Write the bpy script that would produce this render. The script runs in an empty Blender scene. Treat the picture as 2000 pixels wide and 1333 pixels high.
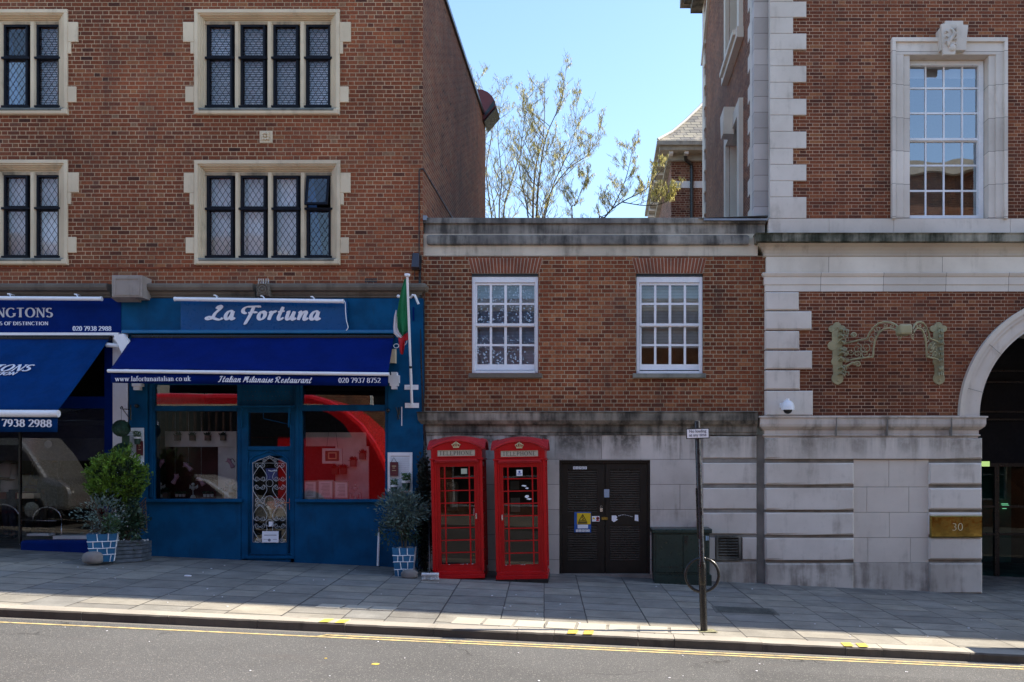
import bpy, bmesh, math, random
from math import sin, cos, pi, radians, sqrt, floor
from mathutils import Vector, Matrix
random.seed(7)
S = bpy.context.scene
COL = S.collection
# ---------------- camera, sky, sun, exposure ----------------
F = 1728.0; VX = 1175.0; VY = 915.0; EYE = 2.0
cam = bpy.data.cameras.new('camera'); camo = bpy.data.objects.new('camera', cam); COL.objects.link(camo)
camo.location = (0, 0, EYE); camo.rotation_euler = (radians(90), 0, 0)
cam.sensor_fit = 'HORIZONTAL'; cam.sensor_width = 36; cam.lens = F/2000*36
cam.shift_x = (1000-VX)/2000; cam.shift_y = (VY-666.5)/2000
cam.clip_end = 2000; cam.clip_start = .1
S.camera = camo
SUN = Vector((1.18, .235, 1.0)).normalized()
w = bpy.data.worlds.new('World'); S.world = w; w.use_nodes = True
nt = w.node_tree; nt.nodes.clear()
sky = nt.nodes.new('ShaderNodeTexSky'); sky.sky_type = 'NISHITA'; sky.sun_disc = False
sky.sun_elevation = math.asin(SUN.z); sky.sun_rotation = math.atan2(SUN.x, SUN.y)
sky.air_density = 1.1; sky.dust_density = .7; sky.ozone_density = 3.2; sky.altitude = 30
bg = nt.nodes.new('ShaderNodeBackground'); bg.inputs[1].default_value = .135
wo = nt.nodes.new('ShaderNodeOutputWorld')
nt.links.new(sky.outputs[0], bg.inputs[0]); nt.links.new(bg.outputs[0], wo.inputs[0])
sl = bpy.data.lights.new('sun', 'SUN'); sl.energy = 5.0; sl.angle = radians(.5); sl.color = (1, .90, .75)
so = bpy.data.objects.new('sun', sl); COL.objects.link(so); so.location = (20, 5, 30)
so.rotation_euler = (-SUN).to_track_quat('-Z', 'Y').to_euler()
S.view_settings.view_transform = 'Standard'; S.view_settings.look = 'None'
S.view_settings.gamma = 1; S.view_settings.exposure = 1.46

# ---------------- helpers ----------------
def X(px, Y=16.0): return (px-VX)*Y/F
def Z(py, Y=16.0): return EYE-(py-VY)*Y/F
def gz(x, y=16.0): return .048-.0459*x-.02*(16-y)         # pavement surface
YK = 10.84                                                # kerb front edge
def rz(x, y): return gz(x, YK)-.105+.012*(YK-y)           # road surface (crowned)

def rootloc(o):
    while o.parent: o = o.parent
    return Vector(o.location)

class MB:
    def __init__(s): s.v = []; s.f = []
    def add(s, vs, fs):
        n = len(s.v); s.v += [tuple(v) for v in vs]; s.f += [tuple(n+i for i in f) for f in fs]
    def quad(s, a, b, c, d): s.add([a, b, c, d], [(0, 1, 2, 3)])
    def box(s, x0, x1, y0, y1, z0, z1):
        if x0 > x1: x0, x1 = x1, x0
        if y0 > y1: y0, y1 = y1, y0
        if z0 > z1: z0, z1 = z1, z0
        s.add([(x0,y0,z0),(x1,y0,z0),(x1,y1,z0),(x0,y1,z0),(x0,y0,z1),(x1,y0,z1),(x1,y1,z1),(x0,y1,z1)],
              [(0,3,2,1),(4,5,6,7),(0,1,5,4),(1,2,6,5),(2,3,7,6),(3,0,4,7)])
    def room(s, x0, x1, y0, y1, z0, z1):                  # inside of a room, open towards the street
        s.add([(x0,y0,z0),(x1,y0,z0),(x1,y1,z0),(x0,y1,z0),(x0,y0,z1),(x1,y0,z1),(x1,y1,z1),(x0,y1,z1)],
              [(0,3,2,1),(4,5,6,7),(1,2,6,5),(2,3,7,6),(3,0,4,7)])
    def pr(s, x0, y0, x1, y1, Yf, Yb):                    # box whose front face fills a photo rectangle at depth Yf
        s.box(X(x0,Yf), X(x1,Yf), Yf, Yb, Z(y1,Yf), Z(y0,Yf))
    def cbox(s, x0, x1, y0, y1, z0, z1, c):               # block with chamfered front edges
        s.add([(x0,y1,z0),(x1,y1,z0),(x1,y1,z1),(x0,y1,z1),
               (x0,y0+c,z0),(x1,y0+c,z0),(x1,y0+c,z1),(x0,y0+c,z1),
               (x0+c,y0,z0+c),(x1-c,y0,z0+c),(x1-c,y0,z1-c),(x0+c,y0,z1-c)],
              [(8,9,10,11),(4,5,9,8),(5,6,10,9),(6,7,11,10),(7,4,8,11),(0,1,5,4),(1,2,6,5),(2,3,7,6),(3,0,4,7),(3,2,1,0)])
    def cpr(s, x0, y0, x1, y1, Yf, Yb, c=.02):
        s.cbox(X(x0,Yf), X(x1,Yf), Yf, Yb, Z(y1,Yf), Z(y0,Yf), c)
    def polyY(s, pts, y0, y1):                            # xz polygon extruded along y
        n = len(pts)
        s.add([(p[0],y0,p[1]) for p in pts]+[(p[0],y1,p[1]) for p in pts],
              [tuple(range(n)), tuple(range(2*n-1, n-1, -1))]+[(i, n+i, n+(i+1)%n, (i+1)%n) for i in range(n)])
    def polyX(s, pts, x0, x1):                            # yz profile extruded along x
        n = len(pts)
        s.add([(x0,p[0],p[1]) for p in pts]+[(x1,p[0],p[1]) for p in pts],
              [tuple(range(n)), tuple(range(2*n-1, n-1, -1))]+[(i, n+i, n+(i+1)%n, (i+1)%n) for i in range(n)])
    def polyZ(s, pts, z0, z1, k=1.0, c=(0,0)):            # xy polygon extruded up (k = taper)
        n = len(pts)
        s.add([(p[0],p[1],z0) for p in pts]+[(c[0]+(p[0]-c[0])*k,c[1]+(p[1]-c[1])*k,z1) for p in pts],
              [tuple(range(n))[::-1], tuple(range(n, 2*n))]+[(i, (i+1)%n, n+(i+1)%n, n+i) for i in range(n)])
    def mould(s, prof, x0, x1, Yw, ret=0):                # horizontal moulding: prof = [(projection, z)], mitred returns at both ends
        n = len(prof); A = []; B = []; A2 = []; B2 = []
        for p, z in prof:
            A.append((x0-p*(ret&1), Yw-p, z)); B.append((x1+p*((ret>>1)&1), Yw-p, z))
            A2.append((x0-p*(ret&1), Yw+.3, z)); B2.append((x1+p*((ret>>1)&1), Yw+.3, z))
        fs = []
        for i in range(n-1):
            fs += [(i, n+i, n+i+1, i+1), (2*n+i, i, i+1, 2*n+i+1), (n+i, 3*n+i, 3*n+i+1, n+i+1)]
        fs += [(2*n, 3*n, n, 0), (n-1, 2*n-1, 4*n-1, 3*n-1)]
        s.add(A+B+A2+B2, fs)
    def tube(s, pts, r, n=8, closed=False, caps=True):
        pts = [Vector(p) for p in pts]; m = len(pts); rr = r if hasattr(r, '__len__') else [r]*m
        base = len(s.v); up = None
        for i, p in enumerate(pts):
            if closed: d = pts[(i+1)%m]-pts[i-1]
            else: d = pts[min(i+1, m-1)]-pts[max(i-1, 0)]
            if d.length < 1e-9: d = Vector((0,0,1))
            d.normalize()
            if up is None:
                up = Vector((0,0,1)) if abs(d.z) < .9 else Vector((0,1,0))
            a = d.cross(up)
            if a.length < 1e-6: a = d.cross(Vector((1,0,0)))
            a.normalize(); b = a.cross(d).normalized(); up = b
            for k in range(n):
                t = 2*pi*k/n; s.v.append(tuple(p+(a*cos(t)+b*sin(t))*rr[i]))
        for i in range(m if closed else m-1):
            j = (i+1)%m
            for k in range(n):
                l = (k+1)%n; s.f.append((base+i*n+k, base+i*n+l, base+j*n+l, base+j*n+k))
        if caps and not closed:
            s.f.append(tuple(base+k for k in range(n))[::-1]); s.f.append(tuple(base+(m-1)*n+k for k in range(n)))
    def lathe(s, prof, c, n=16, ax='z'):                  # prof = [(r, h)]
        base = len(s.v)
        for r, h in prof:
            for k in range(n):
                t = 2*pi*k/n
                if ax == 'z': s.v.append((c[0]+r*cos(t), c[1]+r*sin(t), c[2]+h))
                elif ax == 'y': s.v.append((c[0]+r*cos(t), c[1]+h, c[2]+r*sin(t)))
                else: s.v.append((c[0]+h, c[1]+r*cos(t), c[2]+r*sin(t)))
        for i in range(len(prof)-1):
            for k in range(n):
                l = (k+1)%n; s.f.append((base+i*n+k, base+i*n+l, base+(i+1)*n+l, base+(i+1)*n+k))
        s.f.append(tuple(base+k for k in range(n))[::-1]); s.f.append(tuple(base+(len(prof)-1)*n+k for k in range(n)))
    def ball(s, c, r, n=12, m=8, k=(1,1,1)):
        s.lathe([(max(1e-4, r*sin(pi*i/m)), -r*cos(pi*i/m)) for i in range(m+1)], (0,0,0), n) if False else None
        base = len(s.v)
        for i in range(m+1):
            for j in range(n):
                s.v.append((c[0]+k[0]*r*sin(pi*i/m)*cos(2*pi*j/n)+1e-5*j, c[1]+k[1]*r*sin(pi*i/m)*sin(2*pi*j/n), c[2]-k[2]*r*cos(pi*i/m)))
        for i in range(m):
            for j in range(n):
                l = (j+1)%n; s.f.append((base+i*n+j, base+i*n+l, base+(i+1)*n+l, base+(i+1)*n+j))
    def build(s, name, mat, parent=None, smooth=False, bevel=0, recalc=True, loc=None, auto=None):
        me = bpy.data.meshes.new(name)
        off = rootloc(parent) if parent is not None and loc is None else Vector((0,0,0))
        if loc is not None and parent is None: off = Vector(loc)
        me.from_pydata([(v[0]-off[0], v[1]-off[1], v[2]-off[2]) for v in s.v], [], s.f)
        if recalc:
            bm = bmesh.new(); bm.from_mesh(me); bmesh.ops.recalc_face_normals(bm, faces=bm.faces); bm.to_mesh(me); bm.free()
        me.materials.append(mat)
        if smooth:
            me.polygons.foreach_set('use_smooth', [True]*len(me.polygons))
            if auto is not None: me.set_sharp_from_angle(angle=radians(auto))
        o = bpy.data.objects.new(name, me); COL.objects.link(o)
        if parent is not None: o.parent = parent
        elif loc is not None: o.location = loc
        if bevel:
            b = o.modifiers.new('bevel', 'BEVEL'); b.width = bevel; b.segments = 2; b.limit_method = 'ANGLE'; b.angle_limit = radians(40)
        return o

def tag(o, label, cat, group=None, kind=None):
    if label: o['label'] = label
    if cat: o['category'] = cat
    if group: o['group'] = group
    if kind: o['kind'] = kind
    return o
def T(name, label, cat, loc=(0,0,0), group=None):
    o = bpy.data.objects.new(name, None); COL.objects.link(o); o.location = loc; o.empty_display_size = .1
    return tag(o, label, cat, group)
def copytree(o, parent=None):
    c = o.copy(); COL.objects.link(c); c.parent = parent
    for ch in list(o.children): copytree(ch, c)
    return c
def wall(mb, x0, y0, x1, y1, holes, Y, dep=0):            # wall face with rectangular holes and their reveals
    xs = sorted(set([x0, x1]+[h[0] for h in holes]+[h[2] for h in holes])); ys = sorted(set([y0, y1]+[h[1] for h in holes]+[h[3] for h in holes]))
    xs = [a for a in xs if x0 <= a <= x1]; ys = [a for a in ys if y0 <= a <= y1]
    for a, b in zip(xs, xs[1:]):
        for c, d in zip(ys, ys[1:]):
            mx = (a+b)/2; my = (c+d)/2
            if any(h[0] < mx < h[2] and h[1] < my < h[3] for h in holes): continue
            mb.quad((X(a,Y),Y,Z(d,Y)), (X(b,Y),Y,Z(d,Y)), (X(b,Y),Y,Z(c,Y)), (X(a,Y),Y,Z(c,Y)))
    if dep:
        for h in holes:
            a, b, c, d = X(max(h[0],x0),Y), X(min(h[2],x1),Y), Z(min(h[3],y1),Y), Z(max(h[1],y0),Y); E = Y+dep
            mb.quad((a,Y,c),(a,Y,d),(a,E,d),(a,E,c)); mb.quad((b,Y,c),(b,E,c),(b,E,d),(b,Y,d))
            mb.quad((a,Y,d),(b,Y,d),(b,E,d),(a,E,d)); mb.quad((a,Y,c),(a,E,c),(b,E,c),(b,Y,c))

# ---------------- materials ----------------
class NT:
    def __init__(s, name):
        s.m = bpy.data.materials.new(name); s.m.use_nodes = True; s.t = s.m.node_tree; s.t.nodes.clear()
        s.out = s.t.nodes.new('ShaderNodeOutputMaterial'); s._p = None
    def n(s, typ, **k):
        o = s.t.nodes.new('ShaderNode'+typ)
        for a, b in k.items(): setattr(o, a, b)
        return o
    def l(s, a, b): s.t.links.new(a, b)
    def setin(s, sock, v):
        if isinstance(v, (int, float)): sock.default_value = v
        elif isinstance(v, (tuple, list)): sock.default_value = tuple(v)+((1,) if len(v) == 3 and len(sock.default_value) == 4 else ())
        else: s.l(v, sock)
    def m_(s, op, a, b=0.0, c=0.0, clamp=False):
        o = s.n('Math', operation=op, use_clamp=clamp); s.setin(o.inputs[0], a); s.setin(o.inputs[1], b); s.setin(o.inputs[2], c); return o.outputs[0]
    def mix(s, f, a, b, mode='MIX'):
        o = s.n('Mix', data_type='RGBA', blend_type=mode); s.setin(o.inputs[0], f); s.setin(o.inputs[6], a); s.setin(o.inputs[7], b); return o.outputs[2]
    def pos(s):
        if not s._p:
            g = s.n('NewGeometry'); x = s.n('SeparateXYZ'); s.l(g.outputs['Position'], x.inputs[0])
            y = s.n('SeparateXYZ'); s.l(g.outputs['True Normal'], y.inputs[0]); s._p = (g.outputs['Position'], x.outputs, y.outputs)
        return s._p
    def noise(s, scale, det=3, rough=.55, vec=None, sc=None, dist=0):
        v = vec or s.pos()[0]
        if sc:
            mp = s.n('Mapping'); s.l(v, mp.inputs[0]); mp.inputs['Scale'].default_value = sc; v = mp.outputs[0]
        o = s.n('TexNoise'); s.l(v, o.inputs['Vector']); o.inputs['Scale'].default_value = scale; o.inputs['Detail'].default_value = det
        o.inputs['Roughness'].default_value = rough; o.inputs['Distortion'].default_value = dist; return o.outputs[0]
    def ramp(s, f, stops, interp='LINEAR'):
        o = s.n('ValToRGB'); s.l(f, o.inputs[0]); cr = o.color_ramp; cr.interpolation = interp
        while len(cr.elements) < len(stops): cr.elements.new(1)
        for e, (p, c) in zip(cr.elements, stops): e.position = p; e.color = (tuple(c)+(1,))[:4] if hasattr(c, '__len__') else (c, c, c, 1)
        return o.outputs[0]
    def rng(s, f, a, b, c=0.0, d=1.0):
        o = s.n('MapRange', interpolation_type='SMOOTHSTEP'); s.setin(o.inputs[0], f)
        for i, q in enumerate((a, b, c, d)): s.setin(o.inputs[i+1], q)
        return o.outputs[0]
    def bsdf(s, col, rough=.6, metal=0.0, bump=None, bd=.002, bs=.5, spec=.5, coat=0, emis=None, es=0, trans=0, sub=0):
        p = s.n('BsdfPrincipled'); s.setin(p.inputs['Base Color'], col); s.setin(p.inputs['Roughness'], rough); s.setin(p.inputs['Metallic'], metal)
        p.inputs['Specular IOR Level'].default_value = spec; p.inputs['Coat Weight'].default_value = coat; p.inputs['Coat Roughness'].default_value = .15
        if emis: s.setin(p.inputs['Emission Color'], emis); p.inputs['Emission Strength'].default_value = es
        if bump is not None:
            b = s.n('Bump'); b.inputs['Strength'].default_value = bs; b.inputs['Distance'].default_value = bd; s.l(bump, b.inputs['Height']); s.l(b.outputs[0], p.inputs['Normal'])
        s.l(p.outputs[0], s.out.inputs[0]); return s.m

def paint(name, c, rough=.5, var=.15, metal=0.0, bump=.0008, dirt=0.0, dirtc=(.05,.045,.04), scale=3, coat=0, spec=.5):
    k = NT(name); a = k.noise(scale, 4); f = k.rng(a, .3, .7, 1-var, 1+var)
    col = k.mix(1.0, c, k.n('CombineColor').outputs[0], 'MIX') if False else None
    v = k.n('VectorMath', operation='SCALE'); v.inputs[0].default_value = tuple(c)[:3]; k.l(f, v.inputs['Scale']); col = v.outputs[0]
    if dirt:
        d = k.noise(1.0, 6, .65, sc=(9, 9, 1.6)); dm = k.rng(d, .62-.2*dirt, .75, 0, min(1, dirt*1.2)); col = k.mix(dm, col, dirtc)
    r = k.rng(k.noise(18, 3), .3, .7, max(.05, rough-.1), min(1, rough+.1))
    return k.bsdf(col, r, metal, k.noise(60, 4), bump, .6, spec, coat)

def bricks(name, stops, mortar, bond, L, H, m, tone=(.35,.65,.68,1.25), soot=0.0):
    k = NT(name); P, p, n = k.pos()
    side = k.m_('GREATER_THAN', k.m_('ABSOLUTE', n[0]), .5)
    u = k.m_('ADD', k.m_('MULTIPLY', p[0], k.m_('SUBTRACT', 1.0, side)), k.m_('MULTIPLY', p[1], side))
    w1 = k.noise(55, 2); w2 = k.noise(6, 2)
    u = k.m_('ADD', u, k.m_('MULTIPLY', k.m_('SUBTRACT', w1, .5), .012))
    z = k.m_('ADD', p[2], k.m_('ADD', k.m_('MULTIPLY', k.m_('SUBTRACT', k.noise(48, 2), .5), .007), k.m_('MULTIPLY', k.m_('SUBTRACT', w2, .5), .004)))
    r = k.m_('DIVIDE', z, H); row = k.m_('FLOOR', r); fv = k.m_('FRACT', r)
    par = k.m_('ABSOLUTE', k.m_('MODULO', row, 2.0))
    if bond == 'english':
        ww = k.m_('SUBTRACT', L, k.m_('MULTIPLY', par, L/2)); t = k.m_('DIVIDE', k.m_('ADD', u, k.m_('MULTIPLY', par, L/4)), ww)
        idx = k.m_('FLOOR', t); fu = k.m_('FRACT', t); du = k.m_('MULTIPLY', k.m_('MINIMUM', fu, k.m_('SUBTRACT', 1.0, fu)), ww)
    else:
        PP = 1.5*L; t = k.m_('DIVIDE', k.m_('ADD', u, k.m_('ADD', k.m_('MULTIPLY', par, PP/2), k.m_('MULTIPLY', k.m_('SINE', k.m_('MULTIPLY', row, 7.3)), .018))), PP)
        kk = k.m_('FLOOR', t); f = k.m_('MULTIPLY', k.m_('FRACT', t), PP); ish = k.m_('GREATER_THAN', f, L)
        du = k.m_('MINIMUM', k.m_('MINIMUM', f, k.m_('ABSOLUTE', k.m_('SUBTRACT', f, L))), k.m_('SUBTRACT', PP, f))
        idx = k.m_('ADD', k.m_('MULTIPLY', kk, 2.0), ish)
    dv = k.m_('MULTIPLY', k.m_('MINIMUM', fv, k.m_('SUBTRACT', 1.0, fv)), H)
    d = k.m_('MINIMUM', du, dv); mask = k.rng(d, m/2-.0015, m/2+.0025)
    c = k.n('CombineXYZ'); k.l(idx, c.inputs[0]); k.l(row, c.inputs[1]); k.l(side, c.inputs[2])
    wn = k.n('TexWhiteNoise', noise_dimensions='3D'); k.l(c.outputs[0], wn.inputs['Vector'])
    bc = k.ramp(wn.outputs[0], stops)
    v1 = k.rng(k.noise(25, 4, .7), .25, .75, .72, 1.25); v2 = k.rng(k.noise(.45, 4), .3, .7, tone[2], tone[3])
    sc = k.n('VectorMath', operation='SCALE'); k.l(bc, sc.inputs[0]); k.l(k.m_('MULTIPLY', v1, v2), sc.inputs['Scale'])
    ms = k.n('VectorMath', operation='SCALE'); ms.inputs[0].default_value = mortar; k.l(k.rng(k.noise(1.3, 5), .25, .75, .62, 1.15), ms.inputs['Scale'])
    col = k.mix(mask, ms.outputs[0], sc.outputs[0])
    if soot:
        col = k.mix(k.rng(k.noise(1.0, 5, .6, sc=(2.5,2.5,.5)), .5, .75, 0, soot), col, (.045,.035,.03))
    col = k.mix(k.rng(k.noise(.8, 6, .65, sc=(1,1,.6)), .56, .72, 0, .3), col, (.17,.105,.075))      # greyish weathered patches
    h = k.m_('ADD', k.m_('MULTIPLY', mask, .8), k.m_('MULTIPLY', k.noise(120, 3), .35))
    return k.bsdf(col, .88, 0, h, .006, .7, spec=.25)

def stone(name, c, c2, dirt=.3, dirtc=(.06,.055,.045), ash=None, joint=(.12,.105,.09), rough=.85, fine=.12, band=None, drip=None):
    """weathered ashlar; ash = (course height, block length, z offset) draws thin joints; band = (z0, z1) keeps the staining to one weathered course"""
    k = NT(name); P, p, n = k.pos()
    col = k.mix(k.rng(k.noise(.9, 5), .3, .7), c, c2)
    col = k.mix(k.rng(k.noise(14, 5, .7), .55, .8, 0, fine*2), col, (c[0]*.55, c[1]*.53, c[2]*.5))
    s1 = k.noise(1.0, 6, .62, sc=(5, 5, .7)); s2 = k.noise(2.2, 5, .6)
    dm = k.rng(k.m_('ADD', k.m_('MULTIPLY', s1, .55), k.m_('MULTIPLY', s2, .45)), .6-.22*dirt, .74-.1*dirt, 0, min(1, .35+dirt*.6))
    if band: dm = k.m_('MULTIPLY', dm, k.m_('MULTIPLY', k.rng(p[2], band[0]-.03, band[0]+.03), k.rng(p[2], band[1]-.03, band[1]+.03, 1, 0)))
    col = k.mix(dm, col, dirtc)
    if drip:                                              # run-off stains hanging below a ledge
        for (zt, ln, am) in drip:
            st = k.rng(k.noise(1.0, 5, .6, sc=(3.2,3.2,.35)), .36, .56); fd = k.m_('MULTIPLY', k.rng(p[2], zt-ln, zt), k.m_('LESS_THAN', p[2], zt+.05))
            br = k.rng(k.noise(6, 5, .7), .35, .6); col = k.mix(k.m_('MULTIPLY', k.m_('MULTIPLY', st, fd), k.m_('MULTIPLY', k.m_('ADD', k.m_('MULTIPLY', br, .5), .5), am)), col, (.055,.048,.038))
    h = k.m_('MULTIPLY', k.noise(70, 4), .3)
    if ash:
        H, L, z0 = ash; r = k.m_('DIVIDE', k.m_('ADD', p[2], -z0), H); row = k.m_('FLOOR', r); fv = k.m_('FRACT', r)
        par = k.m_('ABSOLUTE', k.m_('MODULO', row, 2.0)); t = k.m_('DIVIDE', k.m_('ADD', p[0], k.m_('MULTIPLY', par, L/2)), L); fu = k.m_('FRACT', t)
        d = k.m_('MINIMUM', k.m_('MULTIPLY', k.m_('MINIMUM', fu, k.m_('SUBTRACT', 1.0, fu)), L), k.m_('MULTIPLY', k.m_('MINIMUM', fv, k.m_('SUBTRACT', 1.0, fv)), H))
        jm = k.rng(d, .0015, .006, 1, 0)
        cb = k.n('CombineXYZ'); k.l(k.m_('FLOOR', t), cb.inputs[0]); k.l(row, cb.inputs[1]); wn = k.n('TexWhiteNoise', noise_dimensions='2D'); k.l(cb.outputs[0], wn.inputs['Vector'])
        sc = k.n('VectorMath', operation='SCALE'); k.l(col, sc.inputs[0]); k.l(k.rng(wn.outputs[0], 0, 1, .88, 1.1), sc.inputs['Scale'])
        col = k.mix(jm, sc.outputs[0], joint); h = k.m_('SUBTRACT', h, k.m_('MULTIPLY', jm, .8))
    return k.bsdf(col, rough, 0, h, .004, .5, spec=.3)

def glass(name, refl=.1, tint=(1,1,1), rough=.0, wav=.0):
    k = NT(name); g = k.n('BsdfGlossy'); g.inputs['Roughness'].default_value = rough; t = k.n('BsdfTransparent'); t.inputs[0].default_value = tuple(tint)+(1,)
    fr = k.n('Fresnel'); fr.inputs[0].default_value = 1.5; f = k.m_('ADD', k.m_('MULTIPLY', fr.outputs[0], 1.2), refl, clamp=True)
    if wav:
        b = k.n('Bump'); b.inputs['Strength'].default_value = wav; b.inputs['Distance'].default_value = .02; k.l(k.noise(1.3, 1), b.inputs['Height']); k.l(b.outputs[0], g.inputs['Normal'])
    mx = k.n('MixShader'); k.l(f, mx.inputs[0]); k.l(t.outputs[0], mx.inputs[1]); k.l(g.outputs[0], mx.inputs[2]); k.l(mx.outputs[0], k.out.inputs[0]); return k.m
def emit(name, c, s):
    k = NT(name); e = k.n('Emission'); e.inputs[0].default_value = tuple(c)+(1,); e.inputs[1].default_value = s; k.l(e.outputs[0], k.out.inputs[0]); return k.m

M = {}
M['brickL'] = bricks('red_brown_brick', [(0,(.06,.022,.014)),(.03,(.13,.042,.022)),(.2,(.175,.05,.022)),(.45,(.205,.058,.024)),(.7,(.225,.068,.028)),(.9,(.165,.062,.034)),(.98,(.26,.10,.04)),(1,(.19,.11,.065))], (.43,.29,.175), 'flemish', .22, .075, .0115, soot=.35)
M['brickM'] = bricks('red_brick', [(0,(.10,.03,.015)),(.2,(.155,.042,.018)),(.5,(.19,.054,.022)),(.8,(.22,.07,.028)),(1,(.27,.105,.045))], (.40,.30,.19), 'english', .225, .074, .011, soot=.45)
M['brickR'] = bricks('narrow_red_brick', [(0,(.08,.026,.015)),(.25,(.13,.037,.018)),(.6,(.165,.048,.021)),(.9,(.20,.062,.027)),(1,(.26,.105,.045))], (.46,.31,.21), 'english', .235, .0615, .008, soot=.3)
M['brickS'] = bricks('side_brick', [(0,(.085,.03,.02)),(.3,(.145,.048,.03)),(.7,(.19,.066,.04)),(1,(.25,.11,.07))], (.42,.31,.23), 'flemish', .225, .0775, .012)
M['gauged'] = paint('rubbed_brick', (.19,.05,.02), .85, .25)
M['mortar'] = paint('lime_mortar', (.36,.27,.2), .9, .2)
M['cream'] = stone('cream_window_stone', (.66,.55,.38), (.54,.44,.3), .4, (.22,.18,.125))
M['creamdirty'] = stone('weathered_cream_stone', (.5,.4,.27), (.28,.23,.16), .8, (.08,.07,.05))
M['sill'] = stone('grey_weathered_sill', (.25,.24,.2), (.12,.125,.11), .6, (.05,.055,.05))
M['belt'] = stone('brown_grey_belt_stone', (.2,.17,.13), (.12,.1,.08), .5, (.04,.035,.03))
M['port'] = stone('portland_stone', (.66,.59,.52), (.54,.475,.41), .42, (.27,.225,.18), fine=.16, drip=[(Z(855),.55,.55)])
M['portwin'] = stone('portland_window_stone', (.66,.59,.52), (.55,.485,.42), .35, (.27,.225,.18), ash=(.597,60,Z(362)))
M['portash'] = stone('portland_ashlar', (.58,.515,.46), (.44,.385,.335), .5, (.16,.135,.11), ash=(.455,1.42,Z(1094)), drip=[(Z(850),.6,.95)])
M['portfr'] = stone('portland_frieze', (.66,.59,.5), (.55,.48,.4), .35, (.28,.23,.17))
M['portdirty'] = stone('sooty_stone', (.40,.35,.28), (.15,.135,.11), 1.0, (.02,.019,.016), fine=.2)
M['parapet'] = stone('dark_parapet_stone', (.36,.33,.28), (.14,.13,.12), 1.0, (.03,.03,.03), fine=.3)
M['parapetlight'] = stone('pale_parapet_stone', (.62,.54,.42), (.45,.39,.3), .5, (.13,.11,.085))
M['green_algae'] = stone('mossy_cornice_stone', (.36,.33,.26), (.2,.19,.14), 1.25, (.02,.023,.012), fine=.25)
M['jointdark'] = paint('recessed_joint_stone', (.22,.2,.175), .9, .25)
M['basedirty'] = stone('splashed_base_stone', (.58,.52,.455), (.40,.35,.3), .75, (.13,.105,.085))
M['white'] = paint('white_gloss_paint', (.74,.74,.76), .35, .06, dirt=.1, dirtc=(.4,.38,.36))
M['whitemetal'] = paint('white_metal', (.78,.78,.8), .35, .04)
M['blue'] = paint('teal_blue_paint', (.0,.060,.148), .6, .2, dirt=.35, dirtc=(.005,.032,.068), spec=.12)
M['bluelite'] = paint('bright_blue_trim', (.0,.12,.27), .4, .08)
M['navy'] = paint('navy_board', (.0,.014,.115), .6, .12, spec=.05)
M['awn1'] = paint('navy_canvas', (.0,.010,.105), .95, .12, bump=.0015, spec=.1)
M['awn2'] = paint('faded_blue_canvas', (.0,.028,.12), .95, .15, bump=.0015, dirt=.05, dirtc=(.03,.07,.16), spec=.1)
M['signblue'] = paint('blue_sign_panel', (.0,.06,.19), .35, .12, spec=.25)
M['lettering'] = paint('white_lettering', (.72,.72,.78), .45, .03)
M['goldlet'] = paint('grey_lettering', (.52,.5,.52), .5, .03)
M['casement'] = paint('black_steel_casement', (.005,.006,.011), .55, .2, spec=.15)
M['slatdoor'] = paint('lightened_brown_louvre_paint', (.06,.048,.038), .5, .2)  # paler than the door paint: light on the slats put into the colour
M['lead'] = paint('lead_came', (.03,.03,.035), .5, .1)
M['glass'] = glass('window_glass', .05, (.9,.93,.95))
M['glassup'] = glass('upper_window_glass', .3, (.75,.8,.85), wav=.15)
M['shopglass'] = glass('shop_glass', .095, (.85,.88,.9), wav=.03)
M['leadglass'] = glass('leaded_glass', .05, (.95,.95,.96), .05, .3)
M['tealglass'] = glass('teal_door_glass', -.03, (.25,.5,.48))
M['shopglass2'] = glass('agency_glass', -.015, (.85,.88,.9), wav=.03)
M['curtain'] = paint('pale_curtain', (.8,.76,.78), .9, .1)
M['blind'] = paint('grey_blind', (.72,.64,.64), .7, .1)
M['blind2'] = paint('grey_green_blind', (.72,.74,.72), .7, .1)
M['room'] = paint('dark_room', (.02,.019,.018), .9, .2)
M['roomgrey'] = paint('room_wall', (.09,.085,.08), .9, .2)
M['black'] = paint('black_paint', (.008,.008,.009), .35, .2)
M['pole'] = paint('black_pole_paint', (.008,.008,.009), .3, .2, bump=.0003)
M['darkdoor'] = paint('dark_brown_door_paint', (.0105,.008,.0065), .42, .35, dirt=.2, dirtc=(.035,.028,.022), spec=.35)
M['cabinet'] = paint('dark_green_paint', (.006,.022,.018), .35, .2, dirt=.15, dirtc=(.02,.025,.02))
M['red'] = paint('telephone_red', (.42,.0015,.004), .38, .1, coat=.0, spec=.3, bump=.0002)
M['redroof'] = paint('faded_red_roof', (.40,.018,.024), .5, .18, dirt=.2, dirtc=(.28,.05,.05), spec=.3)
M['opal'] = paint('opal_sign_panel', (.45,.4,.3), .4, .05)
M['gold'] = paint('gold_paint', (.5,.4,.22), .4, .08)
M['sage'] = paint('sage_green_iron', (.29,.26,.145), .5, .25, dirt=.3, dirtc=(.1,.09,.05))
M['brass'] = NT('brass_plate').bsdf((.45,.34,.1), .16, 1.0) if False else paint('brass_plate', (.2,.155,.05), .1, .3, metal=1.0, scale=2.5, bump=.0002)
M['steel'] = paint('bright_steel', (.55,.55,.57), .3, .1, metal=1.0)
M['slate'] = paint('slate', (.2,.19,.17), .7, .4, scale=6)
M['leadroof'] = paint('lead_flashing', (.2,.23,.28), .45, .2)
M['maroon'] = paint('maroon_sheet', (.15,.02,.02), .5, .08)
M['bark'] = paint('bark', (.09,.075,.055), .9, .3)
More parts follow.
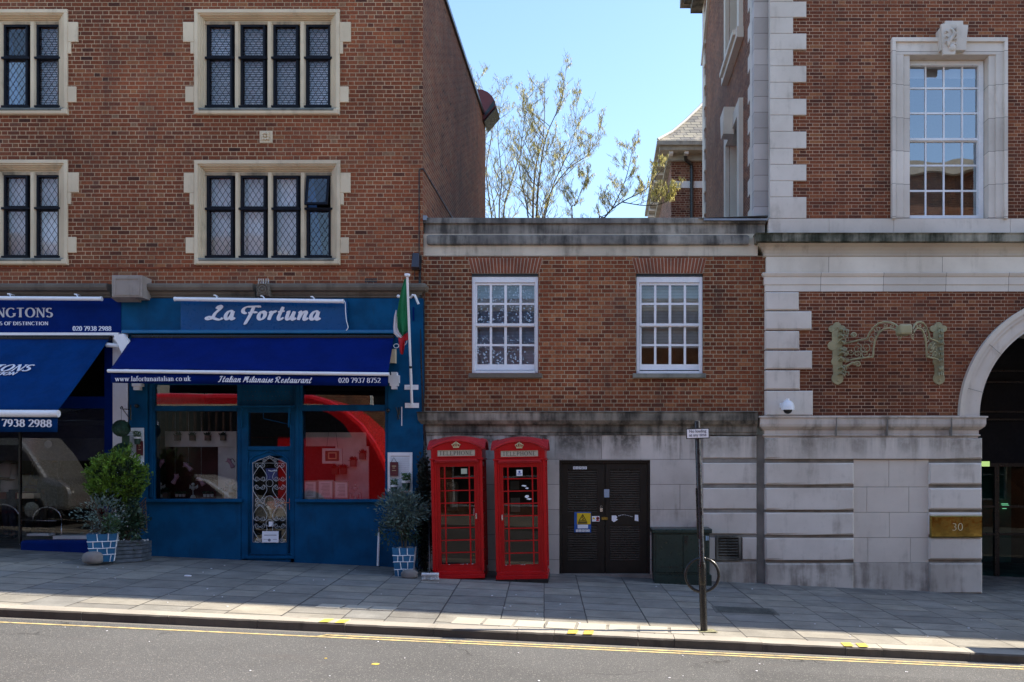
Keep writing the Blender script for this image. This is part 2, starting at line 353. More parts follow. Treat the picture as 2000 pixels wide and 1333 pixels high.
M['catkin'] = paint('yellow_green_catkins', (.50,.45,.13), .8, .3, scale=2)
M['conifer'] = paint('bright_conifer_leaves', (.085,.17,.010), .7, .5, scale=9)
M['dkleaf'] = paint('dark_glossy_leaves', (.03,.06,.03), .35, .45, scale=9)
M['olive'] = paint('olive_leaves', (.085,.13,.11), .55, .35, scale=9)
M['topiary'] = paint('topiary_green', (.012,.045,.022), .7, .35, scale=20)
M['brownleaf'] = paint('brown_strap_leaves', (.07,.045,.03), .6, .3)
M['ivy'] = paint('dark_ivy', (.012,.018,.012), .7, .4, scale=9)
M['soil'] = paint('soil', (.03,.022,.015), .95, .3)
M['pebble'] = paint('white_pebbles', (.5,.5,.5), .7, .3, scale=40)
M['potblue'] = paint('blue_pot_paint', (.01,.11,.23), .5, .15)
M['rock'] = stone('grey_boulder', (.24,.215,.195), (.14,.125,.115), .3, (.06,.055,.05))
M['troughwood'] = paint('grey_stained_wood', (.07,.085,.1), .8, .35, scale=12)
M['terracotta'] = paint('grey_brown_pot', (.16,.12,.09), .8, .2)
M['pink'] = paint('pink_enamel', (.5,.26,.34), .35, .08)
M['plaster'] = paint('white_plaster', (.6,.6,.6), .6, .05)
M['paper'] = paint('white_paper', (.82,.82,.86), .7, .03)
M['ink'] = paint('grey_print', (.2,.2,.24), .7, .05)
M['dkred'] = paint('dark_red_board', (.1,.01,.015), .6, .15)
M['yellow'] = paint('yellow_sign', (.75,.5,.01), .4, .05)
M['blueplate'] = paint('blue_plate', (.005,.09,.36), .4, .05)
M['wood'] = paint('brown_wood', (.1,.05,.025), .6, .3)
M['whitebrick'] = paint('white_painted_brick', (.75,.7,.68), .8, .12, bump=.004)
M['flaggreen'] = paint('green_cloth', (.0,.15,.055), .8, .12); M['flagwhite'] = paint('white_cloth', (.62,.6,.63), .8, .08); M['flagred'] = paint('red_cloth', (.45,.006,.015), .8, .1)
M['tyre'] = paint('rubber', (.012,.012,.012), .7, .1)
M['silver'] = paint('silver_car_paint', (.42,.43,.44), .25, .04, metal=.6, coat=.5)
M['busred'] = paint('bus_red', (.55,.008,.012), .25, .05, coat=.5)
M['carglass'] = paint('dark_vehicle_glass', (.01,.011,.012), .06, .02)
M['headlamp'] = paint('clear_lamp_lens', (.6,.6,.6), .1, .02)
M['skin'] = paint('skin', (.12,.065,.042), .55, .05); M['hair'] = paint('dark_hair', (.008,.007,.006), .6, .1)
M['shirtw'] = paint('grey_white_shirt', (.36,.35,.36), .85, .06); M['clothk'] = paint('black_clothes', (.008,.008,.01), .85, .1); M['clothy'] = paint('ochre_jacket', (.2,.13,.02), .85, .1)
M['jeans'] = paint('dark_trousers', (.012,.016,.035), .85, .1)
M['stucco'] = stone('pale_stucco', (.5,.46,.38), (.4,.37,.31), .2, (.2,.18,.15))
# ---------------- ground ----------------
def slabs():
    k = NT('york_stone_slabs'); P, p, n = k.pos()
    sk = k.m_('ADD', p[0], k.m_('MULTIPLY', p[1], .065))
    wob = k.m_('MULTIPLY', k.m_('SUBTRACT', k.noise(3, 2), .5), .012)
    uu = k.m_('ADD', sk, wob); uw = k.m_('ADD', uu, k.m_('MULTIPLY', k.m_('SINE', k.m_('MULTIPLY', uu, 2.9)), .09))
    t = k.m_('DIVIDE', uw, .66); cidx = k.m_('FLOOR', t); fu = k.m_('FRACT', t)
    wn = k.n('TexWhiteNoise', noise_dimensions='1D'); k.l(cidx, wn.inputs['W']); r = wn.outputs[0]
    L = k.m_('ADD', .5, k.m_('MULTIPLY', k.m_('FRACT', k.m_('MULTIPLY', r, 7.7)), .3))
    v = k.m_('DIVIDE', k.m_('ADD', p[1], k.m_('ADD', wob, k.m_('MULTIPLY', r, 3.0))), L); row = k.m_('FLOOR', v); fv = k.m_('FRACT', v)
    d = k.m_('MINIMUM', k.m_('MULTIPLY', k.m_('MINIMUM', fu, k.m_('SUBTRACT', 1.0, fu)), .66), k.m_('MULTIPLY', k.m_('MULTIPLY', k.m_('MINIMUM', fv, k.m_('SUBTRACT', 1.0, fv)), L), .5))
    jm = k.rng(d, .003, .012, 1, 0)
    cb = k.n('CombineXYZ'); k.l(cidx, cb.inputs[0]); k.l(row, cb.inputs[1]); w2 = k.n('TexWhiteNoise', noise_dimensions='2D'); k.l(cb.outputs[0], w2.inputs['Vector'])
    base = k.ramp(w2.outputs[0], [(0,(.18,.172,.155)),(.3,(.225,.212,.185)),(.6,(.26,.24,.2)),(.85,(.205,.2,.185)),(1,(.31,.28,.225))])
    sc = k.n('VectorMath', operation='SCALE'); k.l(base, sc.inputs[0]); k.l(k.m_('MULTIPLY', k.rng(k.noise(2.2, 5, .62), .25, .75, .78, 1.18), k.rng(k.noise(45, 4, .7), .2, .8, .85, 1.15)), sc.inputs['Scale'])
    col = k.mix(k.rng(k.noise(1.1, 6, .7), .62, .74, 0, .45), sc.outputs[0], (.1,.095,.09))
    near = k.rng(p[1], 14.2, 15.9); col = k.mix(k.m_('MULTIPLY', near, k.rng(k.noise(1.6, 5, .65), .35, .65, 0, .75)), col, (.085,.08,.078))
    spots = k.n('TexVoronoi'); k.l(P, spots.inputs['Vector']); spots.inputs['Scale'].default_value = 3.2
    col = k.mix(k.rng(spots.outputs[0], .03, .05, .5, 0), col, (.1,.1,.1))
    col = k.mix(k.m_('MULTIPLY', jm, .95), col, (.035,.032,.03))
    h = k.m_('SUBTRACT', k.m_('MULTIPLY', k.noise(50, 4), .25), k.m_('MULTIPLY', jm, 1.0))
    rr = k.rng(k.noise(3, 4), .3, .7, .55, .8)
    return k.bsdf(col, rr, 0, h, .004, .6, spec=.4)
def asphalt():
    k = NT('asphalt'); P, p, n = k.pos()
    a = k.noise(140, 3, .8); b = k.noise(.35, 4); v = k.n('TexVoronoi'); k.l(P, v.inputs['Vector']); v.inputs['Scale'].default_value = 90
    col = k.ramp(a, [(.25,(.042,.042,.043)),(.5,(.080,.080,.080)),(.72,(.17,.168,.165))])
    sc = k.n('VectorMath', operation='SCALE'); k.l(col, sc.inputs[0]); k.l(k.rng(b, .3, .7, .82, 1.12), sc.inputs['Scale']); col = sc.outputs[0]
    band = k.rng(k.m_('ABSOLUTE', k.m_('SUBTRACT', p[1], 9.1)), .15, .6, .22, 0)      # tyre polished track
    col = k.mix(k.m_('MULTIPLY', band, k.rng(k.noise(.6, 3, sc=(.2,1,1)), .35, .65)), col, (.05,.049,.048))
    vc = k.n('TexVoronoi', feature='DISTANCE_TO_EDGE'); wv = k.n('VectorMath', operation='ADD'); k.l(P, wv.inputs[0]); nz = k.n('TexNoise'); k.l(P, nz.inputs['Vector']); nz.inputs['Scale'].default_value = 1.7; k.l(nz.outputs['Color'], wv.inputs[1]); k.l(wv.outputs[0], vc.inputs['Vector']); vc.inputs['Scale'].default_value = .33
    crack = k.m_('MULTIPLY', k.rng(vc.outputs[0], .002, .007, 1, 0), k.rng(k.noise(.5, 2), .5, .6)); col = k.mix(k.m_('MULTIPLY', crack, .75), col, (.018,.018,.018))
    patch = k.m_('MULTIPLY', k.m_('GREATER_THAN', k.m_('SINE', k.m_('MULTIPLY', p[0], .55)), .72), k.m_('LESS_THAN', p[1], 9.75)); col = k.mix(k.m_('MULTIPLY', patch, .28), col, (.045,.044,.045))
    wm = k.n('TexWhiteNoise', noise_dimensions='3D'); k.l(v.outputs['Color'], wm.inputs['Vector'])
    col = k.mix(k.rng(wm.outputs[0], .93, .97, 0, .55), col, (.30,.285,.26))
    col = k.mix(k.rng(k.noise(.8, 5, .7, sc=(.5,2.5,1)), .58, .72, 0, .4), col, (.1,.085,.08))
    gut = k.rng(p[1], YK-.14, YK-.03); col = k.mix(k.m_('MULTIPLY', gut, .7), col, (.2,.18,.15))
    return k.bsdf(col, .85, 0, k.m_('ADD', a, k.m_('MULTIPLY', v.outputs[0], .6)), .006, .8, spec=.35)
M['slabs'] = slabs(); M['asphalt'] = asphalt()
M['kerb'] = stone('granite_kerb', (.36,.33,.28), (.28,.255,.22), .3, (.12,.105,.09), fine=.3)
M['kerbface'] = stone('shaded_grimy_kerb_face', (.1,.088,.075), (.06,.053,.047), .5, (.025,.022,.02), fine=.3)  # shade on the street face put into the colour, along with grime
M['kerbpale'] = stone('pale_tactile_stone', (.42,.39,.32), (.34,.31,.26), .2, (.2,.18,.15))
M['linepaint'] = paint('worn_yellow_line', (.50,.385,.17), .75, .25, dirt=.75, dirtc=(.16,.14,.11), scale=12)
M['markpaint'] = paint('bright_yellow_mark', (.72,.52,.09), .6, .1)
XL, XR = -60, 60
m = MB(); N = 24
for i in range(N):
    a = XL+(XR-XL)*i/N; b = XL+(XR-XL)*(i+1)/N
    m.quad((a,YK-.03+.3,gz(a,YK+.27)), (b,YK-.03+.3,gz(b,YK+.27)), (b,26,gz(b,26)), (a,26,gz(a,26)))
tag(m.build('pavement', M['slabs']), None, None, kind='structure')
m = MB()
for i in range(N):
    a = XL+(XR-XL)*i/N; b = XL+(XR-XL)*(i+1)/N
    for y0, y1 in ((YK+.02, 6), (6, 1.8)):
        m.quad((a,y1,rz(a,y1)), (b,y1,rz(b,y1)), (b,y0,rz(b,y0)), (a,y0,rz(a,y0)))
tag(m.build('road', M['asphalt']), None, None, kind='structure')
m = MB(); m.quad((-400,-400,-4.5),(400,-400,-4.5),(400,400,-4.5),(-400,400,-4.5))
tag(m.build('ground', M['asphalt']), None, None, kind='structure')
m = MB()
for i in range(N):
    a = XL+(XR-XL)*i/N; b = XL+(XR-XL)*(i+1)/N
    m.quad((a,-12,rz(a,1.8)+.12), (b,-12,rz(b,1.8)+.12), (b,1.8,rz(b,1.8)+.12), (a,1.8,rz(a,1.8)+.12)); m.quad((a,1.8,rz(a,1.8)+.12),(b,1.8,rz(b,1.8)+.12),(b,1.8,rz(b,1.8)-.1),(a,1.8,rz(a,1.8)-.1))
tag(m.build('opposite_pavement', M['slabs']), None, None, kind='structure')
# kerb stones: one row, each stone slightly uneven
m = MB(); x = -16.0; rnd = random.Random(3)
while x < 14:
    L = rnd.uniform(1.02, 1.12)
    if rnd.random() < .12: L = .45
    a, b = x+.003, x+L-.003; dz = rnd.uniform(-.004, .004); dy = rnd.uniform(-.006, .006); y0 = YK+dy; y1 = YK+.268; c = .018
    nseg = 9; P0 = []
    for s_ in range(nseg+1):
        xx = a+(b-a)*s_/nseg; j = rnd.uniform(-.004, .003); t = gz(xx, YK)+dz+.006
        P0.append([(xx,y0+rnd.uniform(-.003,.003),rz(xx,YK)-.08), (xx,y0+rnd.uniform(-.004,.002),t-c+j), (xx,y0+c+rnd.uniform(-.003,.003),t+j*.5), (xx,y1,t+.006)])
    vs = sum(P0, []); fs = []
    for s_ in range(nseg):
        for q in range(3): fs.append((s_*4+q, (s_+1)*4+q, (s_+1)*4+q+1, s_*4+q+1))
    fs += [(0,1,2,3), tuple(nseg*4+q for q in (3,2,1,0))]
    m.add(vs, fs); x += L
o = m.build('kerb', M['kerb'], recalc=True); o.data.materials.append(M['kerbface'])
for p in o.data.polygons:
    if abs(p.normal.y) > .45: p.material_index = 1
tag(o, None, None, kind='structure')
m = MB(); x0 = -60
for (a, b) in ((-60,-16),(14,60)):
    m.add([(a,YK,rz(a,YK)-.05),(b,YK,rz(b,YK)-.05),(b,YK,gz(b,YK)),(a,YK,gz(a,YK)),(b,YK+.27,gz(b,YK+.27)),(a,YK+.27,gz(a,YK+.27))], [(0,1,2,3),(3,2,4,5)])
tag(m.build('kerb', M['kerb']), None, None, kind='structure')
# yellow lines
def strip(m, xa, xb, yc, wd, n=20, lift=.004):
    for i in range(n):
        a = xa+(xb-xa)*i/n; b = xa+(xb-xa)*(i+1)/n
        m.quad((a,yc-wd/2,rz(a,yc-wd/2)+lift),(b,yc-wd/2,rz(b,yc-wd/2)+lift),(b,yc+wd/2,rz(b,yc+wd/2)+lift),(a,yc+wd/2,rz(a,yc+wd/2)+lift))
m = MB(); yo = 10.50; yi = 10.635
strip(m, -16, 12, yo, .06); strip(m, X(640,yi), 12, yi, .06)
a = X(612, yo); b = X(640, yi)
m.quad((a,yo-.02,rz(a,yo)+.005),(a+.06,yo-.02,rz(a,yo)+.005),(b+.05,yi+.03,rz(b,yi)+.005),(b-.02,yi+.03,rz(b,yi)+.005))
tag(m.build('road_marking', M['linepaint']), None, None, kind='structure')
m = MB()
for pxs in ((637,668),(1118,1149),(1654,1683)):
    for q in pxs:
        x = X(q, YK+.12); s_ = .14
        m.quad((x-.06,YK+.012,gz(x,YK+.01)+.0135),(x+.06,YK+.012,gz(x,YK+.01)+.0135),(x+.06+.01,YK+.22,gz(x,YK+.22)+.0135),(x-.06+.01,YK+.22,gz(x,YK+.22)+.0135))
tag(m.build('kerb_marking', M['markpaint']), None, None, kind='structure')
m = MB()
for (q, r, s_) in ((733,1318,.045),(636,1311,.015)):
    Yq = 1728*2.14/(r-VY); x = X(q, Yq)
    pts = [(x+s_*cos(t*pi/5)*random.uniform(.8,1.2), Yq+s_*.8*sin(t*pi/5)*random.uniform(.8,1.2)) for t in range(10)]
    m.polyZ(pts, rz(x,Yq)+.002, rz(x,Yq)+.005)
tag(m.build('paint_splash', M['markpaint']), None, None, kind='structure')
# row of pale small setts beside the kerb, and a repaired patch
m = MB()
def sett(px0, px1, ya, yb):
    a, b = X(px0, (ya+yb)/2), X(px1, (ya+yb)/2)
    vs = [(a-.01,ya),(b-.01,ya),(b+.01,yb),(a+.01,yb)]
    m.add([(p[0],p[1],gz(p[0],p[1])+.005) for p in vs]+[(p[0],p[1],gz(p[0],p[1])-.02) for p in vs], [(0,1,2,3),(0,4,5,1),(1,5,6,2),(2,6,7,3),(3,7,4,0)])
for i in range(8): sett(887+i*60.5, 887+i*60.5+54, YK+.33, YK+.74)
for i in range(3): sett(622+i*52, 622+i*52+46, YK+.98, YK+1.25)
for i in range(2): sett(1752+i*52, 1752+i*52+46, YK+.98, YK+1.35)
tag(m.build('pale_setts', M['kerbpale']), None, None, kind='structure')
m = MB()
for i in range(60):
    x = random.uniform(-9, 8); y = random.uniform(11.3, 15.5); s_ = random.uniform(.006, .018)
    z = gz(x, y)+.003
    m.polyZ([(x+s_*cos(t*pi/3)*random.uniform(.5,1.2), y+s_*sin(t*pi/3)*random.uniform(.5,1.2)) for t in range(6)], z, z+.004)
for i in range(34):
    x = random.uniform(-8, 6); y = random.uniform(8.3, 10.4); s_ = random.uniform(.004, .014)
    z = rz(x, y)+.003
    m.polyZ([(x+s_*cos(t*pi/3)*random.uniform(.5,1.2), y+s_*sin(t*pi/3)*random.uniform(.5,1.2)) for t in range(6)], z, z+.004)
o = m.build('litter', M['paper']); tag(o, 'tiny pale scraps of litter and gum scattered over pavement and road', 'litter', kind='stuff')
# utility cover in the pavement
Yc = 13.1; xa, xb = X(1400,Yc), X(1510,Yc)
root = T('manhole_cover', 'dark grey rectangular ribbed metal cover set in pavement right of the pole', 'manhole cover', ((xa+xb)/2, Yc, gz((xa+xb)/2,Yc)))
def onp(m, x0, x1, y0, y1, h0, h1):
    vs = [(x0,y0),(x1,y0),(x1,y1),(x0,y1)]
    m.add([(p[0],p[1],gz(*p)+h0) for p in vs]+[(p[0],p[1],gz(*p)+h1) for p in vs], [(3,2,1,0),(4,5,6,7),(0,1,5,4),(1,2,6,5),(2,3,7,6),(3,0,4,7)])
m = MB(); onp(m, xa-.05, xb+.05, Yc-.27, Yc+.27, -.02, .004); m.build('frame', paint('iron_frame', (.1,.1,.09), .6), root)
m = MB(); onp(m, xa, xb, Yc-.22, Yc+.22, -.01, .007)
for i in range(26):
    q = xa+.02+(xb-xa-.04)*i/26; onp(m, q, q+.012, Yc-.2, Yc+.2, .006, .011)
m.build('lid', paint('iron_lid', (.075,.08,.07), .6, .3), root)
m = MB(); x = X(363,13.9); onp(m, x, x+.09, 13.85, 13.9, .004, .02)
tag(m.build('cigarette_packet', M['paper']), 'small white crushed packet lying on pavement in front of blue shopfront', 'litter')
# ---------------- left brick building ----------------
YF = 16.0
LB = T('brick_building', 'tall reddish brown brick building with cream stone leaded windows above two blue shops', 'building', (-9, 16, gz(-9)))
XC = X(826)                                               # its right-hand corner
winL = [(402,47,650,211,'u'), (402,337,650,502,'l')]
holes = [(386,25,656,211), (386,320,657,505), (-147,25,124,211), (-147,319,124,505)]
m = MB(); wall(m, -480, -130, 826, 556, holes, YF, .0)
ztop = 11.6
m.quad((XC,YF,1.0),(XC,24.6,1.0),(XC,24.6,ztop),(XC,YF,ztop))
m.quad((X(-480),24.6,0),(XC,24.6,0),(XC,24.6,ztop),(X(-480),24.6,ztop)); m.quad((X(-480),YF,0),(X(-480),24.6,0),(X(-480),24.6,ztop),(X(-480),YF,ztop))
m.quad((X(-480),YF,ztop),(XC,YF,ztop),(XC,24.6,ztop),(X(-480),24.6,ztop))
m.quad((X(-480),YF,ztop),(XC,YF,ztop),(XC,YF,Z(-130)),(X(-480),YF,Z(-130)))
m.build('wall', M['brickL'], LB, recalc=False)
m = MB(); m.box(XC-.25, XC+.05, YF-.02, 24.66, ztop, ztop+.1); m.box(X(-480), XC-.25, YF-.06, YF+.3, ztop, ztop+.1); m.build('coping', M['black'], LB, bevel=.01)

def casement(root_sur, x0, y0, x1, y1, split, Y, kind, opened=False):
    """steel casement pair: frame, lead lattice glass and what hangs behind"""
    fr = MB(); t = 4.6
    Yg = Y+.03
    def rect_frame(a, b, c, d, w, Ya, Yb):
        fr.pr(a, b, a+w, d, Ya, Yb); fr.pr(c-w, b, c, d, Ya, Yb); fr.pr(a+w, b, c-w, b+w, Ya, Yb); fr.pr(a+w, d-w, c-w, d, Ya, Yb)
    rect_frame(x0, y0, x1, y1, 3.0, Y, Y+.06)
    panes = []
    for (b, d, top) in ((y0+2, split-1, 1), (split+1, y1-2, 0)):
        if top and opened: continue
        rect_frame(x0+2.4, b, x1-2.4, d, 3.6, Y-.02, Y+.05); panes.append((x0+6, b+3.6, x1-6, d-3.6))
    fr.pr(x0-3, split-2.2, x1+1, split+1.8, Y-.05, Y+.04); fr.pr(x0-3, y1-4, x1, y1-.5, Y-.05, Y+.04)
    frame = fr.build('casement_frame', M['casement'], root_sur)
    if opened:
        # top light tilted outwards on its upper edge
        xa, xb = X(x0+3,Y), X(x1-3,Y); zt = Z(y0+4,Y); h = Z(y0+4,Y)-Z(split-1,Y); a = radians(13)
        f2 = MB(); g2 = MB(); l2 = MB()
        def tp(u, v, w=0): return (u, Y-v*sin(a)-w*cos(a), zt-v*cos(a)+w*sin(a))
        def bar(m, u0, u1, v0, v1, w0, w1):
            c = [tp(u0,v0,w0),tp(u1,v0,w0),tp(u1,v1,w0),tp(u0,v1,w0),tp(u0,v0,w1),tp(u1,v0,w1),tp(u1,v1,w1),tp(u0,v1,w1)]
            m.add(c, [(0,3,2,1),(4,5,6,7),(0,1,5,4),(1,2,6,5),(2,3,7,6),(3,0,4,7)])
        bar(f2, xa, xa+.04, 0, h, 0, .04); bar(f2, xb-.04, xb, 0, h, 0, .04); bar(f2, xa+.04, xb-.04, 0, .04, 0, .04); bar(f2, xa+.04, xb-.04, h-.04, h, 0, .04)
        f2.build('open_light', M['casement'], root_sur)
        g2.quad(tp(xa+.04,.04,.02), tp(xb-.04,.04,.02), tp(xb-.04,h-.04,.02), tp(xa+.04,h-.04,.02)); g2.build('pane', M['leadglass'], root_sur)
        W_, H_ = xb-xa-.08, h-.08
        for (A, B) in lattice(W_, H_, .115, .17):
            p = tp(xa+.04+A[0], .04+A[1], .024); q = tp(xa+.04+B[0], .04+B[1], .024); l2.tube([p, q], .0042, 4)
        l2.build('lead_lattice', M['lead'], root_sur)
    gm = MB(); lm = MB(); bm_ = MB(); bm2 = MB(); bm3 = MB()
    for (a, b, c, d) in panes:
        xa, xb, za, zb = X(a,Yg), X(c,Yg), Z(d,Yg), Z(b,Yg)
        # each leaded light is very slightly bowed, cell by cell, so reflections break up
        gm.quad((xa,Yg,za),(xb,Yg,za),(xb,Yg,zb),(xa,Yg,zb))
        for (A, B) in lattice(xb-xa, zb-za, .108, .165):
            lm.tube([(xa+A[0],Yg-.004,za+A[1]), (xa+B[0],Yg-.004,za+B[1])], .0045, 4)
        lm.box(xa-.004, xa+.006, Yg-.006, Yg, za, zb); lm.box(xb-.006, xb+.004, Yg-.006, Yg, za, zb)
    gm.build('pane', M['leadglass'], root_sur); lm.build('lead_lattice', M['lead'], root_sur)
    Yb = Y+.16; xa, xb = X(x0-2,Yb), X(x1+2,Yb)
    if kind == 'slats':
        z = Z(y1,Yb)
        while z < Z(y0,Yb):
            q = .004*sin(z*37)
            bm_.add([(xa,Yb-.018,z),(xb,Yb-.018,z+q),(xb,Yb+.012,z+.038+q),(xa,Yb+.012,z+.038)], [(0,1,2,3)]); z += .043
        bm_.build('venetian_blind', M['blind'], root_sur, recalc=False)
    elif kind == 'curtain':
        n = 26; vs = []
        for i in range(n+1):
            x = xa+(xb-xa)*i/n; y = Yb+.03+.022*sin(i*1.3)+.012*sin(i*2.9+x*9)
            vs += [(x,y,Z(y1,Yb)),(x,y+.01*sin(i*.7),Z(y0,Yb))]
        bm_.add(vs, [(2*i,2*i+2,2*i+3,2*i+1) for i in range(n)]); bm_.build('curtain', M['curtain'], root_sur, recalc=False, smooth=True)
    elif kind == 'half':
        bm_.add([(xa,Yb,Z(y1,Yb)),(xa+(xb-xa)*.62,Yb+.05,Z(y1,Yb)),(xa+(xb-xa)*.3,Yb,Z(y0,Yb)),(xa,Yb,Z(y0,Yb))], [(0,1,2,3)]); bm_.build('curtain', paint('blue_curtain', (.05,.14,.32), .8), root_sur)
def lattice(W_, H_, sx, sy):
    """clipped diagonal segments of a diamond lattice in a W x H rectangle"""
    out = []; k = sy/sx
    nmax = int((W_*k+H_)/sy)+3
    for sgn in (1, -1):
        for i in range(-nmax, nmax+1):
            # line y = sgn*k*x + c
            c = i*sy+(.5*sy if sgn < 0 else 0); pts = []
            for x in (0, W_):
                y = sgn*k*x+c
                if -1e-9 <= y <= H_+1e-9: pts.append((x, y))
            for y in (0, H_):
                x = (y-c)/(sgn*k)
                if 1e-6 < x < W_-1e-6: pts.append((x, y))
            if len(pts) >= 2: out.append((pts[0], pts[1]))
    return out

def stone_window(x0, x1, top, bot, lights, name, kinds, opened=None, right_only=False):
    """square moulded stone surround with long-and-short blocks, mullions and casements. x0..x1 outer frame in the photo"""
    s = MB(); P_ = .035
    f = YF-P_
    ix0, ix1 = x0+28, x1-18
    # outer flat band
    s.pr(x0, top, x1, top+7, f, YF+.1); s.pr(x0, top+7, x0+7, bot, f, YF+.1); s.pr(x1-7, top+7, x1, bot, f, YF+.1)
    s.cpr(x0+1, bot-12, x1-1, bot, YF-.07, YF+.1, .02)
    # splayed hollow mould running round head and jambs
    steps = [(7,0,.03),(11,.035,.03),(17,.075,.0),(22,.11,.0)]
    for i in range(5):
        a = 7+i*3.4; d = -.01+.032*i
        s.pr(x0+a, top+a*.98, x0+a+3.6, bot-12, YF+d, YF+.3)
        s.pr(x1-7-(i+1)*2.3, top+a*.98, x1-7-i*2.3, bot-12, YF+d, YF+.3)
        s.pr(x0+a+3.6, top+a*.98, x1-7-(i+1)*2.3, top+a*.98+(4.0 if i < 4 else 7), YF+d, YF+.3)
    # long and short work
    for (a, b, e) in ((25,64,21),(64,87,8),(151,182,16)):
        for sd in (0, 1):
            if right_only and sd == 0: continue
            j = random.uniform(-1.5, 1.5)
            if sd: s.cpr(x1, top+a, x1+e+j, top+b, YF-.025, YF+.1, .006)
            else: s.cpr(x0-e+j, top+a, x0, top+b, YF-.025, YF+.1, .006)
    sur = s.build('window_surround', M['cream'], LB, bevel=.004)
    k = MB(); k.cpr(x0+6, bot-13.5, x1-10, bot-5, YF-.08, YF+.25, .03); k.build('sill', M['sill'], sur)
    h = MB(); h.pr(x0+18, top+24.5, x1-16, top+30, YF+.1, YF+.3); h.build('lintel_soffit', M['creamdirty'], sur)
    Yc = YF+.125
    mm = MB()
    n = len(lights)
    for i in range(n-1):
        a = lights[i][1]; b = lights[i+1][0]
        xa, xb = X(a-.5,YF+.07), X(b+.5,YF+.07); y0_, y1_ = YF+.07, YF+.19
        c = (xa+xb)/2; w2 = (xb-xa)/2
        mm.polyZ([(c-w2*.45,y0_),(c+w2*.45,y0_),(c+w2,y0_+.07),(c+w2,y1_),(c-w2,y1_),(c-w2,y0_+.07)], Z(bot-10,YF+.06), Z(top+24,YF+.06))
    if n > 1: mm.build('mullion', M['cream'], sur)
    for i, (a, b) in enumerate(lights):
        casement(sur, a, top+29, b, bot-13, top+95, Yc, kinds[i], opened == i)
    return sur
stone_window(379, 663, 18, 223, [(403,456),(468,520),(532,584),(596,647)], 'w', ['slats']*4)
stone_window(379, 664, 313, 517, [(403,457),(468,521),(532,585),(597,648)], 'w', ['curtain','curtain','curtain','half'], opened=3)
stone_window(-154, 131, 18, 223, [(-130,-77),(-65,-13),(5,56),(69,119)], 'w', ['slats','slats','half','slats'], right_only=True)
stone_window(-154, 131, 312, 517, [(-130,-77),(-65,-13),(5,56),(69,119)], 'w', ['curtain']*4, right_only=True)
# dark rooms behind
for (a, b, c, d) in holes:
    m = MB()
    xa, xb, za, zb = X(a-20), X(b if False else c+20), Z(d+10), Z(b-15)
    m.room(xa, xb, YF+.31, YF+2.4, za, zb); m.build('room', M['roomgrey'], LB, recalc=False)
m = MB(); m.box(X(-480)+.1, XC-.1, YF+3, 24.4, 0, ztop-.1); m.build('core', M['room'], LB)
# carved square tile
m = MB(); m.pr(507, 256, 532, 279, YF-.02, YF+.05); q = m.build('carved_tile', M['cream'], LB)
m = MB(); cx, cz = X(519.5), Z(267.5)
for i in range(8):
    a = i*pi/4; m.lathe([(.001,-.03),(.018,-.028),(.026,-.018),(.026,0)], (cx+.055*cos(a)*(1.2 if i%2 else 1), YF-.018, cz+.055*sin(a)*(1.2 if i%2 else 1)), 8, 'y')
m.lathe([(.001,-.036),(.015,-.034),(.02,-.02),(.02,0)], (cx, YF-.018, cz), 10, 'y')
for s_ in (-1, 1): m.tube([(cx+s_*-.09,YF-.03,cz-.085),(cx+s_*.09,YF-.03,cz+.085)], .004, 4)
m.build('carving', M['cream'], q)
# belt moulding
prof = [(.0,Z(583)),(.03,Z(582)),(.03,Z(578)),(.055,Z(577)),(.075,Z(572)),(.14,Z(570)),(.17,Z(565)),(.17,Z(560)),(.14,Z(557)),(0,Z(556))]
m = MB(); m.mould(prof, X(-480), X(218), YF); m.mould(prof, X(276), X(500), YF); m.mould(prof, X(526), X(818), YF, 2); m.build('belt_moulding', M['belt'], LB, smooth=False)
m = MB(); m.mould([(0,Z(526)),(.015,Z(525)),(.02,Z(523)),(0,Z(522))], X(-480), X(822), YF); m.build('brick_ledge', M['gauged'], LB)
m = MB(); m.pr(-480, 556, 826, 590, YF+.01, YF+.3); m.build('bressummer', M['belt'], LB)
M['corbel'] = stone('grey_corbel_stone', (.36,.31,.27), (.26,.22,.19), .5, (.1,.085,.07))
m = MB(); m.cpr(218, 538, 277, 581, YF-.34, YF+.05, .012); m.polyX([(YF-.3,Z(581,15.7)),(YF-.12,Z(592)),(YF,Z(592)),(YF,Z(581,15.7))], X(222,15.8), X(268,15.8))
q = m.build('corbel_block', M['corbel'], LB)
m = MB()
for (a,b,c,d) in ((223,542.5,272,545),(223,574,272,576.5),(223,545,225.5,574),(269.5,545,272,574)): m.pr(a,b,c,d, YF-.352, YF-.33)
m.build('raised_border', M['corbel'], q)
m = MB(); m.cpr(501, 554, 526, 579, YF-.2, YF, .01); q = m.build('rosette_block', M['belt'], LB)
m = MB(); m.lathe([(.001,-.07),(.02,-.065),(.03,-.04),(.045,-.035),(.05,-.05),(.065,-.05),(.075,-.03),(.09,-.03),(.1,-.045),(.11,-.02),(.11,.01)], (X(514,15.8),YF-.2,Z(566.5,15.8)), 24, 'y'); m.build('rosette', M['belt'], q, smooth=True, auto=35)
m = MB()
for i in range(7): m.tube([(X(504+i*3.3,15.85),YF-.12,Z(556,15.85)),(X(503.5+i*3.3,15.85),YF-.12-.01*(i%2),Z(544,15.85))], .0025, 4)
m.build('bird_spikes', M['steel'], q)
m = MB()
for i in range(6):
    for j in range(2): m.pr(713+i*4, 544+j*4.5, 716+i*4, 547.5+j*4.5, YF-.003, YF)
m.build('air_brick', M['black'], LB)
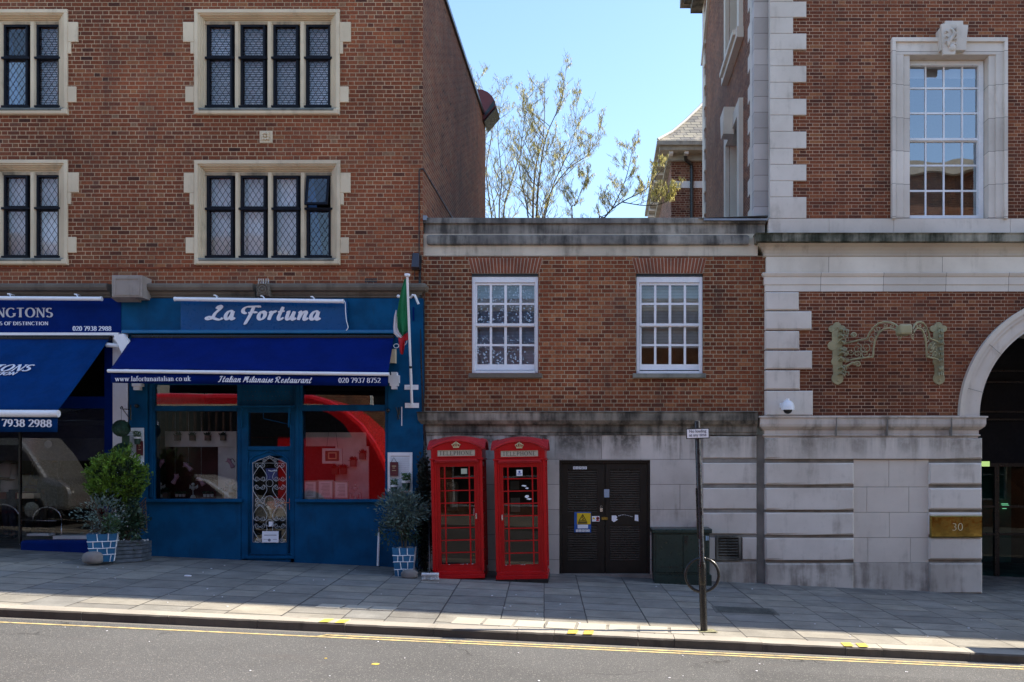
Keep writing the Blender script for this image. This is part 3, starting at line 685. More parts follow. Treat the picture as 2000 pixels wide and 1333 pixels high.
# cable along side wall
m = MB(); m.tube([(X(819),YF-.02,Z(600)),(X(819),YF-.02,Z(335)),(X(820.5),YF-.02,Z(331)),(XC+.012,YF-.02,Z(331)),(XC+.012,24,Z(331))], .01, 6)
m.tube([(X(823),YF-.03,Z(500)),(X(821),YF-.03,Z(560)),(X(824),YF-.06,Z(700)),(X(827),YF-.06,Z(800)),(X(831),YF-.03,Z(870)),(X(829),YF-.03,Z(1100))], .014, 6)
m.tube([(X(829),YF-.03,Z(560)),(X(830),YF-.03,Z(760)),(X(828),YF-.06,Z(810)),(X(835),YF-.03,Z(880))], .008, 6); m.build('cable', M['black'], LB)
# alarm box
t = T('floodlight', 'dark grey wedge-shaped outdoor light fixed to brick corner above the flag', 'light', (X(811),YF,Z(515)))
m = MB(); a = [X(803,15.8),X(818,15.8),X(820,15.8),X(803.5,15.8)]
m.add([(X(802,15.9),YF,Z(495)),(X(818,15.9),YF,Z(495)),(X(820,15.9),YF,Z(529)),(X(802,15.9),YF,Z(529)),(X(804,15.8),YF-.1,Z(497)),(X(816,15.8),YF-.1,Z(497)),(X(818,15.8),YF-.2,Z(527)),(X(803,15.8),YF-.2,Z(527))],
      [(0,1,2,3),(4,5,6,7),(0,1,5,4),(1,2,6,5),(2,3,7,6),(3,0,4,7)]); m.build('housing', paint('grey_box', (.03,.03,.04), .4), t, bevel=.01)
m = MB(); m.tube([(X(811),YF-.03,Z(529)),(X(810),YF-.02,Z(548))], .008, 6); m.build('bracket', M['black'], t)
# maroon cowl at the rear corner of the side wall
cx, cy, cz = XC+.02, 24.3, 11.35
t = T('roof_cowl', 'maroon curved ventilation hood sticking out from the top of the side wall', 'ventilation hood', (XC,24.4,11.5))
m = MB(); pts = [(XC-.3,11.2),(XC-.3,12.35)]
R_ = .9
pts = [(XC-.4,11.62),(XC-.4,12.24),(XC-.2,12.29),(XC,12.27),(XC+.14,12.21),(XC+.26,12.1),(XC+.34,11.95),(XC+.36,11.84),(XC+.02,11.45),(XC-.02,11.62)]
m.polyY(pts, 24.0, 24.9); m.build('hood', M['maroon'], t)
m = MB(); m.polyY([(XC+.31,11.98),(XC+.335,11.84),(XC+.08,11.55),(XC+.06,11.62)], 23.985, 24.0); m.polyY([(XC+.37,11.82),(XC+.03,11.43),(XC+.045,11.42),(XC+.38,11.81)], 24.05, 24.85); m.build('opening', M['black'], t)

# ---------------- middle building ----------------
MBD = T('brick_building', 'low two storey brick building with white sash windows between the taller buildings', 'building', (-.2, 16.05, gz(-.2)))
YM = 16.05; xa, xb = X(827,YM), X(1494,YM)
WM = [(922,541,1051,729), (1243,541,1372,730)]
hm = [(921,533,1051.5,729),(1242.5,533,1373,730)]
m = MB(); wall(m, 827, 500, 1494, 812, hm, YM, .12); m.build('wall', M['brickM'], MBD, recalc=False)
m = MB(); m.quad((xa,YM+.02,Z(500)),(xa,24,Z(500)),(xb,24,Z(500)),(xb,YM+.02,Z(500))); m.box(xa+.3,xb-.3,YM+.6,24,6.0,6.2); m.build('roof', M['leadroof'], MBD)
m = MB(); m.pr(827, 457, 1480, 501, YM, YM+.3); m.build('parapet_band', M['parapetlight'], MBD)
m = MB(); m.pr(829, 437.5, 1494, 457, YM-.005, YM+.3); m.build('parapet_upper_band', stone('dark_upper_band', (.4,.36,.3), (.17,.155,.135), 1.0, (.04,.038,.035), fine=.25), MBD)
m = MB(); m.cpr(826, 425.5, 1496, 436.5, YM-.05, YM+.4, .008); m.build('coping', M['parapet'], MBD)
m = MB(); prof = [(0,Z(480,YM)),(.05,Z(479,YM)),(.06,Z(476,YM)),(.06,Z(463,YM)),(.02,Z(460,YM)),(0,Z(459.5,YM))]; m.mould(prof, X(841,YM), X(1456,YM), YM, 3); m.build('parapet_fascia', M['parapet'], MBD)
m = MB(); m.add([(X(1360),15.95,Z(428)),(X(1500),15.9,Z(424)),(X(1500),16.3,Z(424)),(X(1430),16.6,Z(424))],[(0,1,2,3)]); m.pr(1375,427,1499,430.5,15.94,16.2); m.build('lead_flashing', M['leadroof'], MBD)
m = MB(); m.pr(826, 421, 833, 430, 15.97, 16.1); m.build('lead_corner', M['leadroof'], MBD)
for wi, (x0, y0, x1, y1) in enumerate(WM):
    # gauged brick flat arch: every brick a wedge
    cx = (x0+x1)/2; n = 21; a = MB()
    for i in range(n):
        def px_(f, top): 
            return cx+(f-.5)*((146 if top else 131))
        f0, f1 = i/n+.006, (i+1)/n-.006
        a.polyY([(X(px_(f0,1)),Z(503.5)),(X(px_(f1,1)),Z(503.5)),(X(px_(f1,0)),Z(533)),(X(px_(f0,0)),Z(533))], YM-.006, YM+.11)
    ar = a.build('flat_arch', M['gauged'], MBD, bevel=.002)
    a = MB(); a.polyY([(X(cx-73),Z(503.2)),(X(cx+73),Z(503.2)),(X(cx+65.7),Z(533.4)),(X(cx-65.7),Z(533.4))], YM-.003, YM+.05); a.build('arch_joints', M['mortar'], ar)
    Y0 = YM+.04; fr = MB()
    fr.pr(x0, y0, x0+6, y1, Y0, Y0+.09); fr.pr(x1-6, y0, x1, y1, Y0, Y0+.09); fr.pr(x0+6, y0, x1-6, y0+11, Y0, Y0+.09); fr.pr(x0+6, y1-5, x1-6, y1, Y0-.03, Y0+.09)
    wf = fr.build('sash_window', M['white'], MBD, bevel=.003)
    a = MB(); a.pr(x0, 533.5, x1, y0-.5, YM+.03, YM+.12); a.build('shadow_gap', M['black'], wf)
    cols = [x0+10, x0+34.5, x0+39, x0+63, x0+68, x0+92.5, x0+97, x0+121.4]
    def sash(rows, Ys, name, ya, yb):
        b = MB(); a0, a1 = x0+6.5, x1-6.5
        b.pr(a0, ya, cols[0], yb, Ys, Ys+.04); b.pr(cols[7], ya, a1, yb, Ys, Ys+.04)
        b.pr(cols[0], ya, cols[7], rows[0], Ys, Ys+.04); b.pr(cols[0], rows[3], cols[7], yb, Ys, Ys+.04)
        for q in (1, 3, 5): b.pr(cols[q], rows[0], cols[q+1], rows[3], Ys+.004, Ys+.034)
        for q in (0, 2, 4, 6): b.pr(cols[q], rows[1], cols[q+1], rows[2], Ys+.006, Ys+.032)
        b.build(name, M['white'], wf)
        g = MB(); g.quad((X(cols[0],Ys),Ys+.03,Z(rows[3],Ys)),(X(cols[7],Ys),Ys+.03,Z(rows[3],Ys)),(X(cols[7],Ys),Ys+.03,Z(rows[0],Ys)),(X(cols[0],Ys),Ys+.03,Z(rows[0],Ys))); g.build('pane', M['glass'], wf)
    sash((557.5,592,596,632), YM+.07, 'upper_sash', 553, 637); sash((639,672.5,676.5,712), YM+.11, 'lower_sash', 634, 723)
    s_ = MB(); s_.cpr(x0-7, 729.5, x1+7, 738.5, YM-.07, YM+.1, .008); s_.build('sill', M['sill'] if wi else M['belt'], MBD)
    bl = MB(); z = Z(722) if wi == 0 else Z(676); Yb = YM+.25; xa_, xb_ = X(x0+5,Yb), X(x1-5,Yb)
    while z < Z(555):
        bl.add([(xa_,Yb-.008,z),(xb_,Yb-.008,z),(xb_,Yb+.010,z+.0255),(xa_,Yb+.010,z+.0255)], [(0,1,2,3)]); z += .027
    bl.build('venetian_blind', M['blind2'] if wi else paint('blue_grey_blind', (.36,.5,.66), .7, .1), wf, recalc=False)
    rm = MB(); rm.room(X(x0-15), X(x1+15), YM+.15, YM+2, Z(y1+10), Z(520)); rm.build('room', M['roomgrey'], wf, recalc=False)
    if wi == 0:
        # round frosted stickers on the panes
        d = MB(); rr = random.Random(5); 
        for c in range(4):
            for r_, (ra, rb) in enumerate(((557.5,592),(596,632),(639,672.5),(677,712))):
                nn = (40, 36, 8 if c in (1,) else 18, 34)[r_] if not (c == 3 and r_ > 1) else 10
                for _ in range(nn):
                    px = rr.uniform(cols[2*c]+1, cols[2*c+1]-1); py = rr.uniform(ra+1, rb-1)
                    if r_ == 2: py = rr.uniform(rb-16, rb-1)
                    R_ = rr.choice((.004,.006,.008,.012,.015 if r_ in (1,3) else .007))
                    Yg = YM+.097 if r_ < 2 else YM+.137
                    cx_, cz_ = X(px, Yg), Z(py, Yg)
                    d.add([(cx_+R_*cos(2*pi*q/8), Yg-.001-.0002*(_%9), cz_+R_*sin(2*pi*q/8)) for q in range(8)], [tuple(range(8))])
        d.build('frosted_dots', paint('frosted_film', (.38,.5,.6), .6, .05), wf, recalc=False)
# stone plinth storey
prof = [(0,Z(851)),(.035,Z(850)),(.035,Z(846)),(.05,Z(844)),(.05,Z(835)),(.06,Z(832)),(.11,Z(829)),(.16,Z(822)),(.17,Z(812)),(.17,Z(808)),(.19,Z(806)),(0,Z(803))]
m = MB(); m.mould(prof, X(836), X(1478), YM, 1); m.build('base_cornice', M['portdirty'], MBD)
stz = lambda py: Z(py)
m = MB(); wall(m, 827, 849, 1372, 1165, [(1092,899,1270,1165)], YM-.02, .25); m.build('stone_base', M['portash'], MBD, recalc=False)
m = MB(); m.pr(1372, 849, 1494, 1165, YM+.06, YM+.3); m.build('recessed_stone', M['jointdark'], MBD)
rows = [(852,896),(904.5,946),(953.5,995),(1002,1044),(1050.5,1093.5),(1098.5,1142)]
for i, (a, b) in enumerate(rows):
    m = MB()
    if i == 4: m.cpr(1372, a, 1397, b, YM-.03, YM+.1, .012); m.build('rusticated_block', M['port'], MBD); m = MB(); m.cpr(1450, a, 1478, b, YM-.03, YM+.1, .012)
    else: m.cpr(1372, a, 1478, b+(14 if i == 5 else 0), YM-.03, YM+.1, .02)
    m.build('rusticated_block', M['basedirty'] if i == 5 else M['port'], MBD)
m = MB(); m.pr(1372, 896.5, 1478, 904, YM-.0, YM+.1)
for q in (946.5, 995.5, 1044.3, 1094): m.pr(1372, q, 1478, q+6.5, YM, YM+.1)
m.build('channel', M['jointdark'], MBD)
t = T('wall_vent', 'square grey louvred vent grille low in pale stone wall right of the green cabinet', 'vent', (X(1424),YM,Z(1094)))
m = MB(); Y0 = YM-.04
m.pr(1399,1047,1403,1095,Y0,Y0+.08); m.pr(1443,1047,1448,1095,Y0,Y0+.08); m.pr(1403,1047,1443,1050.5,Y0,Y0+.08); m.pr(1403,1091,1443,1095,Y0,Y0+.08); m.build('frame', M['portdirty'], t)
m = MB()
for i in range(7):
    z = Z(1053.5+i*5.6); m.add([(X(1403),Y0+.005,z-.025),(X(1443),Y0+.005,z-.025),(X(1443),Y0+.06,z+.012),(X(1403),Y0+.06,z+.012)],[(0,1,2,3)])
m.build('louvres', M['portdirty'], t); m = MB(); m.pr(1401,1048,1445,1094,Y0+.06,Y0+.07); m.build('backing', M['black'], t)
m = MB(); m.box(X(1060), X(1300), YM+.3, YM+.34, -1, Z(880)); m.build('door_backing', M['black'], MBD)
# louvred double door
D = T('double_door', 'dark brown louvred double door with warning notices in the pale stone wall', 'door', (X(1181),YM,gz(X(1181))))
Y0 = YM+.08
m = MB(); m.pr(1092,899,1097,1123,Y0-.04,Y0+.1); m.pr(1265,899,1270,1128,Y0-.04,Y0+.1); m.pr(1097,899,1265,905,Y0-.04,Y0+.1); m.build('frame', M['darkdoor'], D, bevel=.004)
m = MB(); m.pr(1090,1122,1272,1160,Y0-.12,Y0+.1); m.build('threshold', M['jointdark'], D)
for li, (a, b, la, lb) in enumerate(((1097.5,1181,1108.5,1166.5),(1182.5,1264.5,1191.5,1250))):
    m = MB(); y = [905.5,917,1000,1026,1095,1121.5]
    m.pr(a, y[0], la, y[5], Y0, Y0+.05); m.pr(lb, y[0], b, y[5], Y0, Y0+.05)
    for p_, q_ in ((0,1),(2,3),(4,5)): m.pr(la, y[p_], lb, y[q_], Y0+.0005, Y0+.05)
    lf = m.build('leaf', M['darkdoor'], D)
    for (p_, q_) in ((917,1000),(1026,1095)):
        m = MB(); n = int((q_-p_)/4.85)
        for i in range(n+1):
            z = Z(p_+(q_-p_)*(i+.9)/(n+1)); m.add([(X(la),Y0+.002,z-.012),(X(lb),Y0+.002,z-.012),(X(lb),Y0+.002,z-.004),(X(la),Y0+.002,z-.004),(X(lb),Y0+.03,z+.012),(X(la),Y0+.03,z+.012)],[(0,1,2,3),(3,2,4,5)])
        m.build('louvres', M['slatdoor'], lf)
    m = MB(); m.pr(la-1, 916, lb+1, 1096, Y0+.055, Y0+.06); m.build('backing', M['black'], lf)
m = MB(); m.pr(1172,992.5,1177,1000,Y0-.03,Y0); m.tube([(X(1173),Y0-.015,Z(992)),(X(1173),Y0-.015,Z(989)),(X(1176),Y0-.015,Z(989)),(X(1176),Y0-.015,Z(992))],.004,6); m.build('padlock', M['steel'], D)
m = MB(); m.pr(1175,1010.5,1187,1015.5,Y0-.014,Y0+.001); m.build('hasp', M['brass'], D)
def text(s, x, z, h, Y, mat, parent, sx=1.0, dep=.002, name='lettering', bold=0, slant=0, center=True, shear=0):
    c = bpy.data.curves.new(name, 'FONT'); c.body = s; c.size = 1; c.extrude = .002; c.offset = bold; c.shear = shear
    if center: c.align_x = 'CENTER'
    o = bpy.data.objects.new(name, c); COL.objects.link(o)
    bpy.context.view_layer.update()
    dg = bpy.context.evaluated_depsgraph_get(); me = bpy.data.meshes.new_from_object(o.evaluated_get(dg))
    bpy.data.objects.remove(o); k = h/.72
    off = rootloc(parent)
    for v in me.vertices:
        a, b, d = v.co; v.co = (x+a*k*sx-off.x, Y-(dep if d > 0 else 0)-off.y, z+b*k+a*k*sx*slant-off.z)
    me.materials.clear(); me.materials.append(mat); me.name = name
    o = bpy.data.objects.new(name, me); COL.objects.link(o); o.parent = parent; return o
def plate(x0,y0,x1,y1,Y,mat,parent,name,th=.004):
    m = MB(); m.pr(x0,y0,x1,y1,Y-th,Y); return m.build(name, mat, parent)
def numbers(x0, y0, x1, y1, Y, parent):
    p = plate(x0,y0,x1,y1,Y,M['black'],parent,'number_plate'); w = (x1-x0)/5
    m = MB()
    for i in range(5): m.pr(x0+i*w+.35, y0+.5, x0+(i+1)*w-.35, y1-.5, Y-.007, Y-.003)
    m.build('tiles', M['paper'], p)
    for i, ch in enumerate('11721'): text(ch, X(x0+(i+.5)*w,Y), Z(y1-1.4,Y), (y1-y0-2.6)/108, Y-.007, M['black'], p, 1.0, bold=.02)
numbers(1119, 911, 1146.5, 917.5, Y0, D)
plate(1121.6,1000.5,1154.5,1040.5,Y0-.004,M['blueplate'],D,'blue_notice')
plate(1127,1002.5,1153.5,1024.5,Y0-.009,M['yellow'],D,'yellow_warning_notice'); plate(1128,1025.3,1148.5,1032.5,Y0-.009,M['paper'],D,'white_strip')
numbers(1124.5,1034,1152,1039.7,Y0-.009,D)
def tri(m, cx, cy, r, Y, th=.003, hole=.7):
    P = [(X(cx+r*sin(a),Y),Z(cy-r*cos(a),Y)) for a in (0,2*pi/3,4*pi/3)]; c = (X(cx,Y),Z(cy,Y))
    I = [(c[0]+(p[0]-c[0])*hole, c[1]+(p[1]-c[1])*hole) for p in P]
    for i in range(3):
        j = (i+1)%3; m.add([(P[i][0],Y-th,P[i][1]),(P[j][0],Y-th,P[j][1]),(I[j][0],Y-th,I[j][1]),(I[i][0],Y-th,I[i][1])],[(0,1,2,3)])
m = MB(); tri(m, 1138, 1014.5, 10, Y0-.013, hole=.78); m.tube([(X(1139,15.9),Y0-.017,Z(1008,15.9)),(X(1136.5,15.9),Y0-.017,Z(1013,15.9)),(X(1140,15.9),Y0-.017,Z(1013.5,15.9)),(X(1137,15.9),Y0-.017,Z(1018,15.9))],.006,4)
m.tube([(X(1132,15.9),Y0-.017,Z(1017.8,15.9)),(X(1143,15.9),Y0-.017,Z(1018,15.9))],.005,4); m.pr(1129,1020.5,1147,1023,Y0-.018,Y0-.013); m.build('warning_triangle', M['black'], D)
q = plate(1156,1008.5,1171,1019,Y0,M['paper'],D,'small_hazard_notice')
m = MB(); tri(m,1159.8,1013,3.4,Y0-.004,hole=.0); m.build('yellow_triangle', M['yellow'], q)
m = MB(); m.lathe([(.028,0),(.028,-.002),(.019,-.002),(.019,0)], (X(1167.4,Y0),Y0-.004,Z(1012.6,Y0)), 14, 'y'); m.pr(1164.3,1015.8,1170.3,1018,Y0-.006,Y0-.004); m.build('red_ring', M['red'], q)
plate(1179.8,956,1190,972,Y0,paint('pale_blue_tag',(.34,.4,.5),.6),D,'pale_blue_tag')
m = MB(); pts = [(1195,1008),(1203,1008),(1206,1011),(1204,1014),(1207,1016),(1203,1019),(1199,1021),(1195,1018)]
m.polyY([(X(a),Z(b)) for a, b in pts], Y0-.003, Y0+.001); pts = [(1240.5,1006.5),(1247,1007),(1247.5,1019.5),(1240,1018)]; m.polyY([(X(a),Z(b)) for a, b in pts], Y0-.003, Y0+.001)
for a in range(9): x_ = 1208+a*3.2; m.polyY([(X(x_),Z(1008.5-2*sin(a*.5))),(X(x_+2.4),Z(1008-2*sin(a*.5+.3))),(X(x_+1.2),Z(1009.6-2*sin(a*.5)))], Y0-.002, Y0)
m.build('torn_sticker', M['paper'], D)
# ---------------- right building ----------------
RB = T('grand_brick_building', 'tall brick building on the right with pale stone quoins, cornice and an archway', 'building', (6, 16, gz(6)))
XRe = 34.0; EAV = 15.3
WB = (1777,107,1930,427)
m = MB(); wall(m, 1504, -600, 2000, 430, [WB], YF, .0)
m.quad((X(2000),YF,Z(430)),(XRe,YF,Z(430)),(XRe,YF,Z(-600)),(X(2000),YF,Z(-600)))
SX = 2.858                                               # side wall
SH = [(17.9,19.9,6,9.55),(17.9,19.9,10.9,15)]
ys = [16.3,18.15,19.75,24.7]; 
for (a, b) in ((16.3,18.15),(19.75,24.7)): m.quad((SX,b,5.5),(SX,a,5.5),(SX,a,EAV),(SX,b,EAV))
m.quad((SX,19.75,9.2),(SX,18.15,9.2),(SX,18.15,10.9),(SX,19.75,10.9))
m.quad((SX,24.7,0),(XRe,24.7,0),(XRe,24.7,EAV),(SX,24.7,EAV)); m.quad((XRe,YF,0),(XRe,24.7,0),(XRe,24.7,EAV),(XRe,YF,EAV))
# ground storey brick with the arch cut out
AC = (2108, 815); RO = 238
xsl = [1496]+[AC[0]-RO*cos(pi*i/48) for i in range(49)]+[3320]
for i in range(len(xsl)-1):
    a, b = xsl[i], xsl[i+1]
    def yb(x):
        d = RO*RO-(x-AC[0])**2; return 815-sqrt(d) if d > 0 else 815
    ya_, yb_ = (815, 815) if (i == 0 or i == len(xsl)-2) else (yb(a), yb(b))
    m.quad((X(a),YF,Z(ya_)),(X(b),YF,Z(yb_)),(X(b),YF,Z(568)),(X(a),YF,Z(568)))
m.build('wall', M['brickR'], RB, recalc=False)
# side quoins, recessed strip, quoins
m = MB(); z = Z(427)
rowsq = [3-31.3*i for i in range(18, 0, -1)]+[3,34,65.5,97,129,161,193,225,257,290,321.5,353.5,385,427]
for i in range(len(rowsq)-1):
    a, b = rowsq[i], rowsq[i+1]; wide = (len(rowsq)-2-i)%2 == 0
    q = MB(); q.cpr(1504, a+.3, 1575 if wide else 1549, b-.3, YF-.05, YF+.1, .005)
    q.build('quoin', M['port'], RB)
    q = MB(); d = 17.0 if wide else 16.75; q.box(SX-.05, SX+.1, 16.3, d, Z(b), Z(a)); q.build('quoin', M['port'], RB)
    q = MB(); d = 24.2 if wide else 24.4; q.box(SX-.04, SX+.1, d, 24.75, Z(b), Z(a)); q.build('quoin', M['port'], RB)
m = MB(); m.box(SX-.055, X(1503.5,16.28), 16.27, 16.5, Z(427), Z(-600)); m.build('corner_strip', stone('corner_stone', (.52,.46,.43), (.44,.39,.36), .3, (.24,.2,.18), ash=(.29,30,Z(427))), RB)
# side windows
for (z0, z1) in ((5.8,9.2),(10.9,14.9)):
    m = MB(); m.box(SX-.09, SX+.1, 17.85, 18.1, z0, z1); m.box(SX-.09, SX+.1, 19.8, 20.05, z0, z1); m.box(SX-.09, SX+.1, 17.85, 20.05, z1, z1+.28)
    if z0 > 10: m.box(SX-.14, SX+.1, 17.8, 20.1, z0-.22, z0); m.box(SX-.2, SX+.1, 17.95, 19.95, z0-.1, z0+.0)
    sw = m.build('side_window_surround', M['portfr'], RB)
    m = MB(); m.polyX([(18.78,z1-.1),(19.12,z1-.1),(19.25,z1+.42),(18.65,z1+.42)], SX-.28, SX-.05); m.build('keystone', M['portfr'], sw)
    m = MB(); m.box(SX+.61, SX+.65, 18.0, 19.9, z0, z1); m.build('blind_panel', M['portdirty'], sw)
    m = MB(); m.box(SX+.003, SX+.6, 18.03, 18.09, z0, z1); m.box(SX+.003, SX+.6, 19.74, 19.79, z0, z1); m.box(SX+.003, SX+.6, 18.09, 19.74, z1-.012, z1-.002); m.build('reveal', M['portfr'], sw)
# main cornice, roof
m = MB(); m.box(SX-.62, XRe, YF-.6, 25.3, EAV-.15, EAV+.1); m.box(SX-.35, XRe, YF-.35, 25.0, EAV-.45, EAV-.15); 
y = YF-.4
while y < 25: m.box(SX-.55, SX-.3, y, y+.18, EAV-.3, EAV-.15); y += .5
m.build('eaves_cornice', M['portdirty'], RB)
m = MB(); m.polyX([(YF+1.2,EAV+.1),(24.9,EAV+.1),(24.3,20.6),(19.4,20.6)], SX-.1, XRe); m.build('roof', M['slate'], RB)  # out of view, made steep and high to shade the left building's side wall
m = MB(); m.box(4.2, XRe, 24.8, 26.4, 0, 18.6); m.build('added_shade_block', M['brickS'], RB)  # unseen block, added only to shade the rear edge of the left side wall
m = MB(); m.add([(SX-.07,24.75,13.3),(SX-.07,22.2,15.3),(SX-.07,22.45,15.3),(SX-.07,24.95,13.35),(SX+.05,24.75,13.3),(SX+.05,22.2,15.3),(SX+.05,22.45,15.3),(SX+.05,24.95,13.35)],[(0,1,2,3),(4,5,6,7),(0,1,5,4),(1,2,6,5),(2,3,7,6),(3,0,4,7)]); m.build('raking_moulding', M['portfr'], RB)
# big window
f = MB()
f.pr(1743,73,1969,81,YF-.1,YF+.1); f.pr(1743,81,1750,427,YF-.1,YF+.1); f.pr(1962,81,1969,427,YF-.1,YF+.1)
f.pr(1750,81,1962,107,YF-.06,YF+.2); f.pr(1750,107,1765,427,YF-.06,YF+.2); f.pr(1945,107,1962,427,YF-.06,YF+.2)
f.pr(1765,101.5,1945,107.5,YF-.035,YF+.2); f.pr(1765,107.5,1777,427,YF-.035,YF+.3); f.pr(1931,107.5,1945,427,YF-.035,YF+.3)
WS = f.build('window_surround', M['portwin'], RB, bevel=.004)
ks = MB()
ks.polyY([(X(1831),Z(62)),(X(1839),Z(62)),(X(1839),Z(50)),(X(1874),Z(50)),(X(1874),Z(58)),(X(1884),Z(58)),(X(1879),Z(107)),(X(1826+4),Z(107)),(X(1827),Z(66))], YF-.17, YF)
ks.polyY([(X(1841,15.7),Z(49,15.8)),(X(1873,15.7),Z(49,15.8)),(X(1869,15.7),Z(104,15.7)),(X(1845,15.7),Z(104,15.7))], YF-.24, YF-.17)
K_ = ks.build('keystone', M['port'], WS, bevel=.008)
# carved seahorse-like foliage scroll: a sinuous relief
m = MB(); cxk = 1857; Yk_ = YF-.245
pts = [Vector((X(cxk+7*sin(t*.55)*(1-.03*t),15.75),Yk_-.012,Z(56+t*3.6,15.75))) for t in range(0,11)]
m.tube(pts, [.014,.02,.026,.03,.028,.03,.034,.034,.03,.022,.012], 8)
m.ball((X(1860,15.75),Yk_,Z(93,15.75)), .065, 14, 8, (1,.5,1))
for i in range(7):
    a = 58+i*5; s_ = -1 if i%2 else 1; x_ = cxk+s_*5
    m.tube([(X(x_,15.75),Yk_-.005,Z(a,15.75)),(X(x_+s_*5,15.75),Yk_-.02,Z(a-2.5,15.75)),(X(x_+s_*6,15.75),Yk_-.01,Z(a+2,15.75)),(X(x_+s_*3,15.75),Yk_-.01,Z(a+2.5,15.75))], [.012,.014,.01,.006], 6)
m.build('carving', M['port'], K_, smooth=True)
Yw = YF+.2; fr = MB()
fr.pr(1745,120,1911.5+9,128,Yw-.05,Yw+.06); fr.pr(1911.5,128,1921,427,Yw-.05,Yw+.06); fr.pr(1765,128,1777,427,Yw-.05,Yw+.06); fr.pr(1765,421,1921,427.5,Yw-.06,Yw+.06)
SW = fr.build('sash_window', M['white'], RB)
m = MB(); m.pr(1765,107,1935,120,Yw-.04,Yw+.06); m.build('head_lining', M['portfr'], SW)
cb = [1777,1806.5,1809.5,1842,1845,1878,1881,1910]
def sashb(rws, Ys, name):
    b = MB(); b.pr(cb[0]-3, rws[0][0]-4, cb[7]+2, rws[0][0], Ys, Ys+.04); b.pr(cb[0]-3, rws[-1][1], cb[7]+2, rws[-1][1]+4.5, Ys, Ys+.04)
    b.pr(cb[7], rws[0][0], cb[7]+2.5, rws[-1][1], Ys, Ys+.04)
    for q in (1, 3, 5): b.pr(cb[q], rws[0][0], cb[q+1], rws[-1][1], Ys+.005, Ys+.035)
    for r_ in range(len(rws)-1): b.pr(cb[0]-3, rws[r_][1], cb[7], rws[r_+1][0], Ys+.008, Ys+.032)
    b.build(name, M['white'], SW)
    g = MB(); g.quad((X(cb[0]-3,Ys),Ys+.025,Z(rws[-1][1],Ys)),(X(cb[7]+1,Ys),Ys+.025,Z(rws[-1][1],Ys)),(X(cb[7]+1,Ys),Ys+.025,Z(rws[0][0],Ys)),(X(cb[0]-3,Ys),Ys+.025,Z(rws[0][0],Ys))); g.build('pane', M['glassup'], SW)
sashb([(127.5,171),(174.5,220),(223.5,270)], Yw, 'upper_sash'); sashb([(278,322),(325.5,371.5),(375,421)], Yw+.04, 'lower_sash')
m = MB(); m.pr(1760,100,1940,154,Yw+.2,Yw+.21); m.build('roller_blind', M['curtain'], SW)
m = MB(); m.pr(1742,428,1838,330,Yw+.35,Yw+.36) if False else m.box(X(1750,16.5),X(1842,16.5),16.5,16.52,Z(430,16.5),Z(325,16.5)); m.build('screen_panel', paint('grey_green_panel', (.16,.2,.19), .8), SW)
m = MB(); m.room(X(1740),X(1960),YF+.3,YF+4,Z(440),Z(90)); m.build('room', paint('blue_grey_room', (.045,.07,.09), .9), SW, recalc=False)
# the window's view through to a lit rear window: a plain inner frame seen in the room
m = MB()
for q in (1790,1822,1860,1880): m.pr(q,170,q+4,300,YF+3.6,YF+3.7)
m.pr(1770,205,1920,210,YF+3.55,YF+3.6); m.build('inner_frames', paint('dim_frames', (.05,.09,.14), .9), SW)
# sill band, cornice, frieze, architrave
m = MB(); m.cpr(1501,427.5,1619,459.5,YF-.05,YF+.3,.004); m.cpr(1619.4,427.5,1745.6,459.5,YF-.05,YF+.3,.004); m.cpr(1746,427.5,1973,459.5,YF-.055,YF+.3,.004); m.cpr(1973.4,427.5,2090,459.5,YF-.05,YF+.3,.004); m.box(X(2090),XRe,YF-.05,YF+.3,Z(459.5),Z(427.5)); m.build('sill_band', M['port'], RB)
z = lambda q: Z(q)
m = MB(); m.mould([(0,z(479)),(.15,z(478)),(.19,z(477)),(.19,z(464)),(.21,z(461)),(.17,z(459.6)),(0,z(459.4))], X(1494), XRe, YF, 1); m.build('cornice_fascia', M['green_algae'], RB)
m = MB(); m.mould([(0,z(503.5)),(.035,z(502.5)),(.045,z(500.5)),(.03,z(498.5)),(.03,z(496)),(.04,z(491)),(.07,z(485)),(.115,z(481)),(.15,z(479)),(0,z(478.6))], X(1495), XRe, YF, 1); m.build('cornice_cove', stone('brownish_cove', (.5,.42,.32), (.4,.33,.25), .4, (.2,.16,.11)), RB, smooth=False)
m = MB(); m.box(X(1496), XRe, YF-.03, YF+.3, z(533.5), z(503)); 
m.build('frieze', stone('frieze_stone', (.68,.61,.51), (.54,.475,.39), .35, (.32,.27,.2), ash=(3,2.05,-1)), RB)
m = MB(); m.mould([(0,z(570)),(.02,z(570)),(.02,z(558)),(.035,z(556.5)),(.035,z(542)),(.05,z(541)),(.065,z(538)),(.075,z(535)),(.05,z(533.7)),(0,z(533.4))], X(1496), XRe, YF, 1); m.build('architrave', stone('architrave_stone', (.67,.6,.52), (.56,.5,.43), .25, (.32,.27,.21), ash=(5,1.13,-1)), RB)
for i, (a, b) in enumerate(((570.5,606),(608,644),(646.5,682.5),(685,721),(723.5,761),(763.5,812))):
    q = MB(); q.cpr(1495, a, (1560.5,1585.5,1561.5,1586.5,1562.5,1588)[i], b, YF-.07, YF+.1, .022); q.build('quoin', M['port'], RB)
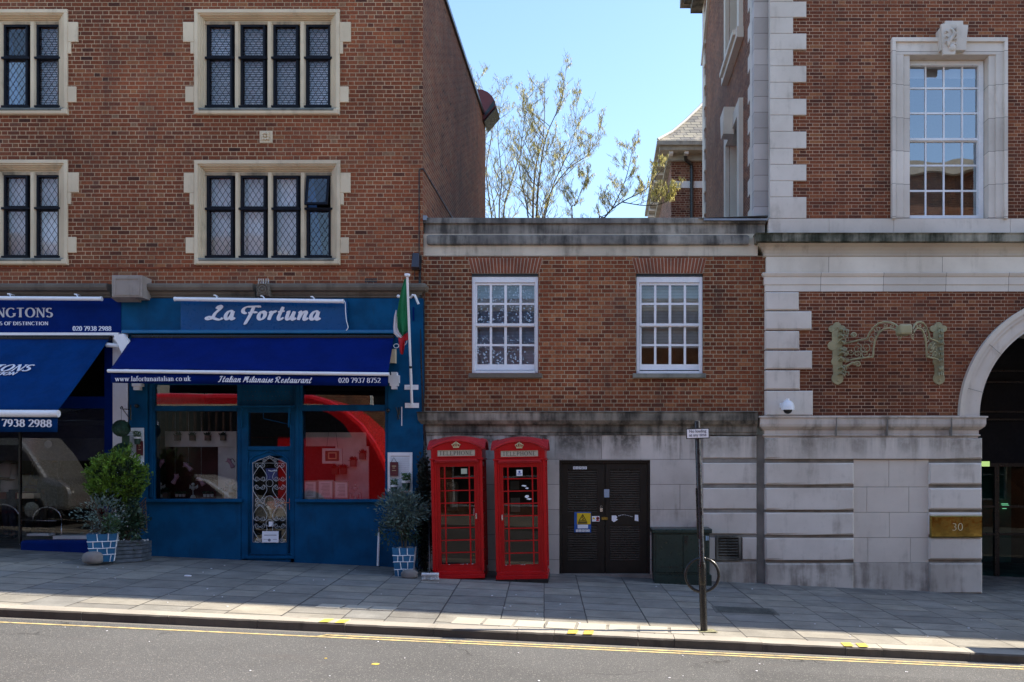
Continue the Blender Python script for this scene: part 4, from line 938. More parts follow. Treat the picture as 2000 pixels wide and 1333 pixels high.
# base cornice
pr_ = [(0,z(857)),(.02,z(856)),(.02,z(853.5)),(.05,z(852)),(.055,z(850)),(.03,z(848.5)),(.03,z(841)),(.06,z(839)),(.11,z(834)),(.125,z(829)),(.125,z(818)),(.15,z(816.8)),(.15,z(814)),(0,z(812.5))]
m = MB(); m.mould(pr_, X(1496), X(1907), YF, 3); m.box(X(1500), X(1907), YF-.0, YF+3.2, z(857), z(814)); m.build('base_cornice', stone('base_cornice_stone', (.62,.55,.485), (.46,.4,.35), .6, (.14,.115,.09)), RB)
m = MB()
for q in (1634,1734,1859): m.pr(q, 815, q+.8, 852, YF-.16, YF-.0)
m.build('stone_joints', M['jointdark'], RB)
# rusticated base
m = MB(); m.pr(1494, 856, 1917, 1200, YF+.02, YF+.3); m.box(X(1500), X(1914), YF+.3, YF+3.2, -1, z(856)); m.build('recessed_stone', M['jointdark'], RB)
R1 = [(856,896.5),(904.5,946.5),(953.5,995.5),(1001.5,1044.5),(1051,1093.5),(1100,1160)]
def blocks(rowi, xs, a, b, mat):
    for p_, q_ in zip(xs, xs[1:]):
        m = MB(); xa, xb, z0, z1 = X(p_), X(q_), Z(b), Z(a); c = .028; y0 = YF-.05; cl = c if p_ == xs[0] else .002; cr = c if q_ == xs[-1] else .002
        m.add([(xa,YF+.1,z0),(xb,YF+.1,z0),(xb,YF+.1,z1),(xa,YF+.1,z1),(xa,y0+cl,z0),(xb,y0+cr,z0),(xb,y0+cr,z1),(xa,y0+cl,z1),(xa+cl,y0,z0+c),(xb-cr,y0,z0+c),(xb-cr,y0,z1-c),(xa+cl,y0,z1-c)],
              [(8,9,10,11),(4,5,9,8),(5,6,10,9),(6,7,11,10),(7,4,8,11),(0,1,5,4),(1,2,6,5),(2,3,7,6),(3,0,4,7)])
        o = m.build('rusticated_block', mat, RB)
blocks(0, [1494,1527,1650,1832,1917], *R1[0], M['port'])
blocks(1, [1494,1581,1667], *R1[1], M['port']); blocks(2, [1494,1529,1635,1667], *R1[2], M['port']); blocks(3, [1494,1581,1667], *R1[3], M['port']); blocks(4, [1494,1530,1636,1667], *R1[4], M['port']); blocks(5, [1495,1667], *R1[5], M['basedirty'])
for i in range(1, 6):
    xs_ = [1816,1919]; q = MB(); a, b = R1[i]
    q.cpr(1813 if False else 1815, a, 1918+i*.3, b, YF-.06, YF+.25, .028); q.build('rusticated_block', M['basedirty'] if i == 5 else M['port'], RB)
m = MB(); Yp = YF-.0
rowsp = [897.5,951.5,1001,1050.5,1099]
jt = [[1667,1736,1814],[1667,1693,1775,1814],[1667,1737,1814],[1667,1695,1778,1814]]
for i in range(4):
    for p_, q_ in zip(jt[i], jt[i+1] if False else jt[i][1:]): m.cpr(p_+.3, rowsp[i]+.5, q_-.3, rowsp[i+1]-.2, Yp+.0, Yp+.2, .003)
m.build('infill_panel', stone('pale_infill_stone', (.64,.56,.48), (.54,.47,.4), .3, (.32,.27,.22)), RB)
m = MB(); m.cpr(1667.5, 1099.5, 1814, 1162, Yp-.015, Yp+.2, .006); m.build('infill_plinth', M['basedirty'], RB)
# arch ring
z0 = Z(815); cx = X(AC[0]); k_ = 16/F
def ring(ro, ri, yf, yb, mat, name, par, n=56):
    m = MB(); fs = []; vs = []
    for i in range(n+1):
        a = pi*i/n; c, s_ = -cos(a), sin(a)
        vs += [(cx+ro*k_*c,yf,z0+ro*k_*s_),(cx+ri*k_*c,yf,z0+ri*k_*s_),(cx+ri*k_*c,yb,z0+ri*k_*s_),(cx+ro*k_*c,yb,z0+ro*k_*s_)]
    for i in range(n):
        for q in range(4): fs.append((i*4+q, i*4+(q+1)%4, i*4+4+(q+1)%4, i*4+4+q))
    fs += [(0,1,2,3), (n*4+3,n*4+2,n*4+1,n*4)]
    m.add(vs, fs); return m.build(name, mat, par, smooth=True, auto=30)
AR = ring(238, 229, YF-.11, YF+.1, M['portfr'], 'arch_moulding', RB)
ring(229, 222, YF-.085, YF+.1, M['port'], 'arch_band', AR); ring(222, 203, YF-.055, YF+.1, M['port'], 'arch_face', AR); ring(203, 196, YF-.03, YF+2.6, M['port'], 'arch_soffit', AR)
m = MB()
for a in (14, 38, 60, 82, 104, 128, 150): 
    c, s_ = -cos(radians(a)), sin(radians(a)); m.tube([(cx+196*k_*c,YF-.058,z0+196*k_*s_),(cx+237*k_*c,YF-.108,z0+237*k_*s_)], .0035, 4)
m.build('arch_joints', M['jointdark'], AR)
# far pier of the arch and the rest of the frontage (outside the frame)
m = MB(); m.box(X(2300), XRe, YF-.04, YF+.3, -3, Z(815)); m.build('far_pier', M['portash'], RB)
# passage: walls, vault, glazed screen
m = MB(); xa, xb = X(1912), X(2304); yb_ = YF+5.5
m.quad((xb,YF+.3,-1),(xb,yb_,-1),(xb,yb_,z0),(xb,YF+.3,z0))
m.box(xa-.5, xb+.5, yb_, yb_+.1, -1, z0+2.2); m.box(xa-.3, xb+.3, YF+.9, yb_, z0+.55, z0+.6) if False else None
n = 24; vs = []
for i in range(n+1):
    a = pi*i/n; r_ = 198*k_; vs += [(cx-r_*cos(a),YF+2.6,z0+r_*sin(a)),(cx-r_*cos(a),yb_,z0+r_*sin(a))]
m.add(vs, [(2*i,2*i+1,2*i+3,2*i+2) for i in range(n)]); m.build('passage', M['room'], RB, recalc=False)
Ys = YF+2.7
SC = T('glazed_screen', 'dark metal and teal glass entrance screen deep inside the archway', 'entrance screen', (cx, Ys, gz(6)))
m = MB()
for q in (723, 745, 803, 818, 905): m.pr(1912, q, 2304, q+(3 if q != 905 else 7), Ys-.06 if q != 745 else Ys-.12, Ys)
for q in (1943, 2034, 2125, 2216): m.pr(q, 912, q+9, 1170, Ys-.04, Ys+.02)
m.pr(1860, 988, 2304, 992, Ys-.03, Ys+.02); m.pr(1860, 1042, 2304, 1046, Ys-.03, Ys+.02); m.build('frame', M['black'], SC)
m = MB(); m.pr(1860, 640, 2304, 905, Ys, Ys+.03); m.build('dark_upper_panel', paint('dark_metal_panel', (.006,.007,.011), .6, bump=.0001, spec=.2), SC)
m = MB(); m.quad((X(1860,Ys),Ys+.01,-1),(X(2304,Ys),Ys+.01,-1),(X(2304,Ys),Ys+.01,Z(911,Ys)),(X(1860,Ys),Ys+.01,Z(911,Ys))); m.build('pane', M['tealglass'], SC)
m = MB(); m.pr(1945,912,1975,1099,Ys+.6,Ys+.62); m.pr(1906,915,1941,1097,Ys+.8,Ys+.82); m.build('lit_interior_panel', paint('teal_interior', (.03,.10,.09), .6), SC)
m = MB(); m.pr(1956,984,1969,985.5,Ys+.5,Ys+.51); m.pr(1957,987,1971,990,Ys+.5,Ys+.51); m.pr(1958,993,1966,994.2,Ys+.5,Ys+.51); m.build('ceiling_strip', emit('dim_green_light', (.5,.9,.5), .5), SC)
m = MB(); Ye = YF+1.2; x0_ = X(1914.5,Ye); x1_ = X(1933,Ye); zt, zb = Z(901.5,Ye), Z(911.5,Ye)
m.polyY([(x0_-.25,zt),(x1_,zt),(x1_,zb),(x0_-.25,zb)], Ye, Ye+.05)
o = m.build('exit_light', emit('green_lit_sign', (.42,.62,.22), .42)); tag(o, 'small glowing green box sign just inside the archway beside the stone pier', 'sign')
# brass plate
B = T('brass_plate', 'polished brass building number plate reading 30 on the stone pier', 'sign', (X(1868),YF-.08,Z(1030)))
m = MB(); m.cpr(1817.5,1007.5,1920,1050.5,YF-.1,YF-.03,.02); m.build('plate', M['brass'], B)
text('30', X(1870,15.9), Z(1037,15.9), .145, YF-.1, paint('engraved_pale', (.62,.55,.4), .4), B, 1.05, bold=-.025)
# cctv
c_ = T('security_camera', 'white dome security camera on stone quoin above the base cornice', 'camera', (X(1538,15.7),YF,Z(797)))
m = MB(); cxx, cyy = X(1538.5,15.72), 15.72
m.lathe([(.03,.0),(.06,-.005),(.095,-.04),(.112,-.09),(.118,-.15),(.118,-.165)], (cxx,cyy,Z(783,cyy)), 24); m.lathe([(.03,.02),(.03,-.02)], (cxx,cyy,Z(781,cyy)), 12); m.build('housing', M['whitemetal'], c_, smooth=True, auto=40)
m = MB(); m.box(cxx-.03, cxx+.03, cyy, YF-.06, Z(786,cyy), Z(780,cyy)); m.box(X(1525,15.92)-.02, X(1525,15.92)+.02, YF-.12, YF-.06, Z(798), Z(789)); m.build('arm', M['whitemetal'], c_, bevel=.005)
m = MB(); m.ball((cxx,cyy,Z(783,cyy)-.165), .08, 18, 10, (1,1,.9)); m.build('dome', paint('smoked_dome', (.02,.02,.02), .08), c_, smooth=True)

# ornate lamp bracket
BR = T('ornate_iron_bracket', 'sage green wrought iron double scroll bracket on brick beside the archway', 'wall bracket', (X(1735),YF,Z(690)))
def backplate(cxp, Y=YF):
    m = MB(); pts = []
    def P(a, b): return (X(cxp+a,Y), Z(b,Y))
    m.polyY([P(-10,646),P(10,646),P(11,735),P(-7,735)], Y-.03, Y)
    for (a, b, r_) in ((0,638,8),(-10,643,6.5),(10,643,6.5),(-9,676,9),(9,672,3),(-2,707,9),(1,740,11.5)):
        m.polyY([(X(cxp+a,Y)+r_/108*cos(q*pi/10), Z(b,Y)+r_/108*sin(q*pi/10)*(1.0)) for q in range(20)], Y-.034-abs(a)*.0003, Y)
    m.polyY([P(-10,742),P(12,742),P(1,753)], Y-.033, Y)
    for (a, b) in ((1,641),(2,744)): m.ball((X(cxp+a,Y),Y-.04,Z(b,Y)), .018, 8, 6)
    return m.build('back_plate', M['sage'], BR, bevel=.004)
backplate(1634); backplate(1832)
def spiral(c, r0, r1, a0, turns, n=22):
    out = []
    for i in range(n+1):
        t = i/n; r_ = r0+(r1-r0)*t; a = a0+turns*2*pi*t; out.append((c[0]+r_*cos(a), c[1]+r_*sin(a)))
    return out
def arm(mir, base, tip, pln):
    """one arched arm in its own oblique plane; (u,v): u from wall outwards 0..1, v height in photo rows"""
    bx, tx = base, tip
    def P(u, v, o=0): 
        y = pln[0]+(pln[1]-pln[0])*u; x = X(bx,pln[0])+(X(tx,pln[1])-X(bx,pln[0]))*u+o
        return Vector((x, y, EYE-(v-VY)*(YF)/F*1.0))
    return P
def iron(P, name):
    m = MB(); t = .011
    up = [(0,672),(.15,668),(.30,664),(.41,662),(.46,650),(.53,640),(.62,632),(.72,629),(.84,630),(.93,635),(1,645)]
    lo = [(.52,697),(.53,680),(.56,664),(.63,650),(.71,643),(.82,641),(.91,644),(.96,650)]
    bo = [(0,706),(.18,702),(.35,699.5),(.52,697)]
    def flat(line, w=.016):
        vs = []
        L3 = []
        for i in range(len(line)-1):
            for q in range(4):
                s_ = q/4; L3.append((line[i][0]*(1-s_)+line[i+1][0]*s_, line[i][1]*(1-s_)+line[i+1][1]*s_))
        L3.append(line[-1]); m.tube([P(*q) for q in L3], w, 6)
    flat(up, .017); flat(lo, .017); flat(bo, .017)
    asp = 9.0/108.0
    for (u, v, r_, a0, tu) in ((.24,681,10,-pi/2,1.5),(.39,679,11,pi,-1.5),(.24,692,8,pi/2,-1.4),(.38,691,9,0,1.4),(.50,662,9,-pi*.3,1.4),(.60,643,7,pi,-1.3),(.74,636,4,0,1.2),(.86,636,4,pi,-1.2),(.98,657,6,pi*.6,-1.2),(.12,700-12,7,0,1.3)):
        sp = spiral((0,0), r_, r_*.18, a0, tu, 20)
        m.tube([P(u+q[0]/110., v+q[1]) for q in sp], [.0095-.004*i/20 for i in range(21)], 5)
    return m
for (bx, tx, nm, Yt) in ((1648,1758,'a',15.1),(1840,1782,'b',15.1)):
    def P(u, v, bx=bx, tx=tx, Yt=Yt):
        Yq = 15.96+(Yt-15.96)*u; px = bx+(tx-bx)*u
        return Vector((X(px,Yq), Yq, Z(v,Yq)))
    m = iron(P, nm)
    m.build('scroll_arm', M['sage'], BR, smooth=True)
for bx, s_ in ((1640,1),(1836,-1)):
    m = MB(); rr = random.Random(bx)
    for v in (650,660,671,684,695,706,722,733):   # acanthus sprigs climbing the back plate
        for q in range(3):
            a = rr.uniform(-.6, 1.0); L = rr.uniform(6, 13)*(1 if s_ > 0 else .45)
            p0 = Vector((X(bx-4+q*3),YF-.05,Z(v))); 
            pts = [p0, p0+Vector((s_*L*.4/108,-.07,L*.4/108*a+.03)), p0+Vector((s_*L*.85/108,-.11,L*.5/108*a)), p0+Vector((s_*L*.8/108,-.12,-.04+L*.3/108*a)), p0+Vector((s_*L*.55/108,-.11,-.03))]
            m.tube(pts, [.012,.017,.013,.009,.004], 6)
    if s_ > 0:
        for (u0, v0, r_) in ((1668,655,5.5),(1675,712,6.5)):
            sp = spiral((u0,v0), r_, 1, pi*.9, 1.4, 18); m.tube([(X(q[0],15.8),15.8,Z(q[1],15.8)) for q in sp], .016, 6)
        m.tube([(X(1648,15.9),15.88,Z(720,15.9)),(X(1656,15.8),15.82,Z(717)),(X(1664,15.8),15.8,Z(712)),(X(1669,15.8),15.8,Z(712))], .02, 6)
    m.build('acanthus_leaves', M['sage'], BR, smooth=True)
m = MB(); Yt = 15.08
m.pr(1758,633,1782.5,653,Yt-.12,Yt+.14); m.build('lamp_collar', M['sage'], BR, bevel=.03)

# ---------------- rear house ----------------
YR = 30.0
RH = T('brick_house', 'distant brick house with slate roof and heavy white eaves behind the parapet', 'house', (3, 31, 0))
xw = X(1311, 30.6)
m = MB(); y0 = 30.6; m.quad((xw,y0,0),(xw+9,y0,0),(xw+9,y0,12.8),(xw,y0,12.8)); m.quad((xw,y0,0),(xw,39,0),(xw,39,12.8),(xw,y0,12.8)); m.build('wall', M['brickS'], RH, recalc=False)
m = MB(); m.box(xw-.03, xw+9, y0-.04, y0, Z(368,y0), Z(355,y0)); m.build('white_band', M['white'], RH)
m = MB(); xe = X(1283,30)
m.box(xe, xe+9, 29.95, 30.15, Z(284,30), Z(276,30)); m.box(xe, xe+.2, 30.15, 38.5, Z(284,30), Z(276,30)); m.box(xe+.05, xe+9, 30.1, 38.4, Z(284,30)+.1, Z(284,30)+.14)
m.box(xe+.1, xe+9, 30.05, 30.5, Z(292,30), Z(284,30)); m.box(xe+.12, xe+.5, 30.5, 38.3, Z(292,30), Z(284,30))
m.box(xw-.12, xe+9, y0-.15, y0+.02, Z(317,y0), Z(292,y0)); m.box(xw-.15, xw, y0, 38.5, Z(317,y0), Z(292,y0)); m.build('eaves', paint('cream_eaves', (.33,.3,.25), .8, .2, dirt=.4), RH)
for q in (1310, 1340): 
    m = MB(); xx = X(q-3,30.2); m.box(xx, xx+.14, 30.15, 30.5, Z(301,30.2), Z(287,30.2)); m.build('eaves_bracket', M['white'], RH, bevel=.01)
for i in range(8):
    m = MB(); m.box(xe+.1, xw-.05, 31.4+i*.9, 31.55+i*.9, Z(300,30.2), Z(287,30.2)); m.build('eaves_bracket', M['white'], RH)
def slatemat():
    k = NT('slate_courses'); P, p, n = k.pos(); b = k.n('TexBrick'); cmb = k.n('CombineXYZ'); k.l(k.m_('ADD', p[0], k.m_('MULTIPLY', p[1], .3)), cmb.inputs[0]); k.l(p[2], cmb.inputs[1]); k.l(cmb.outputs[0], b.inputs[0])
    b.inputs['Scale'].default_value = 1; b.inputs['Brick Width'].default_value = .34; b.inputs['Row Height'].default_value = .14; b.inputs['Mortar Size'].default_value = .012
    b.inputs['Color1'].default_value = (.30,.28,.22,1); b.inputs['Color2'].default_value = (.16,.155,.15,1); b.inputs['Mortar'].default_value = (.04,.04,.04,1)
    c = k.mix(k.rng(k.noise(3,4), .5, .7, 0, .5), b.outputs[0], (.42,.38,.3)); return k.bsdf(c, .7, 0, b.outputs[1], .01, .6)
m = MB(); n = 7; vs = []
zE = Z(276,30)
for i in range(n+1):      # bellcast hip
    t = i/n; xx = xe+.05+3.6*t; zz = zE+.02+3.6*(t**1.2)*1.3; yy = 30.0+3.6*t
    vs += [(xx,yy,zz),(xe+9,yy,zz),(xx,38.5,zz)]
fs = []
for i in range(n): fs += [(3*i,3*i+1,3*i+4,3*i+3),(3*i,3*i+3,3*i+5,3*i+2)]
m.add(vs, fs); RF = m.build('roof', slatemat(), RH, recalc=False)
m = MB(); m.tube([Vector(vs[3*i])+Vector((-.02,-.02,.03)) for i in range(n+1)], .045, 6); m.build('lead_hip', paint('pale_lead', (.4,.4,.4), .6), RF)
m = MB(); m.box(xe+.35, xe+.9, 34, 34.6, zE, zE+.75); m.build('roof_vent', M['leadroof'], RF)
m = MB(); y_ = y0-.1; m.tube([(X(1338,y_),y_-.25,Z(310,y_)),(X(1338,y_),y_-.2,Z(316,y_)),(X(1350,y_),y_,Z(322,y_)),(X(1351,y_),y_,Z(330,y_)),(X(1351,y_),y_,0)], .065, 8); m.build('downpipe', M['black'], RH)
# ---------------- pen lettering: skeleton glyphs drawn with a broad nib ----------------
def A_(cx, cy, rx, ry, a0, a1, n=12): return [(cx+rx*cos(radians(a0+(a1-a0)*i/n)), cy+ry*sin(radians(a0+(a1-a0)*i/n))) for i in range(n+1)]
def Sx(x, y, w=.13): return [(x-w, y), (x+w, y)]
xh = .64
G = {
'N': (.86, [[(.16,0),(.16,1)],[(.16,1),(.72,0)],[(.72,0),(.72,1)]], [(.14,0),(.1,1),(.72,1)]),
'G': (.88, [A_(.46,.5,.38,.49,45,325)+[(.76,.12),(.78,.42)]], [(.76,.42)]),
'T': (.76, [[(.06,.98),(.70,.98)],[(.38,0),(.38,.98)]], [(.38,0)]),
'O': (.9, [A_(.45,.5,.37,.49,90,450,24)], []),
'S': (.64, [A_(.31,.74,.22,.24,35,250,10)[:-1]+A_(.31,.26,.24,.25,85,-150,12)], []),
'R': (.8, [[(.17,0),(.17,1)],[(.17,.98),(.38,.98)]+A_(.40,.74,.2,.24,80,-90,8)+[(.17,.5)],[(.4,.5),(.72,0)]], [(.17,0),(.1,1),(.74,0)]),
'F': (.68, [[(.17,0),(.17,1)],[(.17,.98),(.6,.98),(.6,.84)],[(.17,.52),(.48,.52)]], [(.17,0),(.1,1)]),
'D': (.86, [[(.17,0),(.17,1)],[(.17,.98),(.36,.98)]+A_(.38,.5,.38,.48,88,-88,14)+[(.17,.02)]], [(.1,1),(.1,0)]),
'I': (.4, [[(.2,0),(.2,1)]], [(.2,0),(.2,1)]),
'C': (.82, [A_(.46,.5,.37,.49,42,318,18)], []),
'E': (.74, [[(.17,0),(.17,1)],[(.17,.98),(.62,.98),(.62,.85)],[(.17,.52),(.5,.52)],[(.17,.02),(.65,.02),(.66,.16)]], [(.1,1),(.1,0)]),
'L': (.7, [[(.17,0),(.17,1)],[(.17,.02),(.62,.02),(.63,.18)]], [(.17,1),(.1,0)]),
'P': (.7, [[(.17,0),(.17,1)],[(.17,.98),(.36,.98)]+A_(.38,.72,.22,.26,85,-90,8)+[(.17,.46)]], [(.17,0),(.1,1)]),
'H': (.88, [[(.17,0),(.17,1)],[(.71,0),(.71,1)],[(.17,.52),(.71,.52)]], [(.17,0),(.17,1),(.71,0),(.71,1)]),
'0': (.6, [A_(.3,.5,.21,.49,90,450,20)], []),
'2': (.6, [A_(.29,.74,.2,.24,165,-30,10)+[(.08,.02),(.52,.02),(.54,.14)]], []),
'3': (.6, [A_(.28,.77,.17,.21,150,-80,9),A_(.27,.29,.22,.28,80,-150,12)], []),
'5': (.6, [[(.5,.98),(.17,.98),(.14,.56)]+A_(.27,.31,.22,.29,100,-140,12)], []),
'7': (.58, [[(.06,.84),(.08,.98),(.53,.98),(.24,0)]], []),
'8': (.6, [A_(.3,.75,.17,.23,-90,270,14),A_(.3,.26,.21,.26,90,450,16)], []),
'9': (.6, [A_(.29,.68,.2,.3,-10,350,16),A_(.13,.68,.37,.66,-5,-85,8)], []),
'w': (.84, [[(.08,xh),(.26,0)],[(.26,0),(.42,xh)],[(.42,xh),(.6,0)],[(.6,0),(.76,xh)]], [(.08,xh),(.42,xh),(.78,xh)]),
'.': (.28, [[(.12,.04),(.16,.05)]], []),
'l': (.32, [[(.16,0),(.16,1.02)]], [(.16,0)]),
'a': (.56, [[(.12,.5)]+A_(.27,.48,.15,.16,150,0,8)+[(.43,.1),(.5,.0)],A_(.25,.18,.16,.19,70,400,12)], []),
'f': (.38, [A_(.32,.84,.15,.18,50,180,7)+[(.17,0)],[(.04,xh-.02),(.34,xh-.02)]], [(.17,0)]),
'o': (.6, [A_(.3,xh/2,.22,xh/2,90,450,18)], []),
'r': (.42, [[(.15,0),(.15,xh)],A_(.3,xh-.16,.14,.15,170,50,6)], [(.15,0),(.12,xh)]),
't': (.34, [[(.16,.84),(.16,.1)]+A_(.25,.09,.09,.09,180,320,5),[(.04,xh-.01),(.3,xh-.01)]], []),
'u': (.62, [[(.13,xh),(.13,.2)]+A_(.27,.17,.14,.17,180,330,8),[(.46,xh),(.46,0)]], [(.1,xh),(.43,xh),(.5,0)]),
'n': (.62, [[(.14,0),(.14,xh)],A_(.31,xh-.2,.16,.2,160,10,8)+[(.47,0)]], [(.14,0),(.1,xh),(.47,0)]),
'i': (.3, [[(.15,0),(.15,xh)],[(.13,.86),(.17,.86)]], [(.15,0),(.11,xh)]),
'c': (.54, [A_(.3,xh/2,.21,xh/2,45,315,12)], []),
'k': (.6, [[(.14,0),(.14,1.02)],[(.14,.28),(.44,xh)],[(.24,.36),(.5,0)]], [(.14,0),(.46,xh),(.52,0)]),
' ': (.3, [], []),
}
GS = dict(G)   # brush script
GS.update({
'L': (.95, [[(.50,.78),(.58,.95),(.68,1.0),(.76,.93),(.70,.78),(.55,.6),(.42,.42),(.34,.2),(.22,.06),(.06,.03),(-.05,.1),(.02,.19),(.16,.19),(.4,.1),(.62,.02),(.8,.02),(.92,.14)]], []),
'F': (.88, [[(.28,.48),(.14,.5),(.04,.62),(.08,.8),(.25,.93),(.5,.95),(.95,.97),(1.0,.9)],[(.66,.95),(.58,.62),(.48,.3),(.38,.02),(.26,-.26),(.18,-.3)],[(.36,.5),(.56,.53),(.78,.55),(.82,.48)]], []),
'a': (.66, [[(.47,.56),(.36,.64),(.22,.58),(.1,.36),(.1,.14),(.2,.03),(.32,.12),(.44,.36),(.5,.6),(.46,.3),(.46,.08),(.54,.03),(.66,.16)]], []),
'o': (.58, [[(.34,.6),(.2,.56),(.1,.36),(.1,.14),(.22,.02),(.36,.1),(.46,.3),(.44,.52),(.34,.6),(.42,.5),(.58,.54)]], []),
'r': (.5, [[(.08,.48),(.2,.62),(.2,.5),(.14,.24),(.1,0)],[(.16,.3),(.26,.5),(.38,.62),(.48,.56)]], []),
't': (.46, [[(.32,.95),(.22,.6),(.12,.24),(.14,.05),(.24,.02),(.42,.18)],[(.04,.58),(.2,.6),(.44,.64)]], []),
'u': (.68, [[(.08,.5),(.18,.62),(.14,.4),(.1,.14),(.18,.03),(.3,.1),(.44,.36),(.52,.62)],[(.52,.62),(.46,.3),(.45,.08),(.52,.02),(.66,.16)]], []),
'n': (.68, [[(.06,.48),(.18,.62),(.16,.4),(.08,0)],[(.1,.12),(.24,.44),(.4,.62),(.5,.54),(.44,.26),(.44,.06),(.52,.02),(.66,.16)]], []),
'l': (.32, [[(.1,.2),(.26,.6),(.34,.92),(.28,1.0),(.2,.86),(.12,.4),(.12,.08),(.2,.02),(.34,.16)]], []),
'i': (.32, [[(.06,.4),(.18,.62),(.12,.3),(.12,.08),(.18,.02),(.32,.16)],[(.23,.82),(.26,.85)]], []),
'M': (1.05, [[(.0,.04),(.1,.1),(.2,.5),(.28,.96),(.22,.7),(.2,.3)],[(.2,.25),(.36,.7),(.54,.98),(.5,.6),(.48,.3)],[(.48,.3),(.62,.7),(.82,.98),(.74,.5),(.72,.1),(.8,.02),(1.0,.2)]], []),
'I': (.56, [[(.04,.8),(.1,.94),(.3,.97),(.56,.95)],[(.36,.95),(.26,.5),(.16,.08),(.02,.02),(-.05,.1)]], []),
's': (.48, [[(.08,.1),(.24,.4),(.32,.62),(.36,.3),(.3,.06),(.18,0),(.06,.08)],[(.3,.06),(.46,.18)]], []),
'e': (.5, [[(.1,.28),(.28,.36),(.36,.5),(.28,.62),(.16,.5),(.1,.24),(.18,.04),(.32,.06),(.5,.24)]], []),
'R': (.95, [[(.24,.86),(.2,.4),(.08,.02)],[(.0,.66),(.1,.88),(.4,.98),(.66,.9),(.66,.68),(.44,.54),(.26,.5)],[(.36,.52),(.52,.2),(.7,.02),(.86,.12)]], []),
})
def smoothline(P, k=3):
    if len(P) < 3: return P
    out = []
    for i in range(len(P)-1):
        p0 = P[max(i-1,0)]; p1 = P[i]; p2 = P[i+1]; p3 = P[min(i+2,len(P)-1)]
        for q in range(k):
            t = q/k; o = []
            for d in (0, 1): o.append(.5*((2*p1[d])+(-p0[d]+p2[d])*t+(2*p0[d]-5*p1[d]+4*p2[d]-p3[d])*t*t+(-p0[d]+3*p1[d]-3*p2[d]+p3[d])*t**3))
            out.append(tuple(o))
    out.append(P[-1]); return out
def pen(s, O, U, V, N_, h, font=G, wmax=.17, wmin=.06, slant=0, track=.06, serif=True, th=.004, fit=None):
    """letters standing proud of a surface: O origin, U/V unit axes along/up, N_ outward normal, h cap height"""
    m = MB(); x = 0; O, U, V, N_ = map(Vector, (O, U, V, N_)); tot = sum((font[c][0]+track) if c in font else .3 for c in s)
    sx = (fit/(tot*h)) if fit else 1; cnt = 0
    def put(a, b, d): return O+U*((x+a+slant*b)*h*sx)+V*(b*h)+N_*d
    for ch in s:
        g = font.get(ch, (.3, [], []))
        for st in g[1]:
            P = smoothline(st) if font is GS else st
            n = len(P)
            if n < 2: continue
            lf = []; rt = []; cnt += 1; d0 = th+.0005*(cnt%7)
            for i, p in enumerate(P):
                d = d0+.004*i/n*(h*5)
                a = P[max(i-1,0)]; b = P[min(i+1,n-1)]; dx, dy = b[0]-a[0], b[1]-a[1]; L = math.hypot(dx, dy) or 1
                dx /= L; dy /= L
                if font is GS: w = (wmin+(wmax-wmin)*abs(dx*.35-dy*.94)**1.3)*(.75 if i in (0, n-1) else 1)
                else:
                    w = wmin+(wmax-wmin)*abs(dy)**1.6
                    if ch == 'N' and st[0][0] == st[-1][0]: w = wmin*1.3
                    if ch in 'w' and st[0][1] < st[-1][1]: w = wmin*1.2
                lf.append(put(p[0]-dy*w/2, p[1]+dx*w/2, d)); rt.append(put(p[0]+dy*w/2, p[1]-dx*w/2, d))
            for i in range(n-1): m.add([lf[i], rt[i], rt[i+1], lf[i+1], lf[i]-N_*th, rt[i]-N_*th, rt[i+1]-N_*th, lf[i+1]-N_*th], [(0,1,2,3),(0,4,5,1),(2,6,7,3),(1,5,6,2),(3,7,4,0)])
        if serif and font is G:
            for (a, b) in g[2]:
                cnt += 1; d = th+.0004*(cnt%7)+.0002; y0 = b-.0 if b < .3 else b-.05; w = .15
                m.add([put(a-w, y0, d), put(a+w, y0, d), put(a+w, y0+.055, d), put(a-w, y0+.055, d)], [(0,1,2,3)])
        x += g[0]+track
    return m
def front_text(s, px, py, h_px, Y, width_px=None, **k):
    return pen(s, (X(px,Y),Y,Z(py,Y)), (1,0,k.pop('tilt',0)), (0,0,1), (0,-1,0), h_px*Y/F, fit=(width_px*Y/F if width_px else None), **k)

# ---------------- La Fortuna shopfront ----------------
SF = T('restaurant_shopfront', 'teal blue painted restaurant shopfront with door between two display windows', 'shopfront', (X(545),YF,gz(X(545))))
Y1 = YF-.06; m = MB()
# painted frame pieces
m.pr(236, 583, 826, 646, Y1, YF+.2)                      # fascia
m.pr(758, 646, 826, 1190, Y1, YF+.2)                     # right pier
m.pr(250, 646, 288, 1190, Y1+.01, YF+.2)                 # left pier
P1 = m.build('painted_wall', M['blue'], SF)
m = MB(); m.pr(288,740,302,1190,Y1+.05,YF+.2); m.pr(463,740,471,1190,Y1+.05,YF+.2); m.pr(575,740,589,1190,Y1+.02,YF+.2); m.pr(752,740,758,1190,Y1+.05,YF+.2)
m.pr(302,793,463,803,Y1+.04,YF+.1); m.pr(589,791,752,803,Y1+.04,YF+.1); m.pr(302,740,463,752,Y1+.06,YF+.1); m.pr(589,740,752,750,Y1+.06,YF+.1)
m.pr(578,752,583,972,Y1,Y1+.03); m.pr(292,752,298,972,Y1+.03,Y1+.06); m.build('window_frame', M['blue'], SF, bevel=.006)
m = MB(); m.cpr(284,975,471,981.5,Y1-.06,YF+.1,.008); m.cpr(575,976,758,982,Y1-.06,YF+.1,.008); m.build('sill', M['blue'], SF)
m = MB(); m.pr(286,981.5,470,1190,Y1+.015,YF+.1); m.build('stall_riser', M['blue'], SF); m = MB(); m.pr(577,982,760,1190,Y1+.015,YF+.1); m.build('stall_riser', M['blue'], SF); m = MB(); m.pr(270,1060,286,1190,Y1+.02,YF+.1); m.build('skirting', M['blue'], SF)
